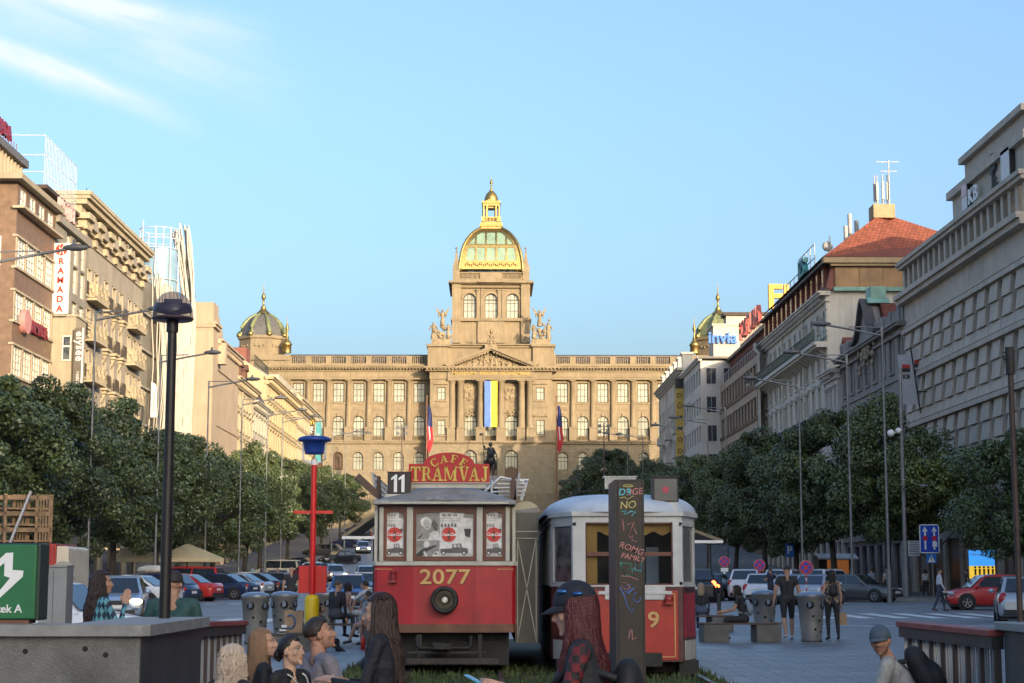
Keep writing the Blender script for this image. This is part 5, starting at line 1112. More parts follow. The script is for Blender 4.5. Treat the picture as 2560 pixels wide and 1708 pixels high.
# ---------------------------------------------------------------- street lamps and poles
gal = M('galvanised_steel', (.2, .205, .21), .5, .6, var=.15, sc=2); lampd = M('lamp_head_grey', (.12, .12, .12), .5, .2)
def street_lamp(px, d, ptop, s, label):
    x = X(px, d, 1250); zt = Z(ptop, d)-g(d); t = thing('street_lamp', label, 'street lamp', (x, d, g(d)+.1), 0, 'tall street lamps')
    mb = MB(); mb.cyl((0, 0, 0), (0, 0, 1.6), .13, .12, 8); mb.cyl((0, 0, 1.6), (0, 0, zt), .075, .045, 8); mb.obj('pole', gal, t)
    mb = MB(); mb.tube([(0, 0, zt-.15), (s*1.5, 0, zt+.15), (s*2.6, 0, zt+.35)], .055, 6); mb.tube([(0, 0, zt+.25), (s*1.6, 0, zt+.28)], .03, 5); mb.bar((0, 0, zt-.2), (0, 0, zt+.3), .1); mb.obj('arm', gal, t)
    mb = MB(); mb.ball((s*2.95, 0, zt+.42), .44, 12, (1.15, .42, .3)); mb.cyl((s*2.9, 0, zt+.5), (s*2.9, 0, zt+.72), .09, .05, 7); mb.obj('lamp_head', lampd, t)
for a in ((-30, 65, 655, 1, 'street lamp whose head reaches in at the left edge of the photo'), (224, 81.5, 800, 1, 'street lamp before the crossed stone balconies'), (392, 97.8, 905, 1, 'street lamp before the wavy white fins'), (515, 114.7, 968, 1, 'street lamp before the plain beige stone building'), (600, 130.5, 1012, 1, 'street lamp before the cream house with brown dormers'), (665, 147, 1040, 1, 'street lamp before the yellow gabled house'), (703, 160, 1055, 1, 'street lamp left of the restaurant sign'), (830, 205, 1090, 1, 'slim street lamp before the left museum wing, left one of two'), (862, 225, 1092, 1, 'slim street lamp before the left museum wing, right one of two'),
          (2217, 82.5, 835, -1, 'street lamp before the grey gabled house'), (2126, 92, 903, -1, 'street lamp before the small white house'), (2003, 105, 965, -1, 'street lamp before the tall white corner building'), (1817, 138, 1030, -1, 'street lamp before the pale office block'), (1772, 150, 1058, -1, 'street lamp before the gold vertical sign'), (1712, 175, 1075, -1, 'street lamp beyond the white tram'), (1608, 215, 1095, -1, 'slim street lamp over the broad tree before the museum, right one'), (1570, 235, 1092, -1, 'slim street lamp over the broad tree before the museum, left one')): street_lamp(*a)
def mast(px, d, p0, label):
    t = thing('floodlight_mast', label, 'mast', (X(px, d), d, g(d)), 0, 'floodlight masts'); zt = Z(p0, d)-g(d)
    mb = MB(); mb.cyl((0, 0, 0), (0, 0, zt), .14, .08, 7); mb.bar((-.6, 0, zt-.5), (.6, 0, zt-.5), .08); mb.bar((-.6, 0, zt-1.4), (.6, 0, zt-1.4), .08); mb.obj('pole', M('mast_brown', (.09, .06, .05), .5), t)
    for s in (-1, 1):
        for q in (.45, 1.35): mb = MB(); mb.cyl((s*.65, -.3, zt-q), (s*.65, .1, zt-q), .3, .2, 10); mb.obj('floodlight', lampd, t)
mast(1003, 262, 1062, 'floodlight mast left of the museum portico'); mast(1511, 262, 1058, 'floodlight mast above the broad tree')
# camera pole on the right pavement
t = thing('camera_pole', 'tall grey pole with white cameras and a timetable board on the right pavement', 'pole', (X(2264, 100, 1400), 100, g(100)+.13)); zt = Z(925, 100)-g(100)
mb = MB(); mb.cyl((0, 0, 0), (0, 0, 3.2), .25, .22, 10); mb.cyl((0, 0, 3.2), (0, 0, zt), .13, .1, 8); mb.obj('pole', gal, t)
mb = MB(); zq = Z(1086, 100)-g(100); mb.bar((-.6, 0, zq), (0, 0, zq), .08); mb.ball((-.65, -.1, zq-.05), .22, 10); mb.ball((-.2, -.1, zq+.1), .18, 10); mb.obj('camera', M('camera_white', (.7, .7, .7), .4), t)
mb = MB(); zq = Z(1222, 100)-g(100); mb.tube([(0, 0, zq-.2), (.5, 0, zq), (1.1, 0, zq+.05)], .05, 5); mb.ball((1.2, 0, zq+.05), .35, 8, (1, .5, .3)); mb.obj('side_lamp', gal, t)
mb = MB(); z0, z1 = Z(1396, 100)-g(100), Z(1358, 100)-g(100); mb.box(.1, .75, -.32, -.27, z0, z1); mb.obj('board', M('board_grey', (.42, .42, .42), .5), t); mb = MB()
for k in range(6): mb.box(.17, .68, -.335, -.32, z0+.1+k*.13, z0+.15+k*.13)
mb.obj('printed_lines', M('print_dark', (.1, .1, .12), .6), t)
# ---------------------------------------------------------------- traffic signs
sred = M('traffic_red', (.55, .02, .05), .4, var=.05); sblue = M('traffic_blue', (.015, .06, .42), .4, var=.05); swhite = M('traffic_white', (.75, .75, .75), .4, var=.04); sgrey = M('sign_back', (.3, .3, .31), .5, .4)
def disc(mb, x, z, r, y, y2, n=28): return mb.cyl((x, y, z), (x, y2, z), r, n=n)
def no_stop(px, py, r_px, d, label, plate=False):
    t = thing('no_stopping_sign', label, 'traffic sign', (X(px, d, 1420), d, g(d)), 0, 'portable no stopping signs'); z = Z(py, d)-g(d); r = r_px*d/F
    mb = MB(); n = 10
    for k in range(n): mb.mi = 0 if z-r > 1.0 and k % 2 else 1; mb.cyl((0, 0, (z-r)*k/n), (0, 0, (z-r)*(k+1)/n), .03, n=8)
    mb.cyl((0, 0, z-r), (0, 0, z+r*.8), .03, n=8); mb.obj('post', [sred, swhite], t)
    B(-.35, .35, -.2, .2, 0, .09).obj('base', M('rubber_base', (.03, .03, .03), .8), t, bev=.02)
    mb = MB(); disc(mb, 0, z, r, -.035, -.05); mb.obj('face', sred, t); mb = MB(); disc(mb, 0, z, r*1.04, -.02, -.035); mb.obj('rim', M('rim_pink', (.7, .5, .52), .4), t)
    for k in range(4):
        a = k*pi/2; mb = MB(); P = []
        for q in range(7): b = a-.62+1.24*q/6; P.append((r*.76*cos(b), z+r*.76*sin(b)))
        P.append((r*.2*cos(a), z+r*.2*sin(a))); mb.prism(P, -.056, -.05); mb.obj('blue_field', sblue, t)
    if plate: B(-r*.75, r*.75, -.05, -.035, z-r*2.0, z-r*1.25).obj('plate', swhite, t); B(-r*.25, r*.25, -.05, -.035, z-r*3.4, z-r*2.1).obj('arrow_plate', swhite, t)
no_stop(1811, 1404, 12.5, 104, 'round no stopping sign with white plates, nearest the white tram', True)
no_stop(1899, 1413, 13.8, 92, 'round no stopping sign between the walking man and the white tram')
no_stop(2015, 1419, 17, 76, 'round no stopping sign on a red and white post behind a grey bin')
d = 98; t = thing('lane_sign', 'blue lane sign with two white arrows above a small pedestrian crossing sign', 'traffic sign', (X(2333, d, 1450), d, g(d)+.13)); zz_ = lambda p: Z(p, d)-g(d)-.13
mb = MB(); mb.cyl((0, 0, 0), (0, 0, zz_(1320)), .045, n=8); mb.obj('post', gal, t); x0, x1 = -.72, .4; z0, z1 = zz_(1383), zz_(1311)
mb = MB(); mb.box(x0, x1, -.08, -.05, z0, z1); mb.obj('board', sblue, t, bev=.01); mb = MB()
for a in ((x0, x1, z0, z0+.05), (x0, x1, z1-.05, z1), (x0, x0+.05, z0, z1), (x1-.05, x1, z0, z1)): mb.box(a[0], a[1], -.088, -.08, a[2], a[3])
for s in (-.4, .12): mb.box(s-.05, s+.05, -.09, -.08, z0+.2, z1-.35); mb.prism([(s-.15, z1-.4), (s+.15, z1-.4), (s, z1-.12)], -.09, -.08)
mb.box(.0, .26, -.105, -.09, z0+.35, z0+.65); mb.obj('arrows', swhite, t); mb = MB()
for s in (-.4, .12): disc(mb, s, (z0+z1)/2+.03, .14, -.1, -.09)
mb.obj('red_spot', sred, t); z0, z1 = zz_(1408), zz_(1385); mb = MB(); mb.box(-.36, .2, -.08, -.05, z0, z1); mb.obj('crossing_board', M('light_blue', (.02, .16, .5), .4), t); mb = MB(); mb.prism([(-.3, z0+.05), (.14, z0+.05), (-.08, z1-.05)], -.09, -.08); mb.obj('triangle', swhite, t)
mb = MB(); disc(mb, -.08, z0+.36, .035, -.095, -.09, 10); mb.bar((-.08, -.093, z0+.32), (-.08, -.093, z0+.2), .05, .005); mb.bar((-.08, -.093, z0+.2), (-.16, -.093, z0+.08), .03, .005); mb.bar((-.08, -.093, z0+.2), (0, -.093, z0+.08), .03, .005); mb.obj('walker', iron, t)
d = 122; t = thing('parking_sign', 'blue parking sign with white letter P under the right trees', 'traffic sign', (X(1972, d), d, g(d)+.13)); z = Z(1377, d)-g(d)-.13
mb = MB(); mb.cyl((0, 0, 0), (0, 0, z), .04, n=7); mb.obj('post', gal, t); B(-.3, .3, -.07, -.04, z-.45, z+.55).obj('board', M('parking_blue', (.015, .12, .4), .4), t); mb = MB(); mb.text('P', stand(0, -.08, z-.2), .75, .01, .01); mb.obj('letter', swhite, t)
# advertising light box, kiosk, bin on the right pavement
d = 99; t = thing('advertising_box', 'advertising light box showing a blue and yellow beach poster on the right pavement', 'billboard', (X(2453, d, 1400), d, g(d)+.13)); zz_ = lambda p: Z(p, d)-g(d)-.13; w2 = 32*d/F; z0, z1 = zz_(1447), zz_(1376)
B(-w2-.1, w2+.1, -.1, .15, z0-.5, z1+.1).obj('case', gal, t, bev=.02); pb = M('poster_blue', (.02, .22, .6), .3, emit=(.05, .3, .8), es=.35, var=.5, sc=1.5); py_ = M('poster_yellow', (.6, .45, .05), .3, emit=(.8, .5, .05), es=.3, var=.4, sc=2)
zm_ = z0+(z1-z0)*.45; B(-w2, w2, -.13, -.1, zm_, z1).obj('poster_sky', pb, t); B(-w2, w2, -.13, -.1, z0, zm_).obj('poster_beach', py_, t); mb = MB(); mb.text('Lidová Letenka', Matrix.Translation((0, -.14, zm_+.55)) @ Matrix.Rotation(.12, 4, 'Y') @ Matrix.Rotation(pi/2, 4, 'X'), .22, .01, .004); mb.obj('poster_lettering', swhite, t); mb = MB()
for k in range(5): x = -.4+k*.25; mb.cyl((x, -.135, z0+.2), (x, -.14, z0+.55), .05, .07, 6); mb.ball((x, -.135, z0+.65), .07, 6)
mb.obj('poster_people', M('poster_dark', (.08, .06, .05), .5), t)
d = 128; t = thing('kiosk', 'small kiosk with an orange lit window and white awning under the right trees', 'kiosk', (X(2085, d), d, g(d)+.13)); zz_ = lambda p: Z(p, d)-g(d)-.13
B(-1.2, 1.4, 0, 2, 0, zz_(1388)).obj('booth', M('kiosk_dark', (.05, .045, .04), .6), t); kg = M('kiosk_goods', (.22, .08, .03), .4, emit=(1, .35, .1), es=.05, var=1.2, sc=5)
B(-.6, 1.0, -.06, 0, .9, zz_(1400)).obj('lit_window', kg, t); mb = MB(); mb.prism([(-1.2, zz_(1396)), (.1, zz_(1384)), (.1, zz_(1387)), (-1.2, zz_(1399))], -1.4, 1.5, 'x'); mb.obj('awning', swhite, t)
# terrace parasols on the left pavement
par = M('cream_canvas', (.5, .42, .27), .85, var=.1)
for px, d, w, lab in ((470, 114, 4.2, 'large cream parasol over a terrace on the left pavement behind the red van'), (335, 112, 2.6, 'small cream parasol on the left pavement left of the globe lamp')):
    t = thing('parasol', lab, 'parasol', (X(px, d), d, g(d)+.13), .3, 'terrace parasols'); mb = MB(); mb.lathe([(w/1.41, 2.0), (w/1.41, 2.25), (.1, 3.2)], (0, 0, 0), 4, pi/4, pi/4+2*pi, False); mb.obj('canopy', par, t); mb = MB(); mb.cyl((0, 0, 0), (0, 0, 3.1), .05, n=7); mb.obj('pole', iron, t)
# lit shop front glow under the left trees
# ---------------------------------------------------------------- litter bins, benches, bollard
binm = M('bin_grey', (.145, .14, .13), .55, .3, var=.2, sc=3, bump=.08); bind = M('bin_hole', (.008, .008, .01), .9, var=0); lidm = M('bin_lid', (.2, .25, .33), .3, .5, var=.2)
def litter_bin(loc, label, rz=0):
    t = thing('litter_bin', label, 'litter bin', loc, rz, 'round perforated litter bins'); mb = MB()
    mb.lathe([(0, 0), (.23, 0), (.25, .02), (.25, .07), (.235, .08), (.315, 1.02), (.325, 1.04), (.325, 1.08), (0, 1.08)], n=32); mb.obj('body', binm, t)
    mb = MB(); mb.lathe([(.33, 1.08), (.33, 1.1), (.25, 1.15), (.12, 1.175), (0, 1.18)], n=32); mb.obj('lid', lidm, t); mb = MB(); r = random.Random(7)
    for a, z, q in ((-1.45, .86, .095), (-.45, .88, .09), (-2.6, .86, .09), (-.9, .78, .03), (-1.75, .5, .035), (-1.1, .4, .025), (-2.2, .3, .03), (-.7, .62, .03), (-1.5, .24, .028), (-2.4, .6, .03), (.6, .86, .09), (1.7, .86, .09)):
        rr_ = .235+.08*(z-.08)/.94; c = Vector((cos(a), sin(a), 0)); mb.cyl(c*(rr_-.02)+Vector((0, 0, z)), c*(rr_+.006)+Vector((0, 0, z)), q, n=20)
    mb.obj('hole', bind, t); mb = MB()
    for a, z, q in ((-1.45, .86, .095), (-.45, .88, .09), (-2.6, .86, .09)): rr_ = .235+.08*(z-.08)/.94; c = Vector((cos(a-.1), sin(a-.1), 0)); mb.cyl(c*(rr_-.02)+Vector((0, 0, z+.015)), c*(rr_+.009)+Vector((0, 0, z+.015)), q*.72, n=18)
    mb.obj('hole_glimpse', lidm, t); return t
for px, d, lab in ((638, 40, 'grey perforated litter bin left of the paper bag bench'), (710, 41.5, 'grey perforated litter bin behind the shopping bag'), (2028, 41, 'grey perforated litter bin between the walking couple'), (1911, 44, 'grey perforated litter bin behind the seated young man'), (862, 43.4, 'grey perforated litter bin hidden behind the red sign board')):
    litter_bin((X(px if px != 862 else 812, d, 1550), d, g(d)), lab, .1*px % 1)
conc = M('bench_concrete', (.13, .125, .115), .85, var=.2, sc=3, bump=.15); wood = M('bench_wood', (.075, .05, .035), .6, var=.25, sc=5)
def bench(loc, rz, label, L=2.0):
    t = thing('bench', label, 'bench', loc, rz, 'concrete block benches')
    for x in (-L/2+.02, L/2-.62): B(x, x+.6, -.28, .28, 0, .4).obj('block', conc, t, bev=.015)
    for k in range(4): B(-L/2, L/2, -.27+k*.14, -.16+k*.14, .405, .45).obj('slat', wood, t, bev=.006)
    return t
bench((X(1850, 41, 1590), 41, g(41)), .12, 'low concrete block bench under the young man with the grey backpack', 1.9)
bench((X(1755, 47, 1560), 47.5, g(47)), .1, 'low concrete block bench under the blonde woman beside the white tram', 1.8)
bench((X(865, 40.5, 1580), 40.5, g(40)), -.15, 'low concrete block bench under the man in the dark suit', 2.2)
bench((X(735, 34.5, 1600), 34.5, g(34)), .05, 'low concrete block bench carrying the paper shopping bag', 1.3)
mb = MB(); mb.cyl((0, 0, 0), (0, 0, .9), .06, n=12); mb.ball((0, 0, .9), .065, 10); o = mb.obj('bollard', iron, loc=(X(1794, 52), 52, g(52))); tag(o, 'slim black bollard left of the seated young man', 'bollard')
# ---------------------------------------------------------------- red signpost with the blue hat and yellow foot
d = 35; t = thing('advertising_post', 'bright red post with blue hat top, red board and yellow foot', 'signpost', (X(780, d, 1500), d, g(d))); zz_ = lambda p: Z(p, d)-g(d); q = d/F
redp_ = M('post_red', (.62, .012, .012), .35, var=.08, sc=2, coat=.3); bluep = M('hat_blue', (.012, .045, .25), .4, var=.12); yelp = M('foot_yellow', (.72, .5, .01), .4, var=.08)
mb = MB(); mb.cyl((0, 0, zz_(1500)), (0, 0, zz_(1160)), 7*q, n=16); mb.obj('pole', redp_, t)
mb = MB(); mb.bar((-48*q, 0, zz_(1281)), (48*q, 0, zz_(1281)), .05, .06); mb.obj('crossbar', redp_, t); mb = MB(); mb.box(-35*q, 34*q, .08, .12, zz_(1483), zz_(1415)); mb.obj('board', redp_, t, bev=.01)
mb = MB(); mb.lathe([(0, zz_(1136)), (23*q, zz_(1136)), (24*q, zz_(1130)), (28*q, zz_(1106)), (40*q, zz_(1104)), (42*q, zz_(1101)), (40*q, zz_(1096)), (30*q, zz_(1092)), (0, zz_(1090))], n=32); mb.obj('hat', bluep, t)
mb = MB()
for s in (-1, 1): mb.tube([(0, 0, zz_(1158)), (s*18*q, 0, zz_(1156)), (s*27*q, 0, zz_(1148)), (s*28*q, 0, zz_(1106))], .022, 6)
mb.cyl((0, 0, zz_(1163)), (0, 0, zz_(1150)), 8*q, n=12); mb.obj('bracket', swhite, t)
mb = MB(); mb.lathe([(18*q, -.02), (18*q, zz_(1500)), (16*q, zz_(1490)), (10*q, zz_(1487)), (0, zz_(1486))], n=24); mb.obj('foot', yelp, t); B(-20*q, 20*q, .16, .3, .05, .75).obj('bin_box', M('box_brown', (.05, .035, .025), .6), t)
# paper bag on its bench
d = 34.4; bagm = M('kraft_paper', (.33, .22, .14), .85, var=.15, sc=4); t = thing('paper_bag', 'brown paper shopping bag with a blue ring mark standing on a bench', 'bag', (X(735, d, 1550), d, g(d)+.46))
mb = MB(); mb.prism([(-.17, 0), (.17, 0), (.19, .42), (.1, .44), (.03, .40), (-.08, .45), (-.18, .41)], -.09, .09); mb.obj('body', bagm, t); mb = MB(); mb.tube([(-.06+.09*cos(a*pi/10), -.1, .21+.13*sin(a*pi/10)) for a in range(-7, 8)], .018, 5); mb.obj('mark', M('bag_blue', (.03, .14, .3), .6), t)
t = thing('striped_bag', 'crumpled white bag with black stripes leaning beside the paper bag', 'bag', (X(713, d, 1570), d-.1, g(d)+.02)); mb = MB()
for k in range(13): mb.mi = k % 2; mb.box(-.15+.006*k, .1-.006*k, -.06, .06, .12+k*.035, .12+k*.035+(.012 if k % 2 else .035)+.012); mb.xf(Matrix.Rotation(.02*k-.2, 4, 'Y'), len(mb.v)-8)
mb.obj('body', [swhite, iron], t)

# ---------------------------------------------------------------- equestrian statue before the museum
d = 250; t = thing('equestrian_statue', 'dark bronze rider on horseback with a raised lance before the museum entrance', 'statue', (X(1226, d), d, g(d))); zz_ = lambda p: Z(p, d)-g(d); q = d/F; brz = M('dark_bronze', (.022, .024, .026), .5, .3, var=.3, sc=2)
zb = zz_(1190); B(-1.6, 1.6, -1, 3, 0, zb*.55).obj('base', kerbm, t, bev=.05); B(-1.1, 1.1, -.6, 2.6, zb*.55, zb).obj('pedestal', kerbm, t, bev=.04); U = lambda p: zz_(p)
mb = MB()
for s in (-1, 1):
    mb.tube([(s*.42, 0, U(1160)), (s*.4, -.1, U(1175)), (s*.36, -.05, U(1190))], [.3, .17, .13], 8); mb.tube([(s*.45, 1.9, U(1158)), (s*.45, 2.2, U(1174)), (s*.42, 2, U(1190))], [.34, .18, .13], 8)
mb.ball((0, .9, U(1153)), .85, 14, (.95, 1.9, .95)); mb.ball((0, -.35, U(1150)), .72, 12, (.95, 1, 1.1)); mb.tube([(0, -.5, U(1148)), (0, -1., U(1137)), (-.05, -1.35, U(1131))], [.5, .36, .25], 9); mb.tube([(-.05, -1.2, U(1130)), (-.08, -1.7, U(1138))], [.24, .13], 8); mb.tube([(0, 2.5, U(1150)), (0, 2.9, U(1162)), (0, 2.8, U(1178))], [.15, .2, .08], 7); mb.obj('horse', brz, t)
mb = MB(); mb.tube([(0, .5, U(1150)), (0, .45, U(1132)), (0, .4, U(1118))], [.62, .55, .4], 10); mb.ball((0, .35, U(1111)), .3, 10, (1, 1, 1.25)); mb.tube([(-.35, .4, U(1121)), (-.75, .2, U(1124)), (-.95, .1, U(1114))], [.2, .16, .12], 7); mb.tube([(.35, .4, U(1121)), (.65, .1, U(1132)), (.4, -.5, U(1138))], [.2, .16, .1], 7)
for s in (-1, 1): mb.tube([(s*.5, .5, U(1150)), (s*.85, -.1, U(1160)), (s*.8, .1, U(1174))], [.26, .2, .12], 7)
mb.prism([(-.8, U(1158)), (.8, U(1158)), (.4, U(1118)), (-.4, U(1118))], .6, 1.1); mb.obj('rider', brz, t); mb = MB(); mb.cyl((-.95, .1, U(1165)), (-1.12, .1, U(1082)), .06, n=6); mb.ball((-1.35, .1, U(1086)), .3, 8, (1, .3, .7)); mb.obj('lance', brz, t)
# ---------------------------------------------------------------- serif lettering for the painted boards
def ring(cx, cz, rx, rz, tx, tz, a0, a1, n=14):
    P = [(cx+rx*cos(a0+(a1-a0)*i/n), cz+rz*sin(a0+(a1-a0)*i/n)) for i in range(n+1)]; Q = [(cx+(rx-tx)*cos(a0+(a1-a0)*i/n), cz+(rz-tz)*sin(a0+(a1-a0)*i/n)) for i in range(n+1)]
    return [[P[i], P[i+1], Q[i+1], Q[i]] for i in range(n)]
def bx(a, b, c, d): return [(a, c), (b, c), (b, d), (a, d)]
def serif(c):
    s = .09
    if c == 'T': return [bx(.38, .62, s, 1-s), bx(.22, .78, 0, s), bx(0, 1, 1-s-.03, 1), [(0, .68), (.07, .68), (.14, .9), (0, .9)], [(1, .68), (.93, .68), (.86, .9), (1, .9)]]
    if c == 'R': return [bx(.12, .36, s, 1-s), bx(0, .48, 0, s), bx(0, .5, 1-s, 1), bx(.36, .5, .44, .44+s)]+ring(.5, .72, .34, .28, .2, s, -pi/2, pi/2)+[[(.46, .48), (.68, .48), (1.0, .0), (.76, 0)], bx(.72, 1.06, 0, s)]
    if c == 'A': return [[(.06, s), (.16, s), (.55, 1), (.45, 1)], [(.62, s), (.88, s), (.58, 1), (.42, 1)], bx(.22, .7, .3, .3+s), bx(-.06, .3, 0, s), bx(.5, 1.04, 0, s)]
    if c == 'V': return [[(.12, 1-s), (.38, 1-s), (.6, 0), (.46, 0)], [(.84, 1-s), (.94, 1-s), (.6, 0), (.5, 0)], bx(-.04, .5, 1-s, 1), bx(.7, 1.06, 1-s, 1)]
    if c == 'M': return [bx(.1, .2, s, 1-s), bx(0, .32, 0, s), bx(1.02, 1.26, s, 1-s), bx(.9, 1.38, 0, s), bx(0, .3, 1-s, 1), bx(1.06, 1.38, 1-s, 1), [(.1, 1), (.36, 1), (.74, .06), (.6, .06)], [(1.1, 1), (1.18, 1), (.74, .06), (.64, .06)]]
    if c == 'J': return [bx(.4, .64, .2, 1-s), bx(.24, .8, 1-s, 1)]+ring(.36, .2, .28, .24, .2, s, -pi, 0)
    if c == 'C': return ring(.5, .5, .5, .52, .22, s, .28*pi, 1.72*pi, 22)+[bx(.78, .86, .68, 1.0), bx(.78, .86, .02, .26)]
    if c == 'F': return [bx(.12, .36, s, 1-s), bx(0, .5, 0, s), bx(0, .82, 1-s, 1), bx(.36, .62, .46, .46+s), bx(.74, .82, .7, 1), bx(.56, .63, .36, .66)]
    if c == 'E': return [bx(.12, .36, s, 1-s), bx(0, .86, 0, s), bx(0, .82, 1-s, 1), bx(.36, .62, .46, .46+s), bx(.74, .82, .72, 1), bx(.78, .86, 0, .28), bx(.56, .63, .36, .66)]
    return []
SW = {'T': 1, 'R': 1.04, 'A': 1, 'V': 1, 'M': 1.4, 'J': .72, 'C': .96, 'F': .84, 'E': .88}
tcream = M('tram_cream', (.5, .48, .42), .5, var=.14, sc=2.5, streak=.2, stain=((.2, .17, .14), 3, .63)); tred = M('tram_red', (.39, .009, .02), .42, var=.16, sc=1.6, streak=.28, bump=.15, bsc=2.2, coat=.1, stain=((.27, .012, .02), 2.2, .58)); tred2 = M('tram_vermilion', (.44, .024, .014), .42, var=.15, sc=2, streak=.28, bump=.12, bsc=2.2, coat=.1)
tbrown = M('tram_brown', (.16, .07, .04), .6, var=.25, sc=4, streak=.2); tmah = M('mahogany_frame', (.12, .035, .022), .45, var=.25, sc=5); troof = M('tram_roof_grey', (.235, .235, .235), .6, var=.22, sc=2.2, bump=.15, bsc=7, stain=((.38, .37, .35), 3.5, .56)); troof2 = M('tram_roof_white', (.47, .53, .62), .5, var=.12, sc=2, stain=((.2, .2, .22), 4, .66))
tdark = M('tram_underframe', (.02, .019, .018), .7, var=.4, sc=4, bump=.2); tgold = M('tram_gold', (.52, .33, .13), .45, .2, var=.12, sc=4); twhite = M('tram_white', (.56, .56, .55), .5, var=.1, sc=2.5, streak=.18, stain=((.3, .28, .25), 4, .66))
brass = M('brass', (.13, .11, .08), .3, .7, var=.25, sc=5); rubber = M('rubber_black', (.018, .017, .016), .6, var=.2)
D1 = 27.6; q1 = D1/F
def px1(p): return (p-1112)*q1
TX = X(1112, D1, 1450); TZ = g(D1)
def z1(p): return Z(p, D1)-TZ
tram = thing('tram', 'old red tram with number 2077 and a red cafe sign on its grey roof', 'tram', (TX, D1, TZ))
hw = px1(1287); Lt = 9.5
def tp(mb, name, m, par=None, **k): return mb.obj(name, m, par or tram, **k)
mb = MB(); mb.prism([(-hw, 0), (-hw+.05, -.06), (-.5, -.12), (.5, -.12), (hw-.05, -.06), (hw, 0), (hw, Lt), (-hw, Lt)], z1(1560), z1(1414), 'z'); front = tp(mb, 'front_panel', tred, bev=.01)
mb = MB(); mb.prism([(-hw-.01, 0), (-hw+.04, -.08), (-.5, -.145), (.5, -.145), (hw-.04, -.08), (hw+.01, 0), (hw+.01, Lt), (-hw-.01, Lt)], z1(1581), z1(1560), 'z'); tp(mb, 'bumper', tbrown, bev=.01)
mb = MB(); mb.prism([(-hw-.03, 0), (-hw+.03, -.1), (-.5, -.17), (.5, -.17), (hw-.03, -.1), (hw+.03, 0), (hw+.03, Lt), (-hw-.03, Lt)], z1(1414), z1(1404), 'z'); tp(mb, 'waist_rail', tcream, bev=.01)
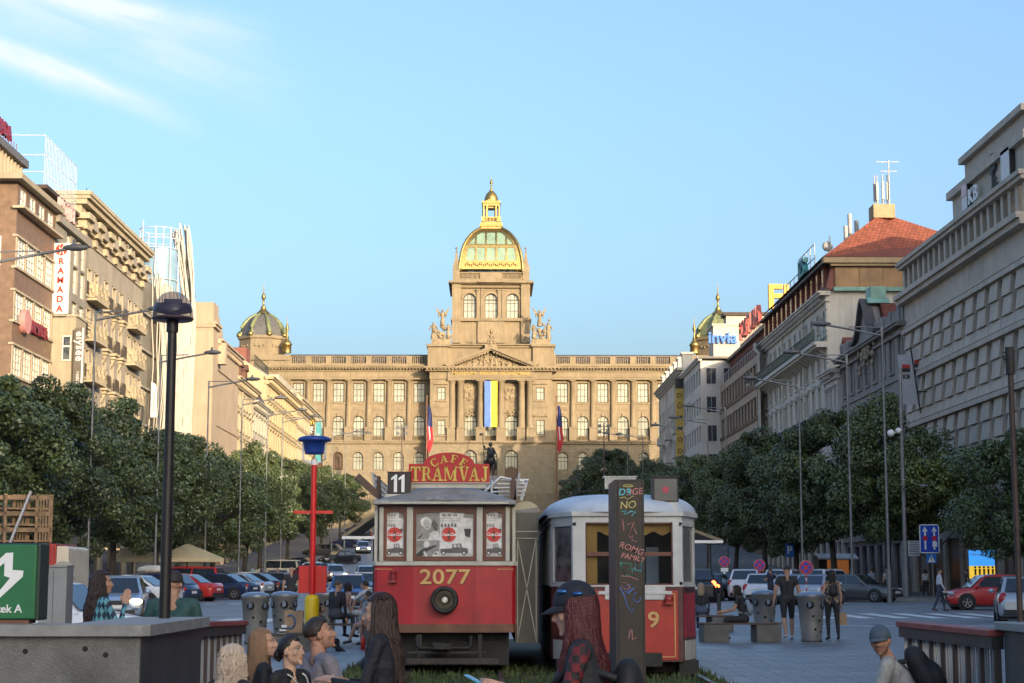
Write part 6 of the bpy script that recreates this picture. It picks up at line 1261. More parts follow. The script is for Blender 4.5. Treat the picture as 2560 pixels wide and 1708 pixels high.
# pillars and window surrounds
zw0, zw1 = z1(1404), z1(1268)
for a, b in ((880+180*.3878, 880+207*.3878), (880+355*.3878, 880+395*.3878), (880+800*.3878, 880+840*.3878), (880+985*.3878, 880+1012*.3878)): tp(B(px1(a), px1(b), -.13, .02, zw0, zw1), 'pillar', tcream, bev=.008)
for s in (-1, 1): tp(B(s*hw-.05 if s > 0 else -hw, hw if s > 0 else -hw+.05, -.02, .12, zw0, zw1), 'corner_post', tcream); a, b = sorted((s*hw*.99-s*.05, s*px1(1270))); tp(B(a, b, .05, .08, zw0, zw1), 'corner_pane', GL)
gray = [M('photo_grey_%s' % n, (v, v*.98, v*.96), .5, var=.25, sc=9) for n, v in (('pale', .62), ('light', .45), ('mid', .26), ('dark', .1), ('black', .03))]
def poster(x0, x1, z0, z1_, par, woman):
    """a printed advertising sheet behind the glass: grey photographs, a red disc with script"""
    w = x1-x0; h = z1_-z0; y = -.055; mb = MB(); U = lambda u: x0+u*w; Wv = lambda v: z0+v*h
    def pg(m, pts, k=1): mb.mi = m; mb.prism([(U(u), Wv(v)) for u, v in pts], y-.0012*k, y)
    pg(0, [(0, 0), (1, 0), (1, 1), (0, 1)], 1); L = .41 if woman else 0.; s = lambda u: L+u*(1-L)
    sx = 1 if not woman else .86
    pg(1, [(s(.0), .0), (s(1), .0), (s(1), .08), (s(0), .1)], 2)
    body = [(.02, .17), (.42, .18), (.44, .28), (.74, .29), (.78, .2), (.98, .17), (.98, .07), (.02, .08)]; pg(3, [(s(u*sx), v) for u, v in body], 3)
    pg(1, [(s(u*sx), v) for u, v in [(.48, .2), (.58, .2), (.58, .27), (.48, .27)]], 4); pg(1, [(s(u*sx), v) for u, v in [(.62, .2), (.72, .2), (.70, .27), (.62, .27)]], 4)
    for c in (.14, .84):
        for rr, m, k in ((.085, 4, 5), (.045, 0, 6)): pg(m, [(s(c*sx)+rr*cos(a*pi/6)*(h/w)*.62, .075+rr*sin(a*pi/6)*.62) for a in range(12)], k)
    pg(2, [(s(.72), 1), (s(.98), 1), (s(.98), .86), (s(.7), .86)], 2); pg(0, [(s(.7), .86), (s(1), .84), (s(1), .62), (s(.68), .64)], 3); pg(4, [(s(.72), .62), (s(.93), .62), (s(.9), .42), (s(.76), .45)], 4)
    for k in range(3): pg(2, [(s(.06+k*.17), .9), (s(.18+k*.17), .9), (s(.18+k*.17), .96), (s(.06+k*.17), .96)], 3)
    for k in range(5): pg(3, [(s(.03+k*.1), .66+.02*(k % 2)), (s(.1+k*.1), .66), (s(.09+k*.1), .73), (s(.05+k*.1), .74)], 3)
    for k in range(2): pg(1, [(s(.02), .8+k*.05), (s(.6), .8+k*.05), (s(.6), .815+k*.05), (s(.02), .815+k*.05)], 2)
    if woman:
        pg(2, [(0, .38), (L, .38), (L, 1), (0, 1)], 2); pg(2, [(0, 0), (L, 0), (L, .36), (0, .36)], 2)
        el = lambda cx, cz, rx, rz, n=16, rot=0: [(cx+rx*cos(a*2*pi/n)*cos(rot)-rz*sin(a*2*pi/n)*sin(rot)*1.0, cz+rx*cos(a*2*pi/n)*sin(rot)+rz*sin(a*2*pi/n)*cos(rot)) for a in range(n)]
        pg(0, [(.22, .38), (.24, .52), (.3, .58), (.38, .56), (.41, .45), (.41, .38)], 3); pg(0, el(.17, .77, .10, .12), 3); pg(3, [(.26, .72), (.31, .82), (.37, .74), (.38, .6), (.33, .56), (.3, .62)], 4); pg(1, el(.185, .71, .065, .115, 16, .25), 5); pg(3, el(.155, .73, .012, .01), 6); pg(3, el(.2, .745, .012, .01), 6); pg(3, el(.185, .655, .022, .009), 6)
        pg(4, [(.03, .42), (.1, .5), (.13, .56), (.09, .44), (.03, .39)], 4)
        pg(0, el(.18, .27, .05, .075), 3); pg(4, [(.0, .05), (.12, .17), (.35, .26), (.36, .23), (.17, .1), (.1, 0), (0, 0)], 4); pg(0, [(.12, .1), (.16, .12), (.2, 0), (.16, 0)], 5); pg(0, [(.28, 0), (.33, .12), (.4, .1), (.41, 0)], 5); pg(3, [(.3, .05), (.35, .09), (.38, .03)], 6)
    tp(mb, 'poster', gray, par)
    cx, cz = s(.46 if not woman else .27), .49; r = .165; mb = MB()
    mb.prism([(U(cx)+r*h*cos(a*pi/16), Wv(cz)+r*h*sin(a*pi/16)) for a in range(32)], y-.012, y-.0085); tp(mb, 'red_disc', M('poster_red', (.55, .03, .025), .45, var=.08), par)
    mb = MB(); mb.prism([(U(cx)-.018, Wv(cz-.12)), (U(cx)+.018, Wv(cz-.12)), (U(cx)+.02, Wv(cz+.02)), (U(cx)+.007, Wv(cz+.1)), (U(cx)+.006, Wv(cz+.14)), (U(cx)-.006, Wv(cz+.14)), (U(cx)-.007, Wv(cz+.1)), (U(cx)-.02, Wv(cz+.02))], y-.015, y-.012); tp(mb, 'bottle_print', tmah, par)
    mb = MB(); mb.text('Coca‑Cola'.replace('\u2011', '-'), stand(U(cx), y-.017, Wv(cz)-.02), .068, .003, .0016, shear=.35, aspect=.9, space=.9); tp(mb, 'script', swhite, par)
for a, b, ww in ((880+207*.3878, 880+355*.3878, 0), (880+395*.3878, 880+800*.3878, 1), (880+843*.3878, 880+985*.3878, 0)):
    xa, xb = px1(a), px1(b); f = .05; za, zb = zw0+.08, zw1-.08; mb = MB(); xm = (xa+xb)/2
    mb.box(xa, xa+f, -.09, -.0, zw0+.01, zw1); mb.box(xb-f, xb, -.09, 0, zw0+.01, zw1); mb.box(xa+f, xb-f, -.09, 0, zw0+.01, za)
    P = [(xa+f, zw1), (xb-f, zw1), (xb-f, zb-.03)]+[(xb-f-(xb-xa-2*f)*k/10, zb-.03+.03*sin(pi*k/10)) for k in range(1, 10)]+[(xa+f, zb-.03)]
    mb.prism(P, -.09, 0); wf = tp(mb, 'window', tmah); poster(xa+f, xb-f, za, zb, wf, ww)
    mb = MB(); mb.quad((xa+f, -.0, za), (xb-f, 0, za), (xb-f, 0, zb), (xa+f, 0, zb)); tp(mb, 'pane', GL, wf)
mb = MB(); mb.box(-hw+.05, hw-.05, -.1, .05, zw1-.0, z1(1262)); mb.prism([(-hw, 0), (hw, 0), (hw, Lt), (-hw, Lt)], zw1, z1(1262), 'z') if 0 else None; tp(mb, 'header', tmah)
mb = MB(); mb.box(-hw+.02, hw-.02, .13, Lt, zw0, zw1); tp(mb, 'saloon', tcream)
for s in (-1, 1):
    for k in range(6):
        y = .9+k*1.4; mb = MB(); x = s*(hw-.015); a, b = sorted((x, x+s*.02)); mb.box(a, b, y-.55, y+.55, zw0+.1, zw1-.1); tp(mb, 'side_window', GL)
# roof: shallow dome that drops towards the eaves on every side
eh = px1(1290); ze = z1(1262); zt = z1(1213); nx_, ny_ = 28, 40; V = []
for j in range(ny_+1):
    for i in range(nx_+1):
        u = -1+2*i/nx_; v = j/ny_; y = -.32+v*(Lt+.5); fy_ = min(1, (y+.32)/2.2); ff = sqrt(max(0, 1-(1-fy_)**2)); xw = eh*(.93+.07*min(1, (y+.32)/.25))
        V.append((u*xw, y+.1*u*u*(fy_ < .05), ze+.06+(zt-ze)*ff*(1-abs(u)**2.3)))
mb = MB(); mb.add(V, [(j*(nx_+1)+i, j*(nx_+1)+i+1, (j+1)*(nx_+1)+i+1, (j+1)*(nx_+1)+i) for j in range(ny_) for i in range(nx_)], True)
mb.box(-eh*.985, eh*.985, -.30, Lt+.15, ze-.01, ze+.062); tp(mb, 'roof', troof, bev=.012)
mb = MB(); mb.box(-hw*.9, hw*.9, -.34, -.3, ze+.0, ze+.03); tp(mb, 'gutter', tcream)
# number, stripes, lamps
def gold_text(par, txt, x, y, z, size, **k):
    mb = MB(); mb.text(txt, stand(x+.012, y+.008, z-.012), size, .006, .004, **k); mb.obj('number_shadow', tmah, par)
    mb = MB(); mb.text(txt, stand(x, y, z), size, .012, .004, **k); mb.obj('number', tgold, par)
gold_text(tram, '2077', px1(880+600*.3878), -.135, z1(1459.5), .325, aspect=1.22, space=1.02)
for a, b in ((940, 1026), (1198, 1282)): tp(B(px1(a), px1(b), -.085, -.04, z1(1424), z1(1422.5)), 'gold_stripe', tgold)
hx, hz = px1(880+600*.3878), z1(1499.5); mb = MB(); R = lambda p: p*q1
mb.lathe([(R(22), .02), (R(22), .2), (R(27), .24), (R(33), .22), (R(34), .16), (R(31), .05), (R(31), 0)], n=36); mb.xf(Matrix.Translation((hx, -.12, hz)) @ Matrix.Rotation(pi/2, 4, 'X')); hl = tp(mb, 'headlight', rubber)
mb = MB(); mb.lathe([(R(22), .2), (R(16), .12), (R(8), .06), (0, .04)], n=30); mb.xf(Matrix.Translation((hx, -.12, hz)) @ Matrix.Rotation(pi/2, 4, 'X')); tp(mb, 'reflector', brass, hl); mb = MB(); mb.ball((hx, -.2, hz), .05, 12, (1, .5, 1)); tp(mb, 'bulb', swhite, hl)
mb = MB(); x, z = px1(985), z1(1441); mb.box(x-.06, x+.06, -.2, -.07, z-.1, z-.06); mb.lathe([(.045, -.06), (.055, 0), (.045, .06), (.06, .075), (0, .08)], (x, -.14, z), 12); tp(mb, 'side_lamp', M('dull_red_lamp', (.2, .02, .03), .3))
# undercarriage, coupling, fender
mb = MB(); mb.box(-hw+.1, hw-.1, .3, Lt-.3, .18, z1(1581)); tp(mb, 'underframe', tdark); mb = MB(); mb.tube([(px1(1046), -.1, z1(1590)), (px1(1046), -.16, z1(1614)), (px1(1052), -.16, z1(1620)), (px1(1170), -.16, z1(1620)), (px1(1177), -.16, z1(1614)), (px1(1177), -.1, z1(1590))], .03, 8); tp(mb, 'bumper_frame', tdark)
mb = MB(); mb.box(px1(1085), px1(1128), -.3, .2, z1(1622), z1(1606)); mb.cyl((px1(1107), -.38, z1(1614)), (px1(1107), .2, z1(1614)), .06, n=10); mb.box(px1(1092), px1(1122), -.4, -.3, z1(1620), z1(1607)); tp(mb, 'coupling', rubber)
mb = MB(); mb.box(px1(1020), px1(1246), -.2, -.12, z1(1660), z1(1645)); mb.box(px1(1022), px1(1215), -.14, -.08, z1(1634), z1(1628)); tp(mb, 'fender_board', M('fender_wood', (.045, .035, .03), .7, var=.3, sc=6), bev=.01); mb = MB()
for p in (1052, 1200): mb.bar((px1(p), -.1, z1(1586)), (px1(p), -.13, z1(1648)), .06); mb.bar((px1(p), -.1, z1(1615)), (px1(p+14), -.13, z1(1648)), .03)
tp(mb, 'fender_hanger', tdark)
for x in (-.72, .72):
    for y in (3., 5.4): mb = MB(); mb.cyl((x-.05, y, .42), (x+.05, y, .42), .38, n=24); tp(mb, 'wheel', tdark)
# roof boards
sg = thing('cafe_sign', 'red arched signboard reading Cafe Tramvaj standing on the tram roof', 'sign', (TX, D1+.25, TZ+z1(1213))); zq = lambda p: z1(p)-z1(1213); sr = M('board_red', (.43, .004, .008), .45, var=.1, sc=3, streak=.1); sy = M('board_yellow', (.6, .44, .08), .5, var=.08)
xa, xb = px1(1019), px1(1222); ca = px1(1120); P = [(xa, zq(1205)), (xb, zq(1205)), (xb, zq(1158)), (px1(1184), zq(1158))]; ra = px1(1184)-ca
P += [(ca+ra*cos(a*pi/18), zq(1158)+(zq(1129)-zq(1158))*sin(a*pi/18)) for a in range(1, 18)]+[(px1(1056), zq(1158)), (xa, zq(1158))]
mb = MB(); mb.prism(P, -.05, .02); mb.obj('board', sr, sg, bev=.008); mb = MB(); mb.prism([(p[0], p[1]) for p in [(xa-.01, zq(1207)), (xb+.01, zq(1207)), (xb+.01, zq(1205)), (xa-.01, zq(1205))]], -.06, .03); mb.box(xa+.05, xb-.05, -.02, .0, zq(1218), zq(1207)); mb.obj('base_strip', tcream, sg)
def slet(mb, txt, x0, x1, z0, h, y):
    tot = sum(SW[c] for c in txt)+.12*(len(txt)-1); k = (x1-x0)/tot; x = x0
    for c in txt:
        for p in serif(c): mb.prism([(x+u*k, z0+v*h) for u, v in p], y-.012, y)
        x += (SW[c]+.12)*k
mb = MB(); slet(mb, 'TRAMVAJ', px1(1024), px1(1217), zq(1201), zq(1165)-zq(1201), -.052); mb.obj('lettering', sy, sg)
mb = MB()
for i, c in enumerate('CAFE'):
    a = (1.5-i)*.37; st = len(mb.v); h = .125; k = .125
    for p in serif(c): mb.prism([((u-SW[c]/2)*k, v*h) for u, v in p], -.064, -.052)
    mb.xf(Matrix.Translation((ca, 0, zq(1129)-.545)) @ Matrix.Rotation(-a, 4, 'Y') @ Matrix.Translation((0, 0, .385)), st)
mb.obj('arched_lettering', sy, sg)
t = thing('route_box', 'black box with white number 11 on the red tram roof', 'sign', (TX+px1(996.5), D1+.05, TZ+z1(1250))); zq = lambda p: z1(p)-z1(1250); w2 = 28.5*q1
B(-w2, w2, -.06, .14, zq(1236), zq(1181)).obj('box', M('box_black', (.022, .016, .016), .5), t, bev=.008); B(-w2-.01, w2+.01, -.07, .15, zq(1181), zq(1179.5)).obj('lid', tmah, t); B(-w2-.03, w2+.03, -.08, .16, -.06, zq(1236)).obj('base', tcream, t)
mb = MB(); hh = zq(1187)-zq(1231)
for x in (-.055, .065): mb.prism([(x-.025, zq(1231)), (x+.025, zq(1231)), (x+.025, zq(1187)), (x-.0, zq(1187)), (x-.07, zq(1187)-.055), (x-.07, zq(1187)-.09), (x-.025, zq(1187)-.065)], -.068, -.06)
mb.obj('number', swhite, t)
# ladders and folded pantograph on the roof
grym = M('pipe_grey', (.3, .31, .33), .5, .3, var=.15)
for s, lab in ((-1, 'grey slatted roof rack on the left edge of the red tram roof'), (1, 'grey slatted roof rack on the right edge of the red tram roof')):
    t = thing('roof_rack', lab, 'roof rack', (TX+s*(hw-.03), D1+.4, TZ+ze+.06)); mb = MB()
    for k in range(9): y = k*.6; mb.bar((s*.02, y, 0), (s*.1, y, .46), .04)
    for q in range(5): mb.bar((s*(.03+.018*q), 0, .06+q*.1), (s*(.03+.018*q), 5, .06+q*.1), .03)
    mb.obj('frame', grym, t); mb = MB(); mb.prism([(0, .0), (.34, .0), (.34, .12), (0, .42)], s*.0-.03, s*.0+.03, 'x'); mb.box(-.05, .05, -.02, .3, 0, .35) if s > 0 else mb.bar((-.35, -.05, .42), (0, .02, .1), .1); mb.obj('end_plate', M('rack_plate', (.3, .31, .36) if s > 0 else (.06, .025, .02), .5), t)
t = thing('pantograph', 'white folded pantograph lying on the right of the red tram roof', 'pantograph', (TX+px1(1235), D1+1.0, TZ+z1(1240))); mb = MB()
for k in range(5): mb.tube([(-.1+k*.05, .1*k, .05+.07*k), (.5+k*.02, .1*k, .06+.07*k)], .018, 6)
mb.tube([(-.35, -.5, -.02), (.1, -.5, -.05), (.25, -.5, -.16)], .022, 6); mb.tube([(-.05, -.2, -.1), (-.05, -.2, .3), (.0, -.2, .36)], .02, 6); mb.tube([(-.3, 0, 0), (.1, .3, .38), (.5, .3, .3)], .02, 6); mb.tube([(.45, .5, 0), (.55, .5, .35)], .03, 6); mb.obj('pipework', M('pipe_white', (.6, .6, .6), .4, var=.1), t); mb = MB(); mb.cyl((-.1, -.3, -.16), (-.1, -.3, -.1), .14, n=14); mb.cyl((-.1, .4, -.1), (-.1, .4, .18), .17, n=14); mb.obj('insulator', tdark, t)
# ---------------------------------------------------------------- grey link between the trams
lk = thing('connecting_corridor', 'narrow grey corridor with white crossed braces joining the two trams', 'corridor', (X(1317, 28.6, 1500), 28.6, g(28.6))); zq = lambda p: Z(p, 28.6)-g(28.6); wl = 29*28.6/F; gr = M('corridor_grey', (.115, .115, .1), .6, var=.15, sc=2, streak=.2)
B(-wl, wl, 0, 6, zq(1608), zq(1282)).obj('wall', gr, lk); mb = MB(); mb.prism([(-wl, zq(1282)), (wl, zq(1282)), (wl, zq(1268)), (-wl, zq(1276))], .0, 6); mb.obj('roof', troof, lk); mb = MB(); wi = wl*.8
for a, b in (((-wi, 1346), (wi, 1600)), ((wi, 1346), (-wi, 1600)), ((-wl, 1329), (wl, 1329)), ((-wl, 1346), (wl, 1346)), ((-wi, 1346), (-wi, 1606)), ((wi, 1346), (wi, 1606))): mb.bar((a[0], -.012, zq(a[1])), (b[0], -.012, zq(b[1])), .016, .016)
mb.obj('brace', tcream, lk); mb = MB(); mb.prism([(36*28.6/F*cos(a*pi/14), zq(1274)+27*28.6/F*sin(a*pi/14)) for a in range(15)], 1.0, 3.5); mb.obj('vault', M('vault_cream', (.5, .44, .3), .7, var=.1), lk)
# ---------------------------------------------------------------- the white windowed tram
D2 = 27.; T2X = 2.135; T2Z = g(D2); z2 = lambda p: Z(p, D2)-T2Z
tr2 = thing('tram', 'old tram with white windows, red lower panels and a pale domed roof', 'tram', (T2X, D2, T2Z)); a_, b_, dp = .855, 1.155, .9; L2 = 9.5
def ringp(e=0.): return [(-a_-e*.4, -e), (a_+e*.4, -e), (b_+e, dp-e*.4), (b_+e, L2), (-b_-e, L2), (-b_-e, dp-e*.4)]
def t2(mb, name, m, par=None, **k): return mb.obj(name, m, par or tr2, **k)
zr0, zr1 = z2(1652), z2(1467); zwA, zwB = z2(1463), z2(1306)
mb = MB(); mb.prism(ringp(), zr0-.02, zr1, 'z'); t2(mb, 'lower_body', M('tram_dark_red', (.1, .025, .025), .5, var=.3, sc=3, streak=.3))
mb = MB(); mb.box(-a_+.06, a_-.08, -.012, .0, zr0+.01, zr1-.06); t2(mb, 'front_panel', tred2, bev=.004); mb = MB(); gx0, gx1, gz0, gz1 = -a_+.10, a_-.12, zr0+.05, zr1-.1
for q in ((gx0, gx1, gz0, gz0+.016), (gx0, gx1, gz1-.016, gz1), (gx0, gx0+.016, gz0, gz1), (gx1-.016, gx1, gz0, gz1)): mb.box(q[0], q[1], -.018, -.012, q[2], q[3])
t2(mb, 'gold_line', tgold)
for s in (-1, 1):                                         # chamfer panels
    for nm, m, za, zb, e in (('side_panel', tred if s > 0 else M('tram_faded_red', (.17, .04, .03), .5, var=.3, sc=4, streak=.3), zr0+.35, zr1-.1, .012), ('skirt', tcream, zr0-.0, zr0+.3, .012)):
        p0, p1 = Vector((s*(a_+.03), .09, 0)), Vector((s*(b_-.03), dp-.09, 0)); n_ = Vector((s*.95, -.32, 0)).normalized()*e; mb = MB()
        v = [p0, p1, p1+n_, p0+n_]; mb.prism([(w_.x, w_.y) for w_ in v], za, zb, 'z'); t2(mb, nm, m)
mb = MB(); mb.prism(ringp(.015), zr1, zwA, 'z'); t2(mb, 'waist_rail', twhite, bev=.006); mb = MB(); mb.prism(ringp(.0), zwB, z2(1288), 'z'); t2(mb, 'header', twhite, bev=.006); mb = MB(); mb.prism(ringp(.05), z2(1290), z2(1279), 'z'); t2(mb, 'eave', twhite, bev=.01)
def post(p, q, w=.05): mb = MB(); mb.prism([(p[0], p[1]), (q[0], q[1]), (q[0]*.97, q[1]+.06), (p[0]*.97, p[1]+.06)], zwA, zwB, 'z'); t2(mb, 'pillar', twhite, bev=.006)
xw0, xw1 = (1462-1570)*D2/F+.02, (1680-1570)*D2/F+.02
post((-a_, 0), (xw0, 0)); post((xw1, 0), (a_, 0))
for s in (-1, 1):
    mb = MB(); p0, p1 = Vector((s*a_, 0, 0)), Vector((s*b_, dp, 0))
    for f in (0, .93): a = p0.lerp(p1, f); b = p0.lerp(p1, f+.07); mb.prism([(a.x, a.y), (b.x, b.y), (b.x-s*.05, b.y+.02), (a.x-s*.05, a.y+.02)], zwA, zwB, 'z')
    for z in (zwA, zwB-.05): mb.prism([(p0.x, p0.y), (p1.x, p1.y), (p1.x-s*.05, p1.y), (p0.x-s*.05, p0.y)], z, z+.05, 'z')
    wn = t2(mb, 'window', twhite); mb = MB(); a, b = p0.lerp(p1, .07), p0.lerp(p1, .93); mb.quad((a.x-s*.03, a.y, zwA), (b.x-s*.03, b.y, zwA), (b.x-s*.03, b.y, zwB), (a.x-s*.03, a.y, zwB)); t2(mb, 'pane', glassmat('reflecting_tram_glass', (.12, .11, .11), .05, var=.7, sc=2.5), wn)
    for k in range(6):
        y = dp+.1+k*1.4; mb = MB(); a, b = sorted((s*(b_-.03), s*b_))
        for yy in (y, y+.62, y+1.24): mb.box(a, b, yy, yy+.09, zwA, zwB)
        wn = t2(mb, 'side_window', twhite); mb = MB(); mb.quad((s*(b_-.035), y+.1, zwA), (s*(b_-.035), y+1.25, zwA), (s*(b_-.035), y+1.25, zwB), (s*(b_-.035), y+.1, zwB)); t2(mb, 'pane', GL, wn)
mb = MB(); f = .022
for q in ((xw0, xw1, zwA, zwA+f), (xw0, xw1, zwB-f, zwB), (xw0, xw0+f, zwA, zwB), (xw1-f, xw1, zwA, zwB), (xw0, xw1, z2(1390), z2(1380))): mb.box(q[0], q[1], .01, .05, q[2], q[3])
wn = t2(mb, 'windscreen', tmah); mb = MB(); mb.quad((xw0, .035, zwA), (xw1, .035, zwA), (xw1, .035, zwB), (xw0, .035, zwB))
o = t2(mb, 'pane', M('clear_glass', (.02, .025, .03), .04, 0, 0, alpha=.3, spec=.12), wn); o.visible_shadow = True
cur = M('ochre_curtain', (.42, .26, .07), .8, var=.15, sc=4); mb = MB(); mb.box(xw0+.03, xw0+.19, .1, .12, zwA, zwB); P = [(xw0, zwB)]+[(xw0+(xw1-xw0)*k/40, zwB-.17-.03*sin(k*.75)) for k in range(41)]+[(xw1, zwB)]; mb.prism(P, .12, .13); t2(mb, 'curtain', cur)
mb = MB(); mb.box(-b_+.1, b_-.1, 1.2, 1.25, zr1, zwB); mb.box(-b_+.1, b_-.1, .2, 1.2, zr1-.02, zr1); t2(mb, 'bulkhead', M('tram_interior', (.035, .033, .032), .6, var=.5, sc=3)); mb = MB(); mb.box(-.25, .1, .6, .75, zwA+.05, zwA+.45); mb.box(.35, .55, .7, .8, zwA, zwA+.6); t2(mb, 'control_desk', M('desk_blue', (.12, .2, .3), .3))
nr_ = 30; V = []
for j in range(13):
    f = j/12
    for k in range(nr_):
        a = 2*pi*k/nr_; V.append(((b_+.12)*math.copysign(abs(cos(a))**.62, cos(a))*sin(pi/2*(1-f))**.75, L2*.5+(L2*.5+.12)*math.copysign(abs(sin(a))**.32, sin(a))*(1-f**3.2), z2(1280)+(z2(1219)-z2(1280))*sin(pi/2*f)**.95))
mb = MB(); mb.add(V, [(j*nr_+k, j*nr_+(k+1) % nr_, (j+1)*nr_+(k+1) % nr_, (j+1)*nr_+k) for j in range(12) for k in range(nr_)], True); mb.add(V[-nr_:], [tuple(range(nr_))], True); t2(mb, 'roof', troof2)
gold_text(tr2, '109', .1, -.022, z2(1568), .34, aspect=1.15, space=1.5)
mb = MB(); mb.box(-.36, .58, -.04, -.012, z2(1500), zr1+.02); mb.box(-.46, .68, -.05, -.012, z2(1487), z2(1478)); t2(mb, 'destination_holder', twhite, bev=.01); mb = MB(); x, z = (1670-1570)*D2/F, z2(1498); mb.box(x-.07, x+.07, -.14, -.012, z-.08, z-.05); mb.lathe([(.06, -.05), (.07, 0), (.06, .06), (0, .07)], (x, -.08, z), 12); t2(mb, 'side_lamp', M('dull_red_lamp2', (.3, .03, .02), .3))
mb = MB(); mb.box(-b_+.06, b_-.06, .5, L2-.3, .1, zr0); mb.box(-.9, .5, -.25, .3, z2(1665), z2(1632)); mb.box(.8, 1.1, .1, .9, .05, zr0); t2(mb, 'underframe', tdark)
for x in (-.72, .72):
    for y in (3., 5.4): mb = MB(); mb.cyl((x-.05, y, .42), (x+.05, y, .42), .38, n=24); t2(mb, 'wheel', tdark)
t = thing('route_box', 'dark box with a red dot on the roof of the white windowed tram', 'sign', (T2X+(1667-1570)*D2/F, D2+.1, T2Z+z2(1269))); zq = lambda p: z2(p)-z2(1269); w2 = 33*D2/F
B(-w2, w2, -.05, .2, zq(1255), zq(1192)).obj('box', M('box_frame_black', (.018, .016, .016), .5), t, bev=.01); B(-w2+.035, w2-.03, -.058, -.05, zq(1251), zq(1197)).obj('face', M('box_face_grey', (.1, .1, .1), .35, var=.1), t); B(-w2-.02, w2-.03, -.06, .25, -.08, zq(1255)).obj('base', twhite, t); mb = MB(); disc(mb, 0, zq(1224), .052, -.066, -.058); mb.obj('dot', M('dot_red', (.45, .05, .08), .5), t)
B(-w2-.02, w2+.02, -.07, .22, zq(1192), zq(1190)).obj('lid', iron, t)
# branch, roof vent and chimney box behind
t = thing('roof_vent', 'pale ribbed box on the roof behind the graffiti column', 'vent', (X(1555, 30, 1230), 30, T2Z+Z(1222, 30)-T2Z)); mb = MB()
for k in range(12): mb.box(-.3+k*.045, -.27+k*.045, -.02, .3, 0, .2)
mb.box(-.3, .25, 0, .3, 0, .19); mb.box(-.32, .27, -.03, .32, .2, .22); mb.obj('case', M('vent_cream', (.5, .48, .42), .6), t)
t = thing('trolley_arm', 'thin dark broken trolley arm on the pale tram roof', 'trolley arm', (X(1447, 28.4, 1240), 28.4, T2Z+Z(1232, 28.4)-T2Z)); mb = MB(); mb.tube([(0, 0, 0), (0, 0, .12), (.0, .05, .25)], .02, 6); mb.tube([(-.34, 0, .15), (-.1, 0, .22), (.02, 0, .29)], [.012, .03, .02], 6); mb.tube([(-.25, -.1, -.12), (0, 0, .02), (.2, -.05, .03)], .012, 5); mb.obj('arm', tdark, t)
# awnings at the far sides of the cafe
for (pa, pb, ptop, pbot, d, lab, s) in ((1735, 1806, 1322, 1358, 37, 'beige canvas awning on the right side of the white windowed tram', 1), (856, 938, 1283, 1348, 37, 'beige canvas awning on the left side of the red tram', -1)):
    xa, xb = X(pa, d), X(pb, d); za, zb = Z(pbot, d), Z(ptop, d); t = thing('awning', lab, 'awning', ((xa+xb)/2, d, za)); hw_ = (xb-xa)/2; mb = MB()
    mb.prism([(-s*hw_, zb-za), (s*hw_, .08), (s*hw_, .0), (-s*hw_, zb-za-.07)], 0, 2.6); mb.obj('canvas', M('awning_beige', (.2, .16, .11), .85, var=.12), t); mb = MB(); mb.box(-hw_, hw_, -.05, 0, .0, .06); mb.obj('front_bar', swhite, t); mb = MB(); mb.bar((hw_*.95, 0, g(d)-za), (hw_*.95, 0, 0), .05); mb.obj('leg', iron, t) if s < 0 else None
# ---------------------------------------------------------------- dark steel column with chalk drawings
d = 20.; t = thing('graffiti_column', 'tall dark steel column covered in coloured chalk scribbles before the trams', 'column', (X(1576, d, 1400), d, g(d))); w2 = 31*d/F; zt = Z(1203, d)-g(d); cs = M('column_steel', (.035, .028, .024), .45, .3, var=.2, sc=3, streak=.2)
B(-w2, w2, 0, .06, 0, zt).obj('face', cs, t, bev=.006); mb = MB(); mb.box(-w2-.03, -w2, .0, 1.1, 0, zt); mb.box(w2, w2+.02, 0, 1.1, 0, zt); mb.box(-w2-.03, w2+.02, 0, 1.1, zt, zt+.02); mb.obj('side', M('column_black', (.012, .012, .013), .5), t)
CH = {n: M('chalk_'+n, c, .9, var=.25, sc=30) for n, c in (('pink', (.5, .22, .2)), ('green', (.09, .42, .27)), ('blue', (.11, .2, .5)), ('yellow', (.5, .44, .16)), ('white', (.6, .58, .55)), ('teal', (.12, .5, .55)))}
def chalk(c, pts, k=.0065): mb = MB(); mb.tube([(x*w2, -.004, Z(p, d)-g(d)) for x, p in pts], k, 4); mb.obj('chalk_line', CH[c], t)
def ctext(c, s, x, p, size, rot=0, sh=.15): mb = MB(); mb.text(s, Matrix.Translation((x*w2, -.006, Z(p, d)-g(d))) @ Matrix.Rotation(rot, 4, 'Y') @ Matrix.Rotation(pi/2, 4, 'X'), size, .004, .001, shear=sh); mb.obj('chalk_word', CH[c], t)
ctext('teal', 'DR', -.42, 1238, .11); ctext('pink', 'UGE', .35, 1237, .105, -.1); chalk('yellow', [(-.15+.4*cos(a*pi/8), 1215+2.5*sin(a*pi/8)) for a in range(17)]); chalk('yellow', [(-.8, 1245), (-.4, 1243), (-.2, 1249), (.2, 1241), (.35, 1243), (.2, 1238)]); ctext('yellow', 'NO', -.15, 1271, .12, -.08); chalk('teal', [(-.7, 1279), (-.3, 1277), (-.5, 1287), (-.2, 1283), (.1, 1278), (.4, 1280), (.1, 1290), (.5, 1288), (.45, 1279)])
chalk('pink', [(-.6, 1298), (-.5, 1328)]); chalk('pink', [(-.2, 1312), (.3, 1305), (-.1, 1340), (.25, 1312), (.5, 1335)]); chalk('pink', [(-.1, 1344), (.2, 1340), (.1, 1350), (.55, 1355)]); ctext('pink', 'ROMG', .0, 1378, .1, .35); ctext('pink', 'FAMILY', .15, 1400, .085, .2)
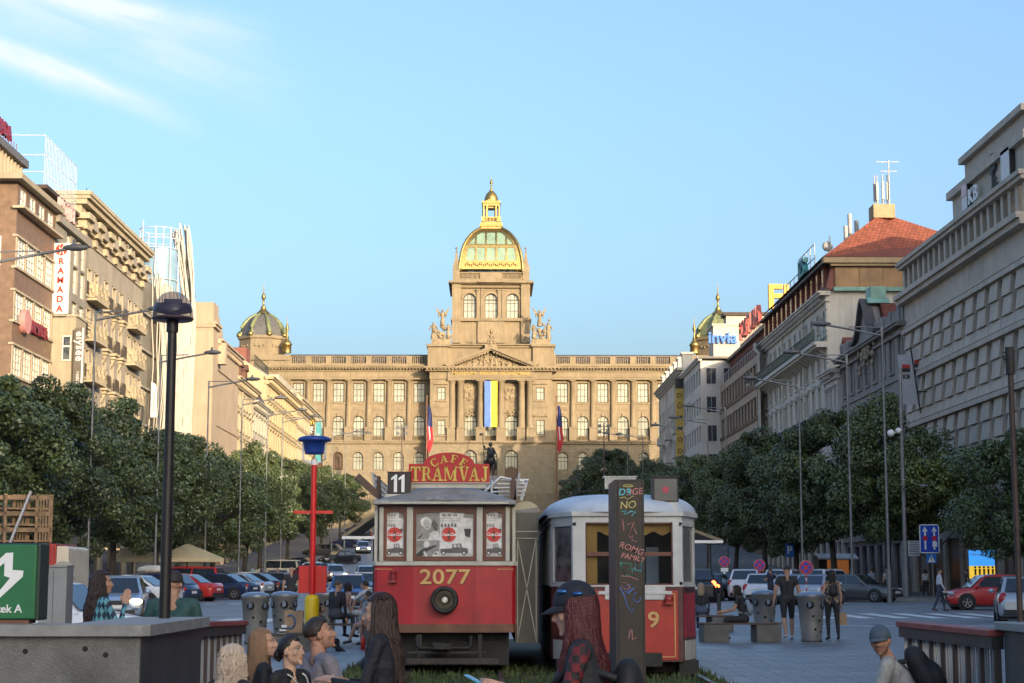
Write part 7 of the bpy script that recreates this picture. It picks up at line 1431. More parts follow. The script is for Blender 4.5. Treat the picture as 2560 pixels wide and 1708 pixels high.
chalk('green', [(-.85, 1407), (-.4, 1437), (.1, 1410), (-.85, 1407)]); chalk('green', [(-.4, 1437), (.2, 1440), (.1, 1420)]); chalk('teal', [(.3, 1425), (.5, 1400), (.7, 1423), (.9, 1403), (.85, 1428), (.3, 1425)]); chalk('pink', [(-.75, 1440), (.0, 1442), (.6, 1450)])
for k in range(3): chalk('blue' if k else 'pink', [(-.4+k*.2+.35*cos(a*.8+k), 1465+k*6+9*sin(a*.9)) for a in range(9)], .004)
chalk('blue', [(-.9, 1467), (-.5, 1490), (-.3, 1515), (.1, 1532), (.25, 1520)]); chalk('blue', [(.5+.3*cos(a*pi/6), 1494+12*sin(a*pi/6)) for a in range(10)]); chalk('pink', [(-.2, 1598), (-.1, 1575), (.05, 1573), (.1, 1600), (.4, 1595)])
# ---------------------------------------------------------------- metro stair parapets in the foreground
terr = M('speckled_concrete', (.13, .127, .12), .8, var=.25, sc=3, bump=.6, bsc=70, stain=((.30, .29, .28), 120, .56)); capm = M('granite_cap', (.23, .225, .22), .6, var=.18, sc=5, bump=.15, bsc=50); dkg = M('dark_granite', (.04, .04, .042), .5, var=.35, sc=2, streak=.3)
wz = Z(1590, 12.5); t = thing('stair_parapet', 'speckled concrete parapet with light stone cap on the left', 'wall', (-2.69, 12.5, -.1))
mb = MB()
for k in range(4):
    x0 = -1.14*(k+1)+.19; mb.box(x0+.004, x0+1.136, 0, .35, 0, wz+.1)
mb.obj('front_panel', terr, t, bev=.006); mb = MB(); mb.box(.19-.3, .19-.004, .36, 2.6, 0, wz+.1); mb.box(.186, .192, .004, .36, 0, wz+.1); mb.obj('side_panel', dkg, t); mb = MB(); mb.prism([(-4.6, -.06), (.2, -.06), (.26, 0), (.26, 2.62), (-.4, 2.62), (-.4, .42), (-4.6, .42)], wz+.1, wz+.18, 'z'); mb.obj('cap', capm, t, bev=.008)
for px, py in ((76, 1628), (224, 1622), (275, 1637)): mb = MB(); mb.cyl((X(px, 12.5)+2.69, -.003, Z(py, 12.5)+.1), (X(px, 12.5)+2.69, .05, Z(py, 12.5)+.1), .02, n=14); mb.obj('bolt_hole', M('hole_black', (.01, .01, .01), .8, var=0), t)
rr_ = M('rail_red_rust', (.24, .045, .04), .55, var=.3, sc=3, stain=((.2, .12, .08), 4, .6)); rdk = M('rail_dark', (.025, .024, .024), .5, var=.3)
def railing(x, ya, yb, za, zb, label, zl=0.):
    t = thing('stair_railing', label, 'railing', (x, ya, zl)); L_ = yb-ya; mb = MB(); mb.bar((0, 0, za), (0, L_, zb), .14, .05); mb.obj('hand_rail', rr_, t, bev=.008); mb = MB(); mb.bar((0, 0, za-.07), (0, L_, zb-.07), .09, .09); mb.bar((0, 0, .05), (0, L_, .05), .06, .06); mb.obj('beam', rdk, t)
    n = int(L_/.075)
    for k in range(n+1): y = .03+L_*k/n*.98; z = za+(zb-za)*k/n; mb = MB(); (mb.bar((0, y, 0), (0, y, z-.1), .012, .012) if k % 5 else mb.bar((0, y, 0), (0, y, z-.1), .05, .05)); mb.obj('baluster', M('baluster_steel', (.34, .35, .37), .45, .6) if k % 5 else M('post_brown', (.06, .04, .035), .6), t)
railing(-2.66, 15.12, 18.7, Z(1562, 15.12), Z(1557, 18.7), 'dark stair railing with worn red handrail on the left behind the seated group')
railing(3.66, 12.55, 15.4, Z(1584, 12.55), Z(1560, 15.4), 'dark stair railing with rusty red handrail behind the man in the cap on the right')
t = thing('stair_pillar', 'dark stone pillar with flat cap at the right edge', 'wall', (3.69, 12.5, -.1)); B(0, 2.5, -3.5, 0, 0, wz+.14).obj('block', dkg, t, bev=.01); B(-.05, 2.5, -3.5, .06, wz+.14, wz+.2).obj('cap', capm, t, bev=.008)
# rusty pole on the pillar
t = thing('rusty_pole', 'rusty dark lamp pole standing on the right pillar', 'pole', (3.80, 12.45, wz+.1)); zt = Z(866, 12.45)-wz-.1; mb = MB(); mb.tube([(0, 0, 0), (0, 0, zt*.75), (0, 0, zt)], .021, 10); mb.obj('pole', M('rust_brown', (.05, .028, .022), .6, var=.35, sc=6, streak=.3), t); mb = MB(); mb.cyl((0, 0, zt-.2), (0, 0, zt), .033, n=10); mb.tube([(0, 0, zt-.12), (-.05, 0, zt-.08), (-.05, 0, zt-.04), (0, 0, zt-.03)], .006, 5); mb.obj('top_sleeve', tdark, t)
# globe lamp
t = thing('globe_lamp', 'black lamp post with a smoked half dome head on the left parapet', 'street lamp', (X(411, 14.6, 1550), 14.6, wz+.08)); qz = lambda p: Z(p, 14.6)-wz-.08; q = 14.6/F; blk = M('lamp_black', (.018, .015, .016), .45, .2, var=.2)
mb = MB(); mb.cyl((0, 0, 0), (0, 0, qz(830)), .048, .038, 14); mb.obj('post', blk, t); mb = MB(); mb.cyl((0, 0, qz(832)), (0, 0, qz(800)), 15*q, n=18); mb.obj('neck', blk, t)
sm = bpy.data.materials.new('smoked_globe'); sm.use_nodes = True; b_s = sm.node_tree.nodes['Principled BSDF']; b_s.inputs['Base Color'].default_value = (.07, .065, .11, 1); b_s.inputs['Roughness'].default_value = .08; b_s.inputs['Alpha'].default_value = .5; b_s.inputs['Specular IOR Level'].default_value = .25
mb = MB(); mb.lathe([(0, qz(731)), (16*q, qz(733)), (30*q, qz(740)), (42*q, qz(754)), (50*q, qz(775)), (52.5*q, qz(798)), (50*q, qz(801))], n=40); mb.obj('globe', sm, t)
mb = MB(); mb.lathe([(0, qz(803)), (49*q, qz(803)), (53*q, qz(799)), (50*q, qz(796)), (20*q, qz(793)), (0, qz(793))], n=36); mb.obj('rim', M('rim_purple', (.05, .025, .035), .4), t); mb = MB(); mb.lathe([(0, qz(766)), (46*q, qz(764)), (48*q, qz(780)), (10*q, qz(790)), (0, qz(790))], n=28); mb.box(-22*q, 22*q, -8*q, 8*q, qz(766), qz(750)); mb.obj('reflector', blk, t)
# green metro sign box on the parapet
mg_ = M('metro_green', (.012, .13, .045), .4, var=.1, sc=3); d = 12.85; t = thing('metro_sign_box', 'green box sign with a white zigzag arrow and white lettering at the left edge', 'sign', (X(0, d, 1500), d, wz+.08)); qz = lambda p: Z(p, d)-wz-.08; q = d/F
B(-.42, 88*q, -.02, .24, qz(1548), qz(1362)).obj('box', mg_, t, bev=.012); B(-.43, 96*q, .0, .26, qz(1551), qz(1358)).obj('frame', M('box_dark_green', (.012, .03, .02), .5), t, bev=.01); B(-.3, 73*q, .0, .2, 0, qz(1550)).obj('foot', tbrown, t)
P = [(-6, 1401), (13, 1383), (30, 1382), (30, 1425), (57, 1427), (56, 1442), (-4, 1500), (-10, 1490), (25, 1445), (10, 1440), (10, 1407), (-6, 1420)]
ax = -8*q; mb = MB(); mb.prism([(p*q, qz(y)) for p, y in P], -.026, -.02); mb.prism([(2*ax-p*q, qz(y)) for p, y in P], -.026, -.02); mb.obj('arrow', swhite, t); mb = MB(); mb.text('M\u016fstek A', Matrix.Translation((57*q, -.026, qz(1531))) @ Matrix.Rotation(pi/2, 4, 'X'), .082, .004, .0015, 'RIGHT'); mb.obj('lettering', swhite, t)
# cabinet, back of a round sign, crates and lorry behind the parapet
t = thing('steel_cabinet', 'tall pale grey steel cabinet behind the green metro sign', 'cabinet', (X(133, 24, 1480), 24, g(24))); qz = lambda p: Z(p, 24)-g(24); q = 24/F; cgr = M('cabinet_grey', (.24, .25, .26), .5, .2, var=.12, sc=2, streak=.15)
B(-36*q, 32*q, 0, .4, 0, qz(1418)).obj('case', cgr, t, bev=.01); B(-37*q, 33*q, -.02, .42, qz(1418), qz(1413)).obj('lid', cgr, t); B(-1*q, 0, -.004, .0, .1, qz(1425)).obj('seam', iron, t)
t = thing('round_sign', 'back of a round grey traffic sign beside the steel cabinet', 'traffic sign', (X(158, 26, 1450), 26, g(26))); qz = lambda p: Z(p, 26)-g(26); mb = MB(); mb.cyl((0, 0, 0), (0, 0, qz(1410)), .03, n=8); mb.obj('post', gal, t); mb = MB(); disc(mb, 0, qz(1434), 30*26/F, -.03, -.05); mb.obj('face', M('sign_back_grey', (.3, .28, .25), .5), t); B(-.05, .16, -.07, -.05, qz(1425), qz(1423)).obj('clamp', gal, t)
d = 44; plk = M('pallet_wood', (.24, .15, .085), .8, var=.25, sc=3, streak=.1)
for px, lab, n in ((62, 'stack of wooden crate frames on the lorry, the one with closed slats', 1), (5, 'stack of wooden crate frames on the lorry cut off by the left edge', 0)):
    t = thing('crate_stack', lab, 'crate', (X(px, d, 1350), d, Z(1358, d)), .35, 'wooden crates on the lorry'); qz = lambda p: Z(p, d)-Z(1358, d); w2 = .36; h = qz(1238)
    for k in range(3): B(-w2-.2, w2+.25, -.34, .3, h*k/3+.02, h*k/3+.07).obj('base_board', plk, t); B(-w2-.2, w2+.25, -.36, -.33, h*(k+1)/3-.14, h*(k+1)/3-.03).obj('rail_board', plk, t)
    for k in range(6): B(w2-.12+k*.07, w2-.08+k*.07, -.35, -.32, .05, h).obj('slat', plk, t)
    for x in (-w2-.2, w2-.16, w2+.2): B(x, x+.07, -.36, .3, 0, h).obj('upright', plk, t)
mb = MB(); mb.bar((X(28, d-.6), d-.6, Z(1358, d)), (X(75, d-.6), d-.6, Z(1232, d)), .09, .05); o = mb.obj('plank', M('plank_grey', (.4, .4, .43), .6)); tag(o, 'pale grey plank leaning on the wooden crates', 'plank')
t = thing('lorry', 'parked red and white lorry behind the green metro sign carrying wooden crates', 'lorry', (X(60, 44, 1450), 44.3, g(44))); qz = lambda p: Z(p, 44)-g(44); q = 44/F; lr = M('lorry_red', (.3, .02, .02), .45, var=.1)
B(-2.2, .8, -.6, 1.8, .7, Z(1358, 44)-g(44)-.02).obj('load_bed', lr, t, bev=.03); mb = MB(); mb.prism([(.85, .5), (1.18, .5), (1.15, qz(1372)), (1.05, qz(1366)), (.85, qz(1366))], -.5, 1.7); mb.obj('cab', M('lorry_cream', (.55, .48, .38), .45, var=.1), t, bev=.03); B(.72, .84, -.55, 1.7, .6, qz(1360)).obj('headboard', lr, t, bev=.02)
for x in (-1.6, .75):
    mb = MB(); mb.cyl((x, -.65, .45), (x, -.4, .45), .45, n=20); mb.obj('wheel', rubber, t)
# ---------------------------------------------------------------- cars
def paint(n, c, metal=.3): return M('paint_'+n, c, .28, metal, var=.06, sc=3, coat=.6)
PN = {'red': paint('red', (.45, .02, .02), 0), 'navy': paint('navy', (.02, .035, .1)), 'silver': paint('silver', (.42, .45, .5), .5), 'black': paint('black', (.015, .016, .02)), 'white': paint('white', (.62, .64, .68), 0), 'grey': paint('grey', (.09, .095, .10)), 'blue': paint('blue', (.05, .13, .32)), 'cream': paint('cream', (.55, .5, .4), 0), 'sky': paint('sky', (.3, .4, .55), .3), 'wine': paint('wine', (.14, .015, .025))}
cglass = glassmat('car_glass', (.02, .028, .04), .04, 1.); tyrem = M('tyre', (.015, .015, .016), .8, var=.2); rimm = M('alloy_rim', (.45, .46, .48), .3, .8, var=.05); plas = M('black_plastic', (.02, .02, .022), .6, var=.15)
hlm = M('headlight_glass', (.4, .42, .44), .3, 0, var=.1, spec=.4); hlon = M('headlight_lit', (1, .8, .5), .2, var=0, emit=(1, .62, .25), es=7.); tlm = M('tail_lamp', (.35, .012, .012), .2, var=.1); tlon = M('tail_lamp_lit', (.8, .05, .02), .2, var=0, emit=(1, .1, .02), es=4.); platem = M('number_plate', (.6, .6, .58), .5, var=.1); amber = M('interior_dark', (.02, .02, .022), .8)
KIND = {  # L, W, H, belt, bonnet height, windscreen foot, roof front, roof rear, rear foot, boot height
 'sedan': (4.6, 1.8, 1.45, .92, .80, .27, .43, .68, .87, .98), 'hatch': (4.0, 1.72, 1.48, .93, .84, .23, .39, .83, .96, .95), 'wagon': (4.7, 1.8, 1.48, .93, .82, .26, .41, .86, .975, .95), 'suv': (4.5, 1.86, 1.70, 1.08, 1.0, .24, .38, .86, .97, 1.1), 'van': (4.4, 1.82, 1.84, 1.08, .98, .17, .31, .93, .985, 1.1)}
def make_car(kind):
    L, W, H, bl, bh, tA, tB, tC, tD, th = KIND[kind]; w = W/2; t = thing('parked_car', 'x', 'car'); Y = lambda q: -L/2+L*q
    st = [(0, .62, .40, .58), (.012, .80, .28, .64), (.05, .92, .22, bh-.06), (.12, .97, .2, bh), (tA, 1, .2, bl), ((tA+tD)/2, 1., .2, bl+.02), (tD-.02, .985, .2, bl+.04 if th < bl+.04 else th-.02), (.955, .96, .22, th-.01), (.985, .9, .26, th-.08), (1., .78, .38, th-.24)]
    st = sorted(st); V = []; m = 12
    for q, f, zb, zt in st:
        r = w*f; y = Y(q); R = [(r*.55, zb), (r*.93, zb+.02), (r*.985, zb+.14), (r, (zb+zt)/2), (r*.965, zt-.1), (r*.86, zt-.012)]; R += [(-x, z) for x, z in reversed(R)]
        V += [(x, y, z+(.0 if i not in (5, 6) else .0)) for i, (x, z) in enumerate(R)]
    mb = MB(); n = len(st); mb.add(V, [(j*m+k, j*m+(k+1) % m, (j+1)*m+(k+1) % m, (j+1)*m+k) for j in range(n-1) for k in range(m)], True); mb.add(V[:m], [tuple(range(m))]); mb.add(V[-m:], [tuple(range(m))])
    wb, wt = w*.93, w*.72; zr = H; yA, yB, yC, yD = Y(tA), Y(tB), Y(tC), Y(tD); zD = max(bl, th-.06)
    G = [(yA, bl-.05, wb), (yB, zr-.05, wt), ((yB*.6+yC*.4), zr, wt), (yC, zr-.05, wt), (yD, zD-.05, wb*.97)]; gv = [(s*x, y, z) for y, z, x in G for s in (-1, 1)]
    mb.add(gv, [(0, 1, 3, 2), (2, 3, 5, 4), (4, 5, 7, 6), (6, 7, 9, 8), (0, 2, 4, 6, 8), (1, 3, 5, 7, 9)]); mb.obj('body', PN['grey'], t, bev=.03)
    def glass(name, pts): mbg = MB(); mbg.add(pts, [tuple(range(len(pts)))]); mbg.obj(name, cglass, t)
    def lerp(a, b, f): return tuple(a[i]+(b[i]-a[i])*f for i in range(3))
    A0, A1, B0, B1 = gv[0], gv[1], gv[2], gv[3]; o = (0, -.03, .02)
    def sub(p, q, r, s_, u0, u1, v0, v1, o): return [tuple(a+b for a, b in zip(lerp(lerp(p, q, u), lerp(r, s_, u), v), o)) for u, v in ((u0, v0), (u1, v0), (u1, v1), (u0, v1))]
    glass('windscreen', sub(A0, A1, B0, B1, .06, .94, .1, .93, (0, -.035, .02))); glass('rear_window', sub(gv[8], gv[9], gv[6], gv[7], .08, .92, .18, .92, (0, .035, .02)))
    sx = lambda z: wb+(wt-wb)*(z-bl+.05)/(zr-bl)+.012; z0, z1 = bl+.03, zr-.11
    def yl(z, a, za, b, zb): return a+(b-a)*(z-za)/(zb-za)
    f0, f1 = yl(z0, yA, bl-.05, yB, zr-.05)+.16, yl(z1, yA, bl-.05, yB, zr-.05)+.1; r0, r1 = yl(z0, yD, zD-.05, yC, zr-.05)-.16, yl(z1, yD, zD-.05, yC, zr-.05)-.1; ym = (f1+r1)/2-.05
    for s in (-1, 1):
        glass('side_window', [(s*sx(z0), f0, z0), (s*sx(z0), ym-.04, z0), (s*sx(z1), ym-.04, z1), (s*sx(z1), f1, z1)]); glass('side_window', [(s*sx(z0), ym+.04, z0), (s*sx(z0), r0, z0), (s*sx(z1), r1, z1), (s*sx(z1), ym+.04, z1)])
        for yw in (Y(.185), Y(.81)):
            x = s*(w-.09); R_ = .33 if kind in ('suv', 'van') else .31
            mb = MB(); mb.cyl((s*(w-.3), yw, R_+.02), (s*(w+.004), yw, R_+.02), R_+.07, n=26); mb.obj('wheel_arch', plas, t)
            mb = MB(); mb.lathe([(R_*.62, -.1), (R_*.95, -.1), (R_, -.06), (R_, .06), (R_*.95, .1), (R_*.62, .1)], n=28); mb.xf(Matrix.Translation((x+s*.005, yw, R_)) @ Matrix.Rotation(pi/2, 4, 'Y')); wh = mb.obj('wheel', tyrem, t)
            mb = MB(); xo = x+s*.1; mb.cyl((xo-s*.06, yw, R_), (xo-s*.05, yw, R_), R_*.64, n=24)
            for k in range(5): a = k*2*pi/5+.3; mb.bar((xo-s*.02, yw, R_), (xo-s*.02, yw+R_*.6*cos(a), R_+R_*.6*sin(a)), .035, .06, up=(1, 0, 0))
            mb.tube([(xo-s*.01, yw+R_*.62*cos(a*pi/12), R_+R_*.62*sin(a*pi/12)) for a in range(25)], .018, 5); mb.obj('rim', rimm, wh)
        mb = MB(); mb.ball((s*w*.74, Y(.035), bh-.16), .16, 10, (1.25, .9, .55)); mb.obj('headlight', hlm, t)
        mb = MB(); mb.ball((s*w*.8, Y(.965), th-.2), .15, 10, (1.0, .75, .8 if kind not in ('van', 'suv', 'hatch') else 1.5)); mb.obj('tail_lamp', tlm, t)
        mb = MB(); mb.ball((s*(w+.08), Y(tA+.07), bl+.06), .11, 8, (.9, .5, .7)); mb.obj('mirror', PN['grey'], t)
    mb = MB(); mb.box(-w*.5, w*.5, Y(.004)-.03, Y(.05), bh-.27, bh-.13); mb.box(-w*.72, w*.72, Y(.0)-.035, Y(.05), .28, .42); mb.obj('grille', plas, t); B(-w*.8, w*.8, Y(.97), Y(1)+.015, .28, .44).obj('bumper', plas, t, bev=.02); B(-.27, .27, Y(0)-.05, Y(0)-.03, .46, .57).obj('front_plate', platem, t); zp = th-.42 if kind != 'hatch' else .62; B(-.27, .27, Y(1)+.01, Y(1)+.03, zp, zp+.12).obj('rear_plate', platem, t)
    B(-w*.9, w*.9, Y(.1), Y(.9), .12, .24).obj('underbody', plas, t); return t
PROTO = {}
def car(px, d, kind, col, rz, label, hl=0, tl=0, grp=None):
    x = X(px, d, 1480)
    if kind not in PROTO: PROTO[kind] = make_car(kind); c = PROTO[kind]; c.location = (x, d, g(d)); c.rotation_euler = (0, 0, radians(rz))
    else: c = dup(PROTO[kind], (x, d, g(d)), radians(rz))
    for k in kids(c):
        s = k.name.split('.')[0]
        m = PN[col] if s in ('body', 'mirror') else (hlon if hl else hlm) if s == 'headlight' else (tlon if tl else tlm) if s == 'tail_lamp' else None
        if m: k.material_slots[0].link = 'OBJECT'; k.material_slots[0].material = m
    pit = atan2(g(d+1.5)-g(d-1.5), 3); c.rotation_euler = (Matrix.Rotation(pit, 3, 'X') @ Matrix.Rotation(radians(rz), 3, 'Z')).to_euler()
    c['label'] = label; c['category'] = 'car'; c['group'] = grp or ('cars driving down the square' if hl else 'cars parked along the square'); return c
CARS = [
 (300, 57, 'hatch', 'sky', 8, 'pale blue car with lit headlights just behind the woman in the checked shirt', 1), (190, 58, 'wagon', 'blue', 4, 'blue car facing the camera left of the woman in the checked shirt'), (318, 76, 'sedan', 'white', -103, 'white coupe behind the pale blue car with lit headlights'), (372, 84, 'wagon', 'navy', -104, 'dark blue estate right of the white coupe behind the globe lamp'), (196, 72, 'wagon', 'black', -98, 'black estate right of the steel cabinet'), (384, 96, 'wagon', 'wine', -100, 'dark red estate carrying a white roof box'), (112, 33, 'hatch', 'white', 78, 'white car half hidden by the green metro sign'),
 (446, 93, 'sedan', 'red', -104, 'bright red saloon right of the man in green'), (470, 104, 'van', 'red', -100, 'tall red van behind the red saloon'), (543, 98, 'sedan', 'navy', -106, 'dark blue saloon next to the red saloon'), (584, 103, 'sedan', 'silver', -106, 'silver saloon between the two dark saloons'), (628, 107, 'sedan', 'black', -108, 'shiny black saloon with bright wheels left of the approaching blue car'), (672, 117, 'hatch', 'grey', -105, 'dark grey hatchback beside the shiny black saloon'), (598, 123, 'wagon', 'white', -104, 'white estate behind the silver saloon'), (556, 118, 'hatch', 'black', -104, 'black hatchback left of the white estate'), (694, 136, 'sedan', 'navy', 14, 'dark blue saloon driving towards the camera before the red board', 0), (694, 156, 'van', 'cream', -100, 'cream van parked left of the red post'), (742, 172, 'sedan', 'black', -100, 'black saloon parked behind the red post'), (776, 163, 'sedan', 'white', -102, 'white saloon parked just right of the red post'), (765, 150, 'hatch', 'wine', -104, 'dark red hatchback parked behind the red board'), (797, 159, 'hatch', 'blue', -104, 'blue hatchback parked right of the red board'),
 (836, 154, 'sedan', 'silver', 12, 'silver saloon with lit headlights right of the red board', 1), (914, 150, 'sedan', 'sky', 8, 'pale blue saloon with lit headlights at the edge of the red tram', 1), (870, 76, 'hatch', 'blue', 5, 'blue hatchback facing the camera behind the bench sitters'), (912, 112, 'wagon', 'sky', 6, 'pale blue estate behind the blue hatchback'), (848, 190, 'sedan', 'black', -55, 'black saloon turning across the carriageway'), (906, 215, 'sedan', 'silver', 6, 'farther silver saloon with lit headlights by the left awning', 1), (806, 208, 'wagon', 'grey', -100, 'grey estate parked on the slope left of the turning black saloon'), (884, 232, 'hatch', 'white', 0, 'white hatchback high on the slope'),
 (862, 228, 'sedan', 'navy', -100, 'navy saloon parked on the slope'), (893, 248, 'suv', 'black', -98, 'black off roader high on the slope'), (907, 262, 'sedan', 'blue', 5, 'blue saloon coming down the slope'), (884, 262, 'sedan', 'grey', -100, 'grey saloon highest but two of the parked row'), (912, 278, 'wagon', 'sky', 4, 'pale estate near the top of the slope'), (893, 280, 'hatch', 'navy', -100, 'navy hatchback near the top of the slope'),
 (1744, 90, 'suv', 'black', 175, 'black off roader with lit tail lamps beside the white tram', 0, 1), (1782, 95, 'sedan', 'black', 160, 'black saloon with lit tail lamps left of the first no stopping sign', 0, 1), (1843, 104, 'sedan', 'navy', 165, 'dark saloon between the first two no stopping signs'), (1872, 95, 'suv', 'white', 165, 'white off roader left of the second no stopping sign'), (1909, 88, 'hatch', 'white', 165, 'white hatchback behind the second no stopping sign'), (1962, 94, 'suv', 'white', 160, 'white off roader hidden behind the walking man'), (1986, 86, 'sedan', 'silver', 158, 'silver saloon right of the walking man'), (2042, 84, 'sedan', 'silver', 155, 'silver saloon behind the third no stopping sign'), (2072, 102, 'suv', 'white', 140, 'white off roader behind the silver saloons'), (2140, 90, 'sedan', 'grey', 52, 'dark grey saloon right of the woman in the leopard top'), (1770, 120, 'wagon', 'blue', 165, 'blue estate in the second row by the white tram'), (1808, 116, 'hatch', 'grey', 165, 'grey hatchback in the second row behind the first no stopping sign'), (1930, 112, 'wagon', 'navy', 165, 'dark estate in the second row behind the white hatchback'),
 (2478, 73, 'hatch', 'red', -90, 'bright red hatchback on the right crossing'), (2556, 56, 'hatch', 'silver', 166, 'silver hatchback seen from behind at the right edge')]
for c in CARS: car(*c[:6], *(c[6:]))
t = thing('roof_box', 'white roof box carried on the dark red estate', 'roof box', (X(384, 96, 1480), 96, g(96)+1.5), radians(-100)); mb = MB(); mb.lathe([(0, .0), (.9, .02), (1., .12), (.9, .3), (.5, .38), (0, .4)], n=20, sx=.42, sy=1.0); mb.obj('shell', M('box_white', (.55, .55, .52), .4), t)
# ---------------------------------------------------------------- people: one continuous body each, grown from tapered limbs
def capsule(bm, p0, r0, p1, r1, n=12, sc=None):
    p0, p1 = Vector(p0), Vector(p1); d = p1-p0; L = d.length or 1e-4; d = d/L; u = Vector((0, 0, 1)) if abs(d.z) < .9 else Vector((1, 0, 0)); a = d.cross(u).normalized(); b = d.cross(a); rows = []
    prof = [(-r0*cos(t), r0*sin(t)) for t in (.25, .8, pi/2)]+[(L+r1*sin(t), r1*cos(t)) for t in (0, .8, 1.35)]
    for s, r in prof: rows.append([bm.verts.new(p0+d*s+(a*cos(2*pi*k/n)+b*sin(2*pi*k/n))*r) for k in range(n)])
    for R0, R1 in zip(rows, rows[1:]):
        for k in range(n): bm.faces.new((R0[k], R0[(k+1) % n], R1[(k+1) % n], R1[k]))
    bm.faces.new(rows[0][::-1]); bm.faces.new(rows[-1])
def ell(bm, c, r, n=16, R=None):
    rows = []; m = n//2+2; R = R or Matrix.Identity(3)
    for i in range(1, m):
        t = pi*i/m; rows.append([bm.verts.new(Vector(c)+R @ Vector((r[0]*sin(t)*cos(2*pi*k/n), r[1]*sin(t)*sin(2*pi*k/n), r[2]*cos(t)))) for k in range(n)])
    for R0, R1 in zip(rows, rows[1:]):
        for k in range(n): bm.faces.new((R0[k], R1[k], R1[(k+1) % n], R0[(k+1) % n]))
    bm.faces.new(rows[0]); bm.faces.new(rows[-1][::-1])
def remeshed(bm, vox, smooth=4):
    bmesh.ops.recalc_face_normals(bm, faces=bm.faces); me = bpy.data.meshes.new('tmp'); bm.to_mesh(me); bm.free(); o = bpy.data.objects.new('tmp', me); COL.objects.link(o)
    r = o.modifiers.new('r', 'REMESH'); r.mode = 'VOXEL'; r.voxel_size = vox; s = o.modifiers.new('s', 'SMOOTH'); s.factor = .5; s.iterations = smooth
    dg = bpy.context.evaluated_depsgraph_get(); out = bpy.data.meshes.new_from_object(o.evaluated_get(dg), depsgraph=dg); bpy.data.objects.remove(o); bpy.data.meshes.remove(me)
    out.polygons.foreach_set('use_smooth', [True]*len(out.polygons)); return out
def colmat(name, rough=.75, bump=.0, bsc=60):
    if name in MC: return MC[name]
    m = bpy.data.materials.new(name); MC[name] = m; m.use_nodes = True; t = m.node_tree; b = t.nodes['Principled BSDF']; b.inputs['Roughness'].default_value = rough
    at_ = N(t, 'ShaderNodeAttribute', attribute_name='cloth'); tc = N(t, 'ShaderNodeTexCoord'); n = N(t, 'ShaderNodeTexNoise', i={'Scale': 14., 'Detail': 6.}); t.links.new(tc.outputs['Object'], n.inputs[0])
    mr = N(t, 'ShaderNodeMapRange', i={1: .3, 2: .7, 3: .85, 4: 1.15}); t.links.new(n.outputs[0], mr.inputs[0]); h = N(t, 'ShaderNodeHueSaturation'); t.links.new(at_.outputs[0], h.inputs['Color']); t.links.new(mr.outputs[0], h.inputs['Value']); t.links.new(h.outputs[0], b.inputs['Base Color'])
    n2 = N(t, 'ShaderNodeTexNoise', i={'Scale': 9., 'Detail': 4., 'Distortion': 1.5}); t.links.new(tc.outputs['Object'], n2.inputs[0]); bp = N(t, 'ShaderNodeBump', i={'Strength': .6, 'Distance': .04}); t.links.new(n2.outputs[0], bp.inputs['Height']); t.links.new(bp.outputs[0], b.inputs['Normal'])
    return m
SKIN = (.42, .24, .165)
HAIRM = lambda n, c: M('hair_'+n, c, .42, 0, var=.1, sc=60, streak=.4, bump=.3, bsc=120, spec=.4)
def headrot(yaw, pitch, roll=0): return Matrix.Rotation(radians(yaw), 3, 'Z') @ Matrix.Rotation(radians(pitch), 3, 'X') @ Matrix.Rotation(radians(roll), 3, 'Y')
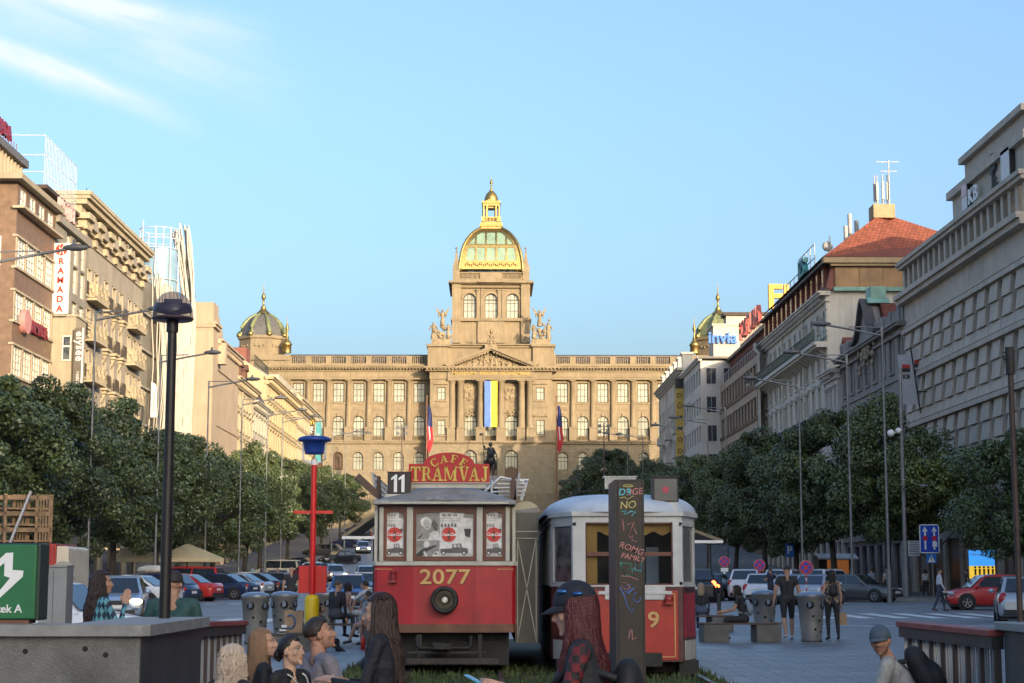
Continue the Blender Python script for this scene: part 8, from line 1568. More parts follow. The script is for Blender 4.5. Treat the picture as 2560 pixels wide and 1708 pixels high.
def person(label, px, py_top, d, heading, P, C, vox=.016, height=1.75, z0=None, fem=False, hair=None, hcol=('brown', (.05, .03, .02)), cap=None, head=(0, 0, 0), face=False, lean=(0, 0), fingers=True, stubble=0, glasses=False, group=None, pattern=None, skin=SKIN):
    """P: limb directions in the body frame (x right, y forward, z up); the crown of the head comes to py_top at px"""
    k = height/1.75; sw = (.165 if fem else .195)*k; hw_ = (.1 if not fem else .105)*k
    lx, ly = lean; sp = Vector((sin(radians(lx)), sin(radians(ly)), 1)); sp.normalize()
    pel = Vector((0, 0, 0)); ch = pel+sp*.36*k; shc = pel+sp*.49*k; nk = pel+sp*.535*k; HR = headrot(*head); hc = nk+sp*.055*k+HR @ Vector((0, .02*k, .092*k))
    caps = []                                            # (p0, r0, p1, r1, region)
    A = lambda *a: caps.append(a)
    xa = Vector((1, 0, 0)); fw = xa.cross(sp).normalized()*-1
    if fw.y < 0: fw = -fw
    q = .9 if fem else 1
    for s in (-1, 1): A(pel+xa*s*.075*k+sp*.02, .108*k, pel+xa*s*.055*k+sp*.2*k, .093*k*q, 'bot' if P.get('hi', 0) == 0 else 'top'); A(pel+xa*s*.055*k+sp*.16*k, .098*k*q, ch+xa*s*.075*k, .108*k*q, 'top'); A(ch+xa*s*.075*k, .108*k*q, shc+xa*s*(sw-.06*k)-sp*.02, .078*k*q, 'top'); A(shc+xa*s*(sw-.03), .066*k*q, nk+xa*s*.03-sp*.03, .055*k, 'top')
    if fem:
        for s in (-1, 1): A(ch+xa*s*.07*k+fw*.05*k-sp*.0, .07*k, ch+xa*s*.06*k+fw*.075*k, .06*k, 'top')
    A(pel-sp*.0+fw*-.02, .11*k, pel+sp*.05, .1*k, 'bot'); A(nk-sp*.05, .06*k*q, hc-HR @ Vector((0, .03*k, .05*k)), .05*k*q, 'skin')
    hands = []
    for s, nm in ((-1, 'l'), (1, 'r')):
        S_ = shc+xa*s*sw; ua = Vector(P.get('ua_'+nm, (s*.18, .02, -1))).normalized(); fa = Vector(P.get('fa_'+nm, (s*.05, .2, -1))).normalized(); E = S_+ua*.285*k; Wp = E+fa*.25*k
        m = .72 if fem else 1; A(S_, .062*k*m, S_.lerp(E, .5), .054*k*m, 'sleeve'); A(S_.lerp(E, .5), .054*k*m, E, .043*k*m, 'sleeve2'); A(E, .043*k*m, Wp, .029*k*m, 'fore')
        hd = Vector(P.get('h_'+nm, fa)).normalized(); side = Vector(P.get('hs_'+nm, (0, 1, 0))); side = (side-hd*side.dot(hd)).normalized(); nrm_ = hd.cross(side)
        for j in range(4): b0 = Wp+hd*.015*k+side*(j-1.5)*.014*k; A(b0, .015*k, Wp+hd*.088*k+side*(j-1.5)*.020*k, .0125*k, 'hand')
        if fingers:
            curl = P.get('curl_'+nm, .5)
            for j, fl in enumerate((.062, .078, .082, .07)):
                f0 = Wp+hd*.09*k+side*(j-1.5)*.021*k; c_ = nrm_*s*curl; f1 = f0+(hd+c_*.5).normalized()*fl*.5*k; f2 = f1+(hd*(1-curl*.8)+c_*1.4).normalized()*fl*.5*k
                A(f0, .0098*k, f1, .0088*k, 'hand'); A(f1, .0088*k, f2, .0072*k, 'hand')
            th0 = Wp+hd*.03*k-side*.026*k; th1 = th0+(hd*.6-side*.75).normalized()*.042*k; A(th0, .013*k, th1, .0105*k, 'hand'); A(th1, .0105*k, th1+(hd*.9-side*.15+nrm_*s*.3).normalized()*.034*k, .0085*k, 'hand')
        hands.append(Wp+hd*.09*k)
    if P.get('legs', 1):
        for s, nm in ((-1, 'l'), (1, 'r')):
            Hj = pel+xa*s*hw_*.9; th_ = Vector(P.get('th_'+nm, (s*.05, .0, -1))).normalized(); sh_ = Vector(P.get('sh_'+nm, (0, -.05, -1))).normalized(); K = Hj+th_*.43*k; An = K+sh_*.40*k
            A(Hj, .098*k, Hj.lerp(K, .5), .078*k, 'bot'); A(Hj.lerp(K, .5), .078*k, K, .056*k, 'bot2'); A(K, .056*k, K.lerp(An, .35), .054*k, 'shin'); A(K.lerp(An, .35), .054*k, An, .036*k, 'shin')
            ft = Vector(P.get('ft_'+nm, (s*.15, 1, -.12))).normalized(); A(An-ft*.04*k-Vector((0, 0, .035*k)), .036*k, An+ft*.14*k-Vector((0, 0, .045*k)), .033*k, 'shoe')
    bm = bmesh.new()
    for p0, r0, p1, r1, rg_ in caps: capsule(bm, p0, r0, p1, r1, 10 if r0 < .02 else 14)
    # head: skull, face wedge, jaw, nose, brow, lips, cheeks, ears
    hk = k*1.0; Hp = lambda x, y, z: hc+HR @ Vector((x*hk, y*hk, z*hk)); f_ = .94 if fem else 1
    ell(bm, Hp(0, -.018, .028), (.073*hk, .09*hk, .086*hk), 18, HR); ell(bm, Hp(0, .02, -.02), (.063*hk*f_, .072*hk, .09*hk), 18, HR); ell(bm, Hp(0, .045, -.07), (.042*hk*f_, .042*hk, .036*hk), 14, HR)
    capsule(bm, Hp(0, .078, .018), .0085*hk, Hp(0, .104, -.026), .0125*hk*f_, 10); ell(bm, Hp(0, .097, -.03), (.0165*hk*f_, .013*hk, .0095*hk), 10, HR)
    for s in (-1, 1): capsule(bm, Hp(s*.012, .077, .033), .012*hk, Hp(s*.045, .06, .03), .012*hk, 8); ell(bm, Hp(s*.038, .055, -.022), (.024*hk, .024*hk, .024*hk), 10, HR); ell(bm, Hp(s*.073, -.008, -.002), (.012*hk, .024*hk, .034*hk), 10, HR); ell(bm, Hp(s*.031, .066, .008), (.0125*hk, .0115*hk, .010*hk), 10, HR)
    ell(bm, Hp(0, .083, -.052), (.024*hk, .0105*hk, .0062*hk), 10, HR); ell(bm, Hp(0, .081, -.064), (.021*hk, .0105*hk, .0066*hk), 10, HR); ell(bm, Hp(0, .073, -.095), (.02*hk, .018*hk, .015*hk), 10, HR)
    body = remeshed(bm, vox, 3 if vox < .008 else 2)
    # colours of skin and cloth by nearest limb
    n = len(body.vertices); co = np.empty(n*3, 'f'); body.vertices.foreach_get('co', co); co = co.reshape(-1, 3); best = np.full(n, 9.); reg = np.zeros(n, int); names = sorted({c[4] for c in caps}|{'head'})
    for p0, r0, p1, r1, rg_ in caps:
        a = np.array(p0); b = np.array(p1); ab = b-a; t = np.clip(((co-a)@ab)/max(1e-9, ab@ab), 0, 1); dd = np.linalg.norm(co-(a+t[:, None]*ab), axis=1)-(r0+(r1-r0)*t)
        if rg_ == 'shoe': dd -= .006
        u = dd < best; best[u] = dd[u]; reg[u] = names.index(rg_)
    HL = (co-np.array(hc))@np.array(HR)/hk; inh = (np.abs(HL[:, 0]) < .1) & (np.abs(HL[:, 1]) < .125) & (HL[:, 2] > -.11+.35*np.clip(.02-HL[:, 1], 0, .12)) & (HL[:, 2] < .13); reg[inh] = names.index('head')
    D = dict(skin=skin, hand=skin, head=skin, top=(.05, .05, .06), bot=(.03, .03, .04), shoe=(.03, .03, .03)); D.update(C); D.setdefault('sleeve', D['top']); D.setdefault('sleeve2', D['sleeve']); D.setdefault('fore', skin); D.setdefault('bot2', D['bot']); D.setdefault('shin', D['bot2'])
    col = np.array([D[nm] for nm in names], 'f')[reg]
    if pattern: pattern(col, co, reg, names)
    x, y, z = HL.T; fr_ = inh & (y > .03)
    def put(mask, c): col[mask] = c
    lip = np.array(skin)*np.array((.92, .6, .57)); put(fr_ & (np.abs(x) < .024) & (np.abs(z+.058) < .0105) & (y > .066), lip)
    if stubble: put(inh & (z < -.035+.3*np.clip(y-.06, -.1, .02)) & (y > .0), np.array(skin)*(1-stubble)); put(fr_ & (np.abs(x) < .024) & (np.abs(z+.058) < .009) & (y > .066), lip)
    hcv = np.array(hcol[1]); eb = fr_ & (np.abs(np.abs(x)-.032) < .017) & (np.abs(z-.0325) < .0045); put(eb, hcv*.8+.01)
    ey = fr_ & ((np.abs(x)-.031)**2/.0125**2+(z-.009)**2/.0058**2 < 1); put(ey, (.42, .4, .38)); put(fr_ & ((np.abs(x)-.031)**2+(z-.009)**2 < .0056**2), (.02, .013, .01)); put(fr_ & (np.abs(np.abs(x)-.031) < .014) & (np.abs(z-.0155) < .0022), (.05, .03, .025))
    ca = body.color_attributes.new('cloth', 'FLOAT_COLOR', 'POINT'); ca.data.foreach_set('color', np.hstack([col, np.ones((n, 1), 'f')]).astype('f').ravel()); body.materials.append(colmat('skin_and_cloth'))
    # stand or seat it: crown of the head at (px, py_top)
    Rz = Matrix.Rotation(radians(heading), 3, 'Z'); crown = Rz @ (hc+HR @ Vector((0, -.01*k, .118*k))); tgt = at(px, py_top, d); base = tgt-crown
    if z0 == 'feet': lo = co[:, 2].min(); base.z = g(base.y)+.004-lo
    t = thing('person', label, 'person', base, radians(heading), group); bo = bpy.data.objects.new('body', body); link(bo, t)
    if hair or cap: add_hair(t, hair, hcol, hc, HR, hk, cap, sp, k)
    if glasses:
        mb = MB()
        for s in (-1, 1): mb.tube([Hp(s*.031+.019*cos(a*pi/8), .088, .008+.016*sin(a*pi/8)) for a in range(17)], .0008, 5); mb.tube([Hp(s*.05, .086, .012), Hp(s*.075, .0, .014)], .0008, 5)
        mb.tube([Hp(-.012, .09, .01), Hp(.012, .09, .01)], .0008, 5); mb.obj('glasses', brass, t)
    t['_j'] = 0; del t['_j']; return t, dict(hc=hc, HR=HR, hands=hands, shc=shc, ch=ch, sp=sp, nk=nk, pel=pel, k=k, fw=fw, Hp=Hp)
def add_hair(t, style, hcol, hc, HR, hk, cap, sp, k):
    m = HAIRM(*hcol); Hp = lambda x, y, z: hc+HR @ Vector((x*hk, y*hk, z*hk)); r = random.Random(hash(t['label']) % 999 if 0 else len(t['label'])); mb = MB(); nn = 44; V = []
    low = {'short': -.035, 'crop': -.01}.get(style, -.06)
    if style:
        for i in range(25):
            th_ = pi*i/24
            for j in range(nn):
                a = 2*pi*j/nn; v = Vector((.081*sin(th_)*cos(a), .1*sin(th_)*sin(a), .099*cos(th_)))*(1.02+(.05 if style in ('short', 'back') else .02)*r.random()); yb = v.y; z_front = .062 if style in ('short', 'crop', 'back') else .058
                lim = low+(z_front-low)*max(0, min(1, (yb-.0)/.06)) if not (abs(v.x) > .06 and yb < .03 and style not in ('short', 'crop', 'back')) else -.07
                if v.z < lim: v = v*.78
                V.append(Hp(v.x, v.y-.016, v.z+.026))
        mb.add(V, [(i*nn+j, i*nn+(j+1) % nn, (i+1)*nn+(j+1) % nn, (i+1)*nn+j) for i in range(24) for j in range(nn)], True)
    if style and style[0] in ('L', 'W', 'B'):
        Ln = float(style[1:]); ns = 420
        for i in range(ns):
            a = r.uniform(-.15*pi, 1.15*pi) if style[0] != 'B' else r.uniform(0, pi); el = r.uniform(-.2, 1.25 if not cap else .35); ax = cos(a)*cos(el); ay = -sin(a)*cos(el); p = Vector((.081*ax, .095*ay-.016, .095*sin(el)+.03)); P = [Hp(*p)]; out = Vector((ax*1.05, ay*.95, 0)); L_ = Ln*r.uniform(.72, 1.08); nseg = 11; ph = r.uniform(0, 6); cur = Hp(p.x*1.05, p.y*1.03, p.z); wv = (.016 if style[0] == 'W' else .003)
            P = [cur]; shell = Vector((.088*cos(a), -.1*sin(a)-.012, 0)); drop = .0
            for q in range(1, nseg):
                f = q/(nseg-1); tgt_h = Hp(shell.x, shell.y, max(-.09, p.z-f*Ln*1.6)); below = L_*f
                w_ = min(1, f*2.2); base_ = Hp(shell.x*(1+.1*f), shell.y*(1+.12*f), 0); z = Hp(p.x, p.y, p.z).z-below*.96
                pt = Vector((base_.x, base_.y, z)); pt = P[0].lerp(pt, w_); pt += Vector((wv*sin(f*16+ph), wv*cos(f*13+ph*2), 0))*(1 if f > .15 else 0)
                if z < hc.z-.13*k: s_ = min(1, (hc.z-.13*k-z)/.1); bk = (Rb(t) @ Vector((0, 0, 0))) if 0 else Vector((0, 0, 0)); pt += -Vector((0, 1, 0))*.035*s_*(1 if ay <= .25 else -.8)
                P.append(pt)
            mb.tube(P, [.0068*(1-.25*abs(q/(nseg-1)-.4))*(1 if q < nseg-2 else .45) for q in range(nseg)], 5)
    if style == 'back' or (style and style[0] == 'B' and 0):
        mb.ball(Hp(0, -.115, -.01), .045*hk, 12, (1.1, .8, 1)); mb.tube([Hp(s*.0, -.1, .0) for s in (0, 1)]+[Hp(0, -.14, -.05)], .03, 8)
    if mb.f: mb.obj('hair', m, t)
    if cap:
        cm = M('cap_'+cap[0], cap[1], .8, var=.15, sc=8, bump=.2); mb = MB(); V = []; sgn = -1 if len(cap) > 2 and cap[2] == 'back' else 1
        for i in range(9):
            th_ = (pi/2+.12)*i/8
            for j in range(nn): a = 2*pi*j/nn; V.append(Hp(.087*sin(th_)*cos(a), .107*sin(th_)*sin(a)-.012, .105*cos(th_)+.034))
        mb.add(V, [(i*nn+j, i*nn+(j+1) % nn, (i+1)*nn+(j+1) % nn, (i+1)*nn+j) for i in range(8) for j in range(nn)], True)
        V = [];  
        for i in range(4):
            for j in range(13): a = pi*(.14+.72*j/12); e = i/3; V.append(Hp((.087+.004*e)*cos(a)*(1-.1*e), sgn*((.098+.075*e*sin(a)**.7)*sin(a))-.012, .03-.03*e+.008*sin(a)))
        mb.add(V, [(i*13+j, i*13+j+1, (i+1)*13+j+1, (i+1)*13+j) for i in range(3) for j in range(12)], True); o = mb.obj('cap', cm, t); so_ = o.modifiers.new('s', 'SOLIDIFY'); so_.thickness = .006
def backpack(label, t, J, m, w=.26, h=.40, dp=.14, off=-.16, up=.27, name='backpack', lean=0.):
    """a soft pack hanging on the person's back, with straps"""
    Mw = Matrix.Translation(t.location) @ Matrix.Rotation(t.rotation_euler.z, 4, 'Z'); sp, fw = J['sp'], J['fw']; c = J['pel']+sp*up+fw*off; xa = Vector((1, 0, 0)); R = Matrix((xa, fw, sp)).transposed()
    bm = bmesh.new(); ell(bm, (0, 0, -.05), (w/2, dp/2, h*.42), 18); ell(bm, (0, -.0, h*.16), (w*.44, dp*.46, h*.34), 18); ell(bm, (0, -dp*.42, -h*.13), (w*.36, dp*.25, h*.26), 14); me = remeshed(bm, .014, 4); me.materials.append(m)
    p = thing(name, label, 'backpack', Mw @ c, t.rotation_euler.z); ob = bpy.data.objects.new('pack', me); link(ob, p); ob.rotation_euler = R.to_euler()
    mb = MB()
    for s in (-1, 1): mb.tube([R @ Vector((s*.09, dp*.3, h*.28)), R @ Vector((s*.115, -off+.03, h*.44)), R @ Vector((s*.13, -off+.125, h*.22)), R @ Vector((s*.15, -off+.06, -h*.2)), R @ Vector((s*.12, dp*.3, -h*.36))], .017, 7)
    mb.obj('strap', m, p); return p
SIT = dict(th_l=(-.12, 1, -.05), th_r=(.12, 1, -.05), sh_l=(0, .05, -1), sh_r=(0, .05, -1))
def sit(**k): d = dict(SIT); d.update(k); return d
def world(t, v): return Matrix.Translation(t.location) @ Matrix.Rotation(t.rotation_euler.z, 4, 'Z') @ Vector(v)
BLK = (.018, .018, .022); NVY = (.02, .024, .05); WHT = (.5, .5, .52)
# heading: 0 faces away from the camera, 90 faces left, -90 faces right, 180 faces the camera
# --- foreground group, sitting on the stair edge
person('seated woman with wavy ash blonde hair seen from behind, leftmost of the group', 587, 1612, 12.3, -30, sit(), dict(top=BLK), .0065, 1.66, fem=True, hair='W.30', hcol=('ash', (.6, .47, .36)), head=(-14, -6, 0), lean=(0, 4), fingers=False)
person('seated young woman with long light brown hair looking right, behind the blonde', 652, 1572, 12.9, -78, sit(), dict(top=BLK), .0052, 1.68, fem=True, hair='L.34', hcol=('lightbrown', (.26, .15, .08)), head=(-12, 8, 0), fingers=False, skin=(.5, .29, .2))
tp3, J3 = person('seated dark haired young woman with thin glasses and pearl necklace', 726, 1590, 12.4, -128, sit(), dict(top=(.012, .012, .014)), .005, 1.62, fem=True, hair='back', hcol=('black', (.02, .012, .012)), head=(12, 6, -4), glasses=True, fingers=False, skin=(.5, .3, .205))
mb = MB(); nk_ = J3['nk']
for k in range(26): a = pi*(k/25)-pi*.5+pi/2; mb.ball(nk_+Vector((.075*cos(a), .045+.115*sin(a), -.02-.12*sin(a)**2)), .0065, 7)
mb.obj('necklace', M('pearl', (.7, .66, .6), .3, var=0), tp3)
person('seated man in a grey hooded top with short dark hair looking up to the right', 790, 1546, 13., -62, sit(ua_r=(.2, .35, -1), fa_r=(-.1, 1, .15), ua_l=(-.2, .25, -1), fa_l=(.2, 1, .0), curl_r=.35, h_r=(-.1, 1, .35), hs_r=(0, 0, 1)), dict(top=(.2, .18, .205), fore=(.2, .18, .205)), .005, 1.82, hair='short', hcol=('darkbrown', (.035, .022, .016)), head=(-24, 12, 0), stubble=.16, lean=(0, 6), skin=(.42, .22, .145))
# --- foreground standing women and the man on the right
def jacket_hair(): pass
person('woman in black with very long straight dark hair, standing before the red tram', 945, 1484, 10.3, 80, dict(ua_l=(-.3, .25, -1), fa_l=(.45, .9, .15), ua_r=(.25, .1, -1), fa_r=(-.3, .9, .1)), dict(top=(.011, .011, .016), fore=(.011, .011, .016), bot=BLK), .006, 1.64, fem=True, hair='L.50', hcol=('espresso', (.04, .02, .015)), head=(6, -8, 0), skin=(.46, .27, .19))
def plaid(col, co, reg, names):
    m = np.isin(reg, [names.index(n_) for n_ in ('sleeve', 'sleeve2', 'fore') if n_ in names]); col[m] = np.where(((np.floor(co[m, 2]*28)+np.floor(co[m, 1]*28)) % 2)[:, None] > 0, (.16, .015, .02), (.02, .012, .014))
tr6, J6 = person('woman with long dark red hair and navy cap holding a phone, before the white tram', 1430, 1462, 7.75, 84, dict(ua_l=(-.25, .3, -1), fa_l=(.1, 1, .12), ua_r=(.2, .5, -1), fa_r=(-.25, 1, .25), h_r=(-.25, 1, .2), hs_r=(0, .1, 1), curl_r=.9), dict(top=BLK, fore=(.46, .27, .2), bot=BLK), .0055, 1.68, fem=True, hair='L.46', hcol=('darkred', (.085, .012, .014)), cap=('navy', (.012, .013, .022)), head=(0, -10, 0), pattern=plaid, skin=(.5, .28, .21))
t = thing('sunglasses', 'blue mirrored sunglasses resting on the navy cap', 'sunglasses', world(tr6, J6['Hp'](0, .0, 0)), tr6.rotation_euler.z); mb = MB(); Hq = lambda x, y, z: J6['HR'] @ Vector((x, y, z))
for s in (-1, 1): mb.ball(Hq(-.083+.02*(s > 0), .0+s*.033, .07+.02*(s > 0)), .019, 12, (.6, 1.3, .5))
mb.obj('lenses', M('mirror_blue', (.03, .12, .3), .12, .6, var=.1), t)
hp = world(tr6, J6['hands'][1]+Vector((0, .04, .02))); t = thing('phone', 'pale blue phone held by the red haired woman', 'phone', hp, tr6.rotation_euler.z); mb = MB(); mb.box(-.037, .037, -.005, .005, -.075, .075); mb.xf(Matrix.Rotation(-1.1, 4, 'X') @ Matrix.Rotation(.2, 4, 'Y')); mb.obj('case', M('phone_blue', (.1, .32, .5), .3, var=.05), t, bev=.004)
backpack('black backpack with white stripes worn by the red haired woman', tr6, J6, M('pack_black', (.012, .012, .014), .7, var=.2), .28, .42, .16, -.2, .24)
t7, J7 = person('man in a grey blue cap and pale shirt looking back at the camera, right', 2196, 1568, 14., 72, dict(ua_l=(-.15, .35, -1), fa_l=(.1, .6, -1), ua_r=(.15, .35, -1), fa_r=(-.1, .7, -.8), th_l=(-.1, .6, -1), th_r=(.1, .6, -1)), dict(top=(.34, .32, .3), fore=(.34, .32, .3), bot=NVY), .0055, 1.74, hair='crop', hcol=('black2', (.02, .014, .012)), cap=('greyblue', (.06, .085, .115)), head=(80, 0, 8), stubble=.35, lean=(0, 36), skin=(.36, .18, .115))
backpack('large black backpack worn by the man in the grey blue cap', t7, J7, MC['pack_black'], .3, .48, .2, -.2, .3)
# --- behind the left parapet
def argyle(col, co, reg, names):
    m = np.isin(reg, [names.index(n_) for n_ in ('top', 'sleeve', 'sleeve2', 'fore') if n_ in names]); u = np.floor((co[m, 0]+co[m, 2]*.7+co[m, 1])*16)+np.floor((co[m, 0]-co[m, 2]*.7+co[m, 1])*16); col[m] = np.where((u % 2)[:, None] > 0, (.10, .30, .36), (.012, .025, .06))
person('woman in a blue checked shirt with long dark curly hair, hand raised to her cheek', 254, 1427, 16.8, -58, dict(ua_r=(.3, .5, -1), fa_r=(-.35, .35, 1), h_r=(-.2, .3, 1), curl_r=.2, ua_l=(-.1, .5, -1), fa_l=(.3, 1, -.05)), dict(top=(.1, .3, .36), bot=NVY), .007, 1.70, fem=True, hair='W.50', hcol=('brownblack', (.035, .02, .018)), head=(-22, 0, 0), pattern=argyle)
person('man in dark green jacket and dark cap seen from behind, beside the globe lamp', 436, 1431, 16.6, 4, dict(ua_l=(-.3, .1, -1), fa_l=(.1, .3, -1), ua_r=(.3, .1, -1), fa_r=(-.1, .3, -1)), dict(top=(.02, .065, .065), fore=(.02, .065, .065), bot=BLK), .01, 1.72, hair='crop', hcol=('darkbrown2', (.03, .02, .015)), cap=('darkgrey', (.03, .024, .026)), head=(-15, 0, 0))
# --- right: walking pair, seated people, crossing man
person('walking man in black t shirt and shorts seen from behind with white shoes', 1966, 1414, 42, 6, dict(ua_l=(-.3, .05, -1), fa_l=(-.1, .2, -1), ua_r=(.3, -.1, -1), fa_r=(.05, .25, -1), th_l=(-.06, -.22, -1), sh_l=(0, -.45, -1), th_r=(.06, .16, -1), sh_r=(0, .0, -1)), dict(top=BLK, sleeve2=SKIN, bot=(.02, .02, .022), bot2=(.02, .02, .022), shin=SKIN, shoe=WHT), .014, 1.82, 'feet', hair='crop', hcol=('black3', (.015, .012, .01)))
def leopard(col, co, reg, names):
    m = reg == names.index('top'); u = np.sin(co[m, 0]*70+2*np.sin(co[m, 2]*40))*np.sin(co[m, 2]*75+2*np.sin(co[m, 0]*50+co[m, 1]*60)); col[m] = np.where(u[:, None] > .12, (.34, .25, .17), (.025, .018, .015))
tl, Jl = person('woman in a leopard print top and black trousers seen from behind', 2078, 1424, 42, 4, dict(ua_l=(-.22, 0, -1), fa_l=(0, .15, -1), ua_r=(.22, 0, -1), fa_r=(.02, .2, -1), th_l=(-.03, .1, -1), sh_l=(0, -.1, -1), th_r=(.03, -.1, -1), sh_r=(0, -.2, -1), hi=1), dict(top=(.3, .22, .15), sleeve=SKIN, bot=(.014, .014, .017), shoe=(.02, .018, .018)), .012, 1.7, 'feet', fem=True, hair='L.24', hcol=('black4', (.012, .01, .011)), pattern=leopard)
backpack('small black backpack on the woman in the leopard top', tl, Jl, MC['pack_black'], .22, .3, .12, -.15, .3)
h_ = world(tl, Jl['hands'][1]); t = thing('paper_bag', 'small kraft paper bag carried by the woman in the leopard top', 'bag', h_-Vector((-.02, 0, .42))); mb = MB(); mb.prism([(-.1, 0), (.12, 0), (.11, .3), (-.09, .3)], -.05, .05); mb.obj('body', bagm, t); mb = MB(); mb.tube([(-.05, 0, .3), (-.02, 0, .4), (.03, 0, .4), (.06, 0, .3)], .006, 5); mb.obj('handle', bagm, t)
ts, Js = person('young man with long dark hair in black sitting on a block bench, facing left', 1838, 1464, 41, 82, sit(ua_l=(-.1, .5, -1), fa_l=(.1, 1, -.2), ua_r=(.1, .5, -1), fa_r=(-.1, 1, -.3), sh_r=(0, -.1, -1)), dict(top=BLK, sleeve2=SKIN, bot=BLK), .013, 1.76, hair='L.16', hcol=('black5', (.02, .015, .013)), head=(0, -12, 0), lean=(0, 14))
backpack('grey and blue backpack on the young man on the bench', ts, Js, M('pack_greyblue', (.2, .24, .3), .7, var=.25), .28, .38, .16, -.17, .24)
person('blonde woman in black sitting on a bench beside the white tram, back to the camera', 1752, 1458, 47.5, -12, sit(), dict(top=BLK, fore=BLK, bot=(.06, .08, .13)), .015, 1.66, fem=True, hair='L.26', hcol=('blonde', (.36, .27, .17)))
person('man in a white shirt and dark trousers crossing the road on the right', 2348, 1427, 70, -96, dict(ua_l=(-.12, -.2, -1), fa_l=(0, .3, -1), ua_r=(.12, .15, -1), fa_r=(0, .5, -1), th_l=(-.03, .36, -1), sh_l=(0, .1, -1), th_r=(.03, -.25, -1), sh_r=(0, -.45, -1)), dict(top=(.56, .56, .6), fore=(.56, .56, .6), bot=(.03, .04, .07), shoe=(.1, .04, .03)), .016, 1.78, 'feet', hair='short', hcol=('black6', (.015, .012, .012)))
person('man in navy shirt and shorts standing with folded hands by the white hatchback', 1925, 1407, 84, 40, dict(ua_l=(-.2, .3, -1), fa_l=(.5, .9, .2), ua_r=(.2, .3, -1), fa_r=(-.5, .9, .2)), dict(top=NVY, sleeve2=SKIN, bot=(.03, .03, .05), shin=SKIN, shoe=(.3, .3, .3)), .02, 1.76, 'feet', hair='short', hcol=('brown7', (.05, .03, .02)), fingers=False)
# --- left: bald man, sitters on the block bench
person('bald man in black standing with a bag behind the litter bins', 729, 1411, 62, 12, dict(ua_l=(-.25, 0, -1), fa_l=(-.05, .3, -1)), dict(top=BLK, sleeve2=SKIN, bot=BLK), .018, 1.8, 'feet', fingers=False)
person('man in a dark suit sitting with his back half turned on the block bench', 846, 1452, 40.5, -42, sit(), dict(top=(.016, .016, .02), fore=(.016, .016, .02), bot=(.05, .05, .06)), .013, 1.76, hair='crop', hcol=('grizzled', (.06, .05, .045)), head=(-10, 0, 0), lean=(0, 8))
person('dark haired woman in a pink top and white trousers on the block bench', 872, 1456, 41.2, -70, sit(th_r=(.3, 1, .1)), dict(top=(.42, .26, .22), sleeve=SKIN, bot=(.46, .48, .5), shoe=WHT), .014, 1.64, fem=True, hair='L.14', hcol=('black8', (.015, .01, .01)), lean=(0, 10))
person('person in a white shirt bending forward beside the red tram', 912, 1452, 42, 70, sit(ua_l=(-.1, .8, -.6), ua_r=(.1, .8, -.6)), dict(top=(.52, .53, .56), sleeve=(.52, .53, .56), fore=SKIN, bot=(.35, .2, .18)), .014, 1.7, hair='short', hcol=('black9', (.015, .01, .01)), lean=(0, 38))
person('person in a light top sitting low close to the red tram with a red bottle', 921, 1478, 38.5, 60, sit(sh_l=(0, .5, -1)), dict(top=(.3, .33, .38), bot=(.4, .24, .2)), .014, 1.62, hair='short', hcol=('brown10', (.06, .035, .02)), lean=(0, 16))
mb = MB(); mb.lathe([(0, 0), (.05, 0), (.05, .2), (.03, .24), (.03, .28), (0, .28)], n=14); o = mb.obj('bottle', M('bottle_red', (.6, .03, .02), .3), loc=(X(908, 37, 1590), 37, g(37))); tag(o, 'red bottle standing on the paving left of the red tram', 'bottle')
person('person in black shoes sitting half hidden behind the yellow post foot', 800, 1508, 36.5, -100, sit(th_r=(.1, 1, -.25), sh_r=(.05, 1, -.6)), dict(top=(.12, .09, .14), bot=BLK, shoe=(.03, .03, .03)), .014, 1.66, fem=True, hair='L.12', hcol=('black11', (.02, .012, .012)), lean=(0, 5))
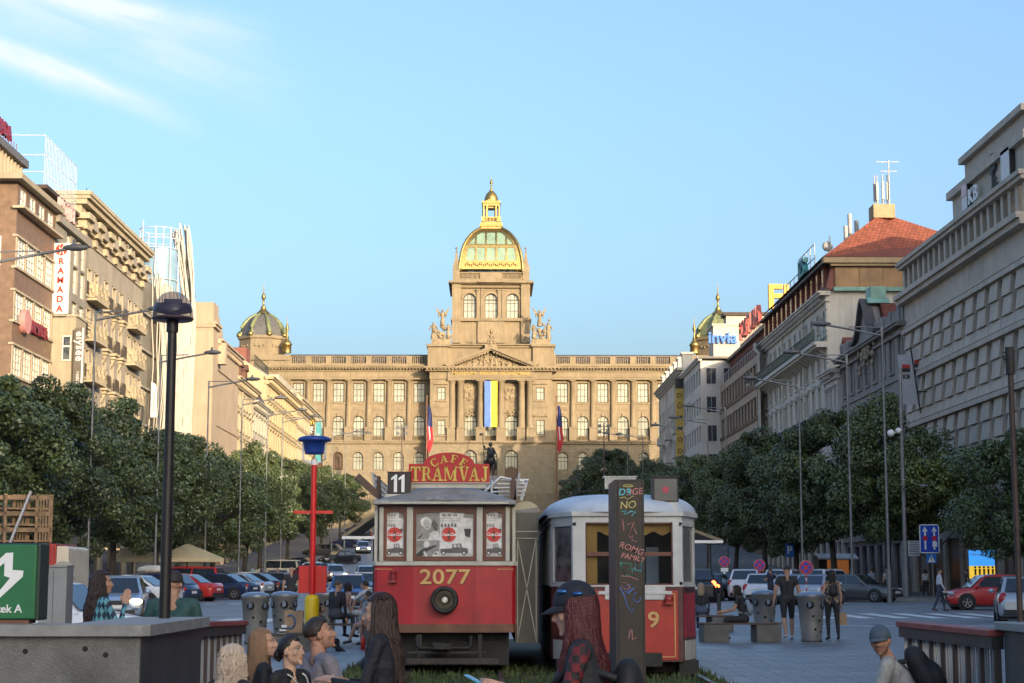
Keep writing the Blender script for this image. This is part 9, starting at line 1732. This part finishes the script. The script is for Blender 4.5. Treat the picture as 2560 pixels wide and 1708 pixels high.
# --- passers-by under the trees
PB = [(2312, 1402, 101, 0, (.45, .43, .45), (.02, .02, .025), 'pedestrian in a white top and black skirt under the light green tree'), (2178, 1404, 103, 20, (.16, .22, .3), (.06, .08, .12), 'pedestrian in a pale blue shirt under the tall trees on the right'), (2215, 1400, 106, 160, (.35, .32, .3), (.04, .04, .05), 'pedestrian in a beige top beside the camera pole'), (2415, 1410, 97, 90, (.03, .03, .03), (.02, .02, .02), 'pedestrian in black beside the advertising box'), (1838, 1397, 118, 175, (.3, .34, .42), (.05, .06, .1), 'pedestrian in a light shirt behind the dark saloon'), (1906, 1392, 112, 170, (.4, .25, .2), (.05, .05, .06), 'pedestrian with light top behind the second no stopping sign'), (270, 1402, 108, -60, (.5, .48, .45), (.03, .03, .05), 'pedestrian in a white shirt under the left trees'), (372, 1398, 112, 80, (.4, .3, .25), (.05, .05, .06), 'pedestrian in a pink top between the left trees'), (548, 1392, 128, -80, (.42, .42, .42), (.06, .07, .1), 'pedestrian in a grey top under the left trees by the lamp'), (632, 1388, 140, 60, (.2, .34, .36), (.04, .04, .05), 'pedestrian in a turquoise top under the left trees'), (655, 1390, 139, -60, (.05, .07, .2), (.03, .03, .04), 'pedestrian in a dark blue top under the left trees'), (694, 1402, 128, 150, (.45, .2, .15), (.04, .04, .05), 'woman in an orange top before the cream van'), (1700, 1395, 118, 170, (.3, .3, .33), (.04, .04, .05), 'pedestrian in grey seen past the white tram'), (1994, 1398, 124, -100, (.4, .38, .36), (.05, .05, .07), 'pedestrian in a cream top by the parking sign'), (2070, 1400, 118, 10, (.35, .1, .08), (.03, .03, .04), 'pedestrian in a red top before the kiosk')]
for i, (px, py, d, hd, tc_, bc, lb) in enumerate(PB): person(lb, px, py, d, hd, dict(th_l=(-.04, .12, -1), th_r=(.04, -.12, -1)), dict(top=tc_, sleeve2=SKIN, bot=bc), .028, 1.7+.03*(i % 3), 'feet', fem=i % 2 == 0, hair='short' if i % 2 else 'L.14', hcol=('walker%d' % (i % 3), [(.02, .015, .012), (.06, .035, .02), (.16, .1, .06)][i % 3]), fingers=False, group='passers-by under the trees')
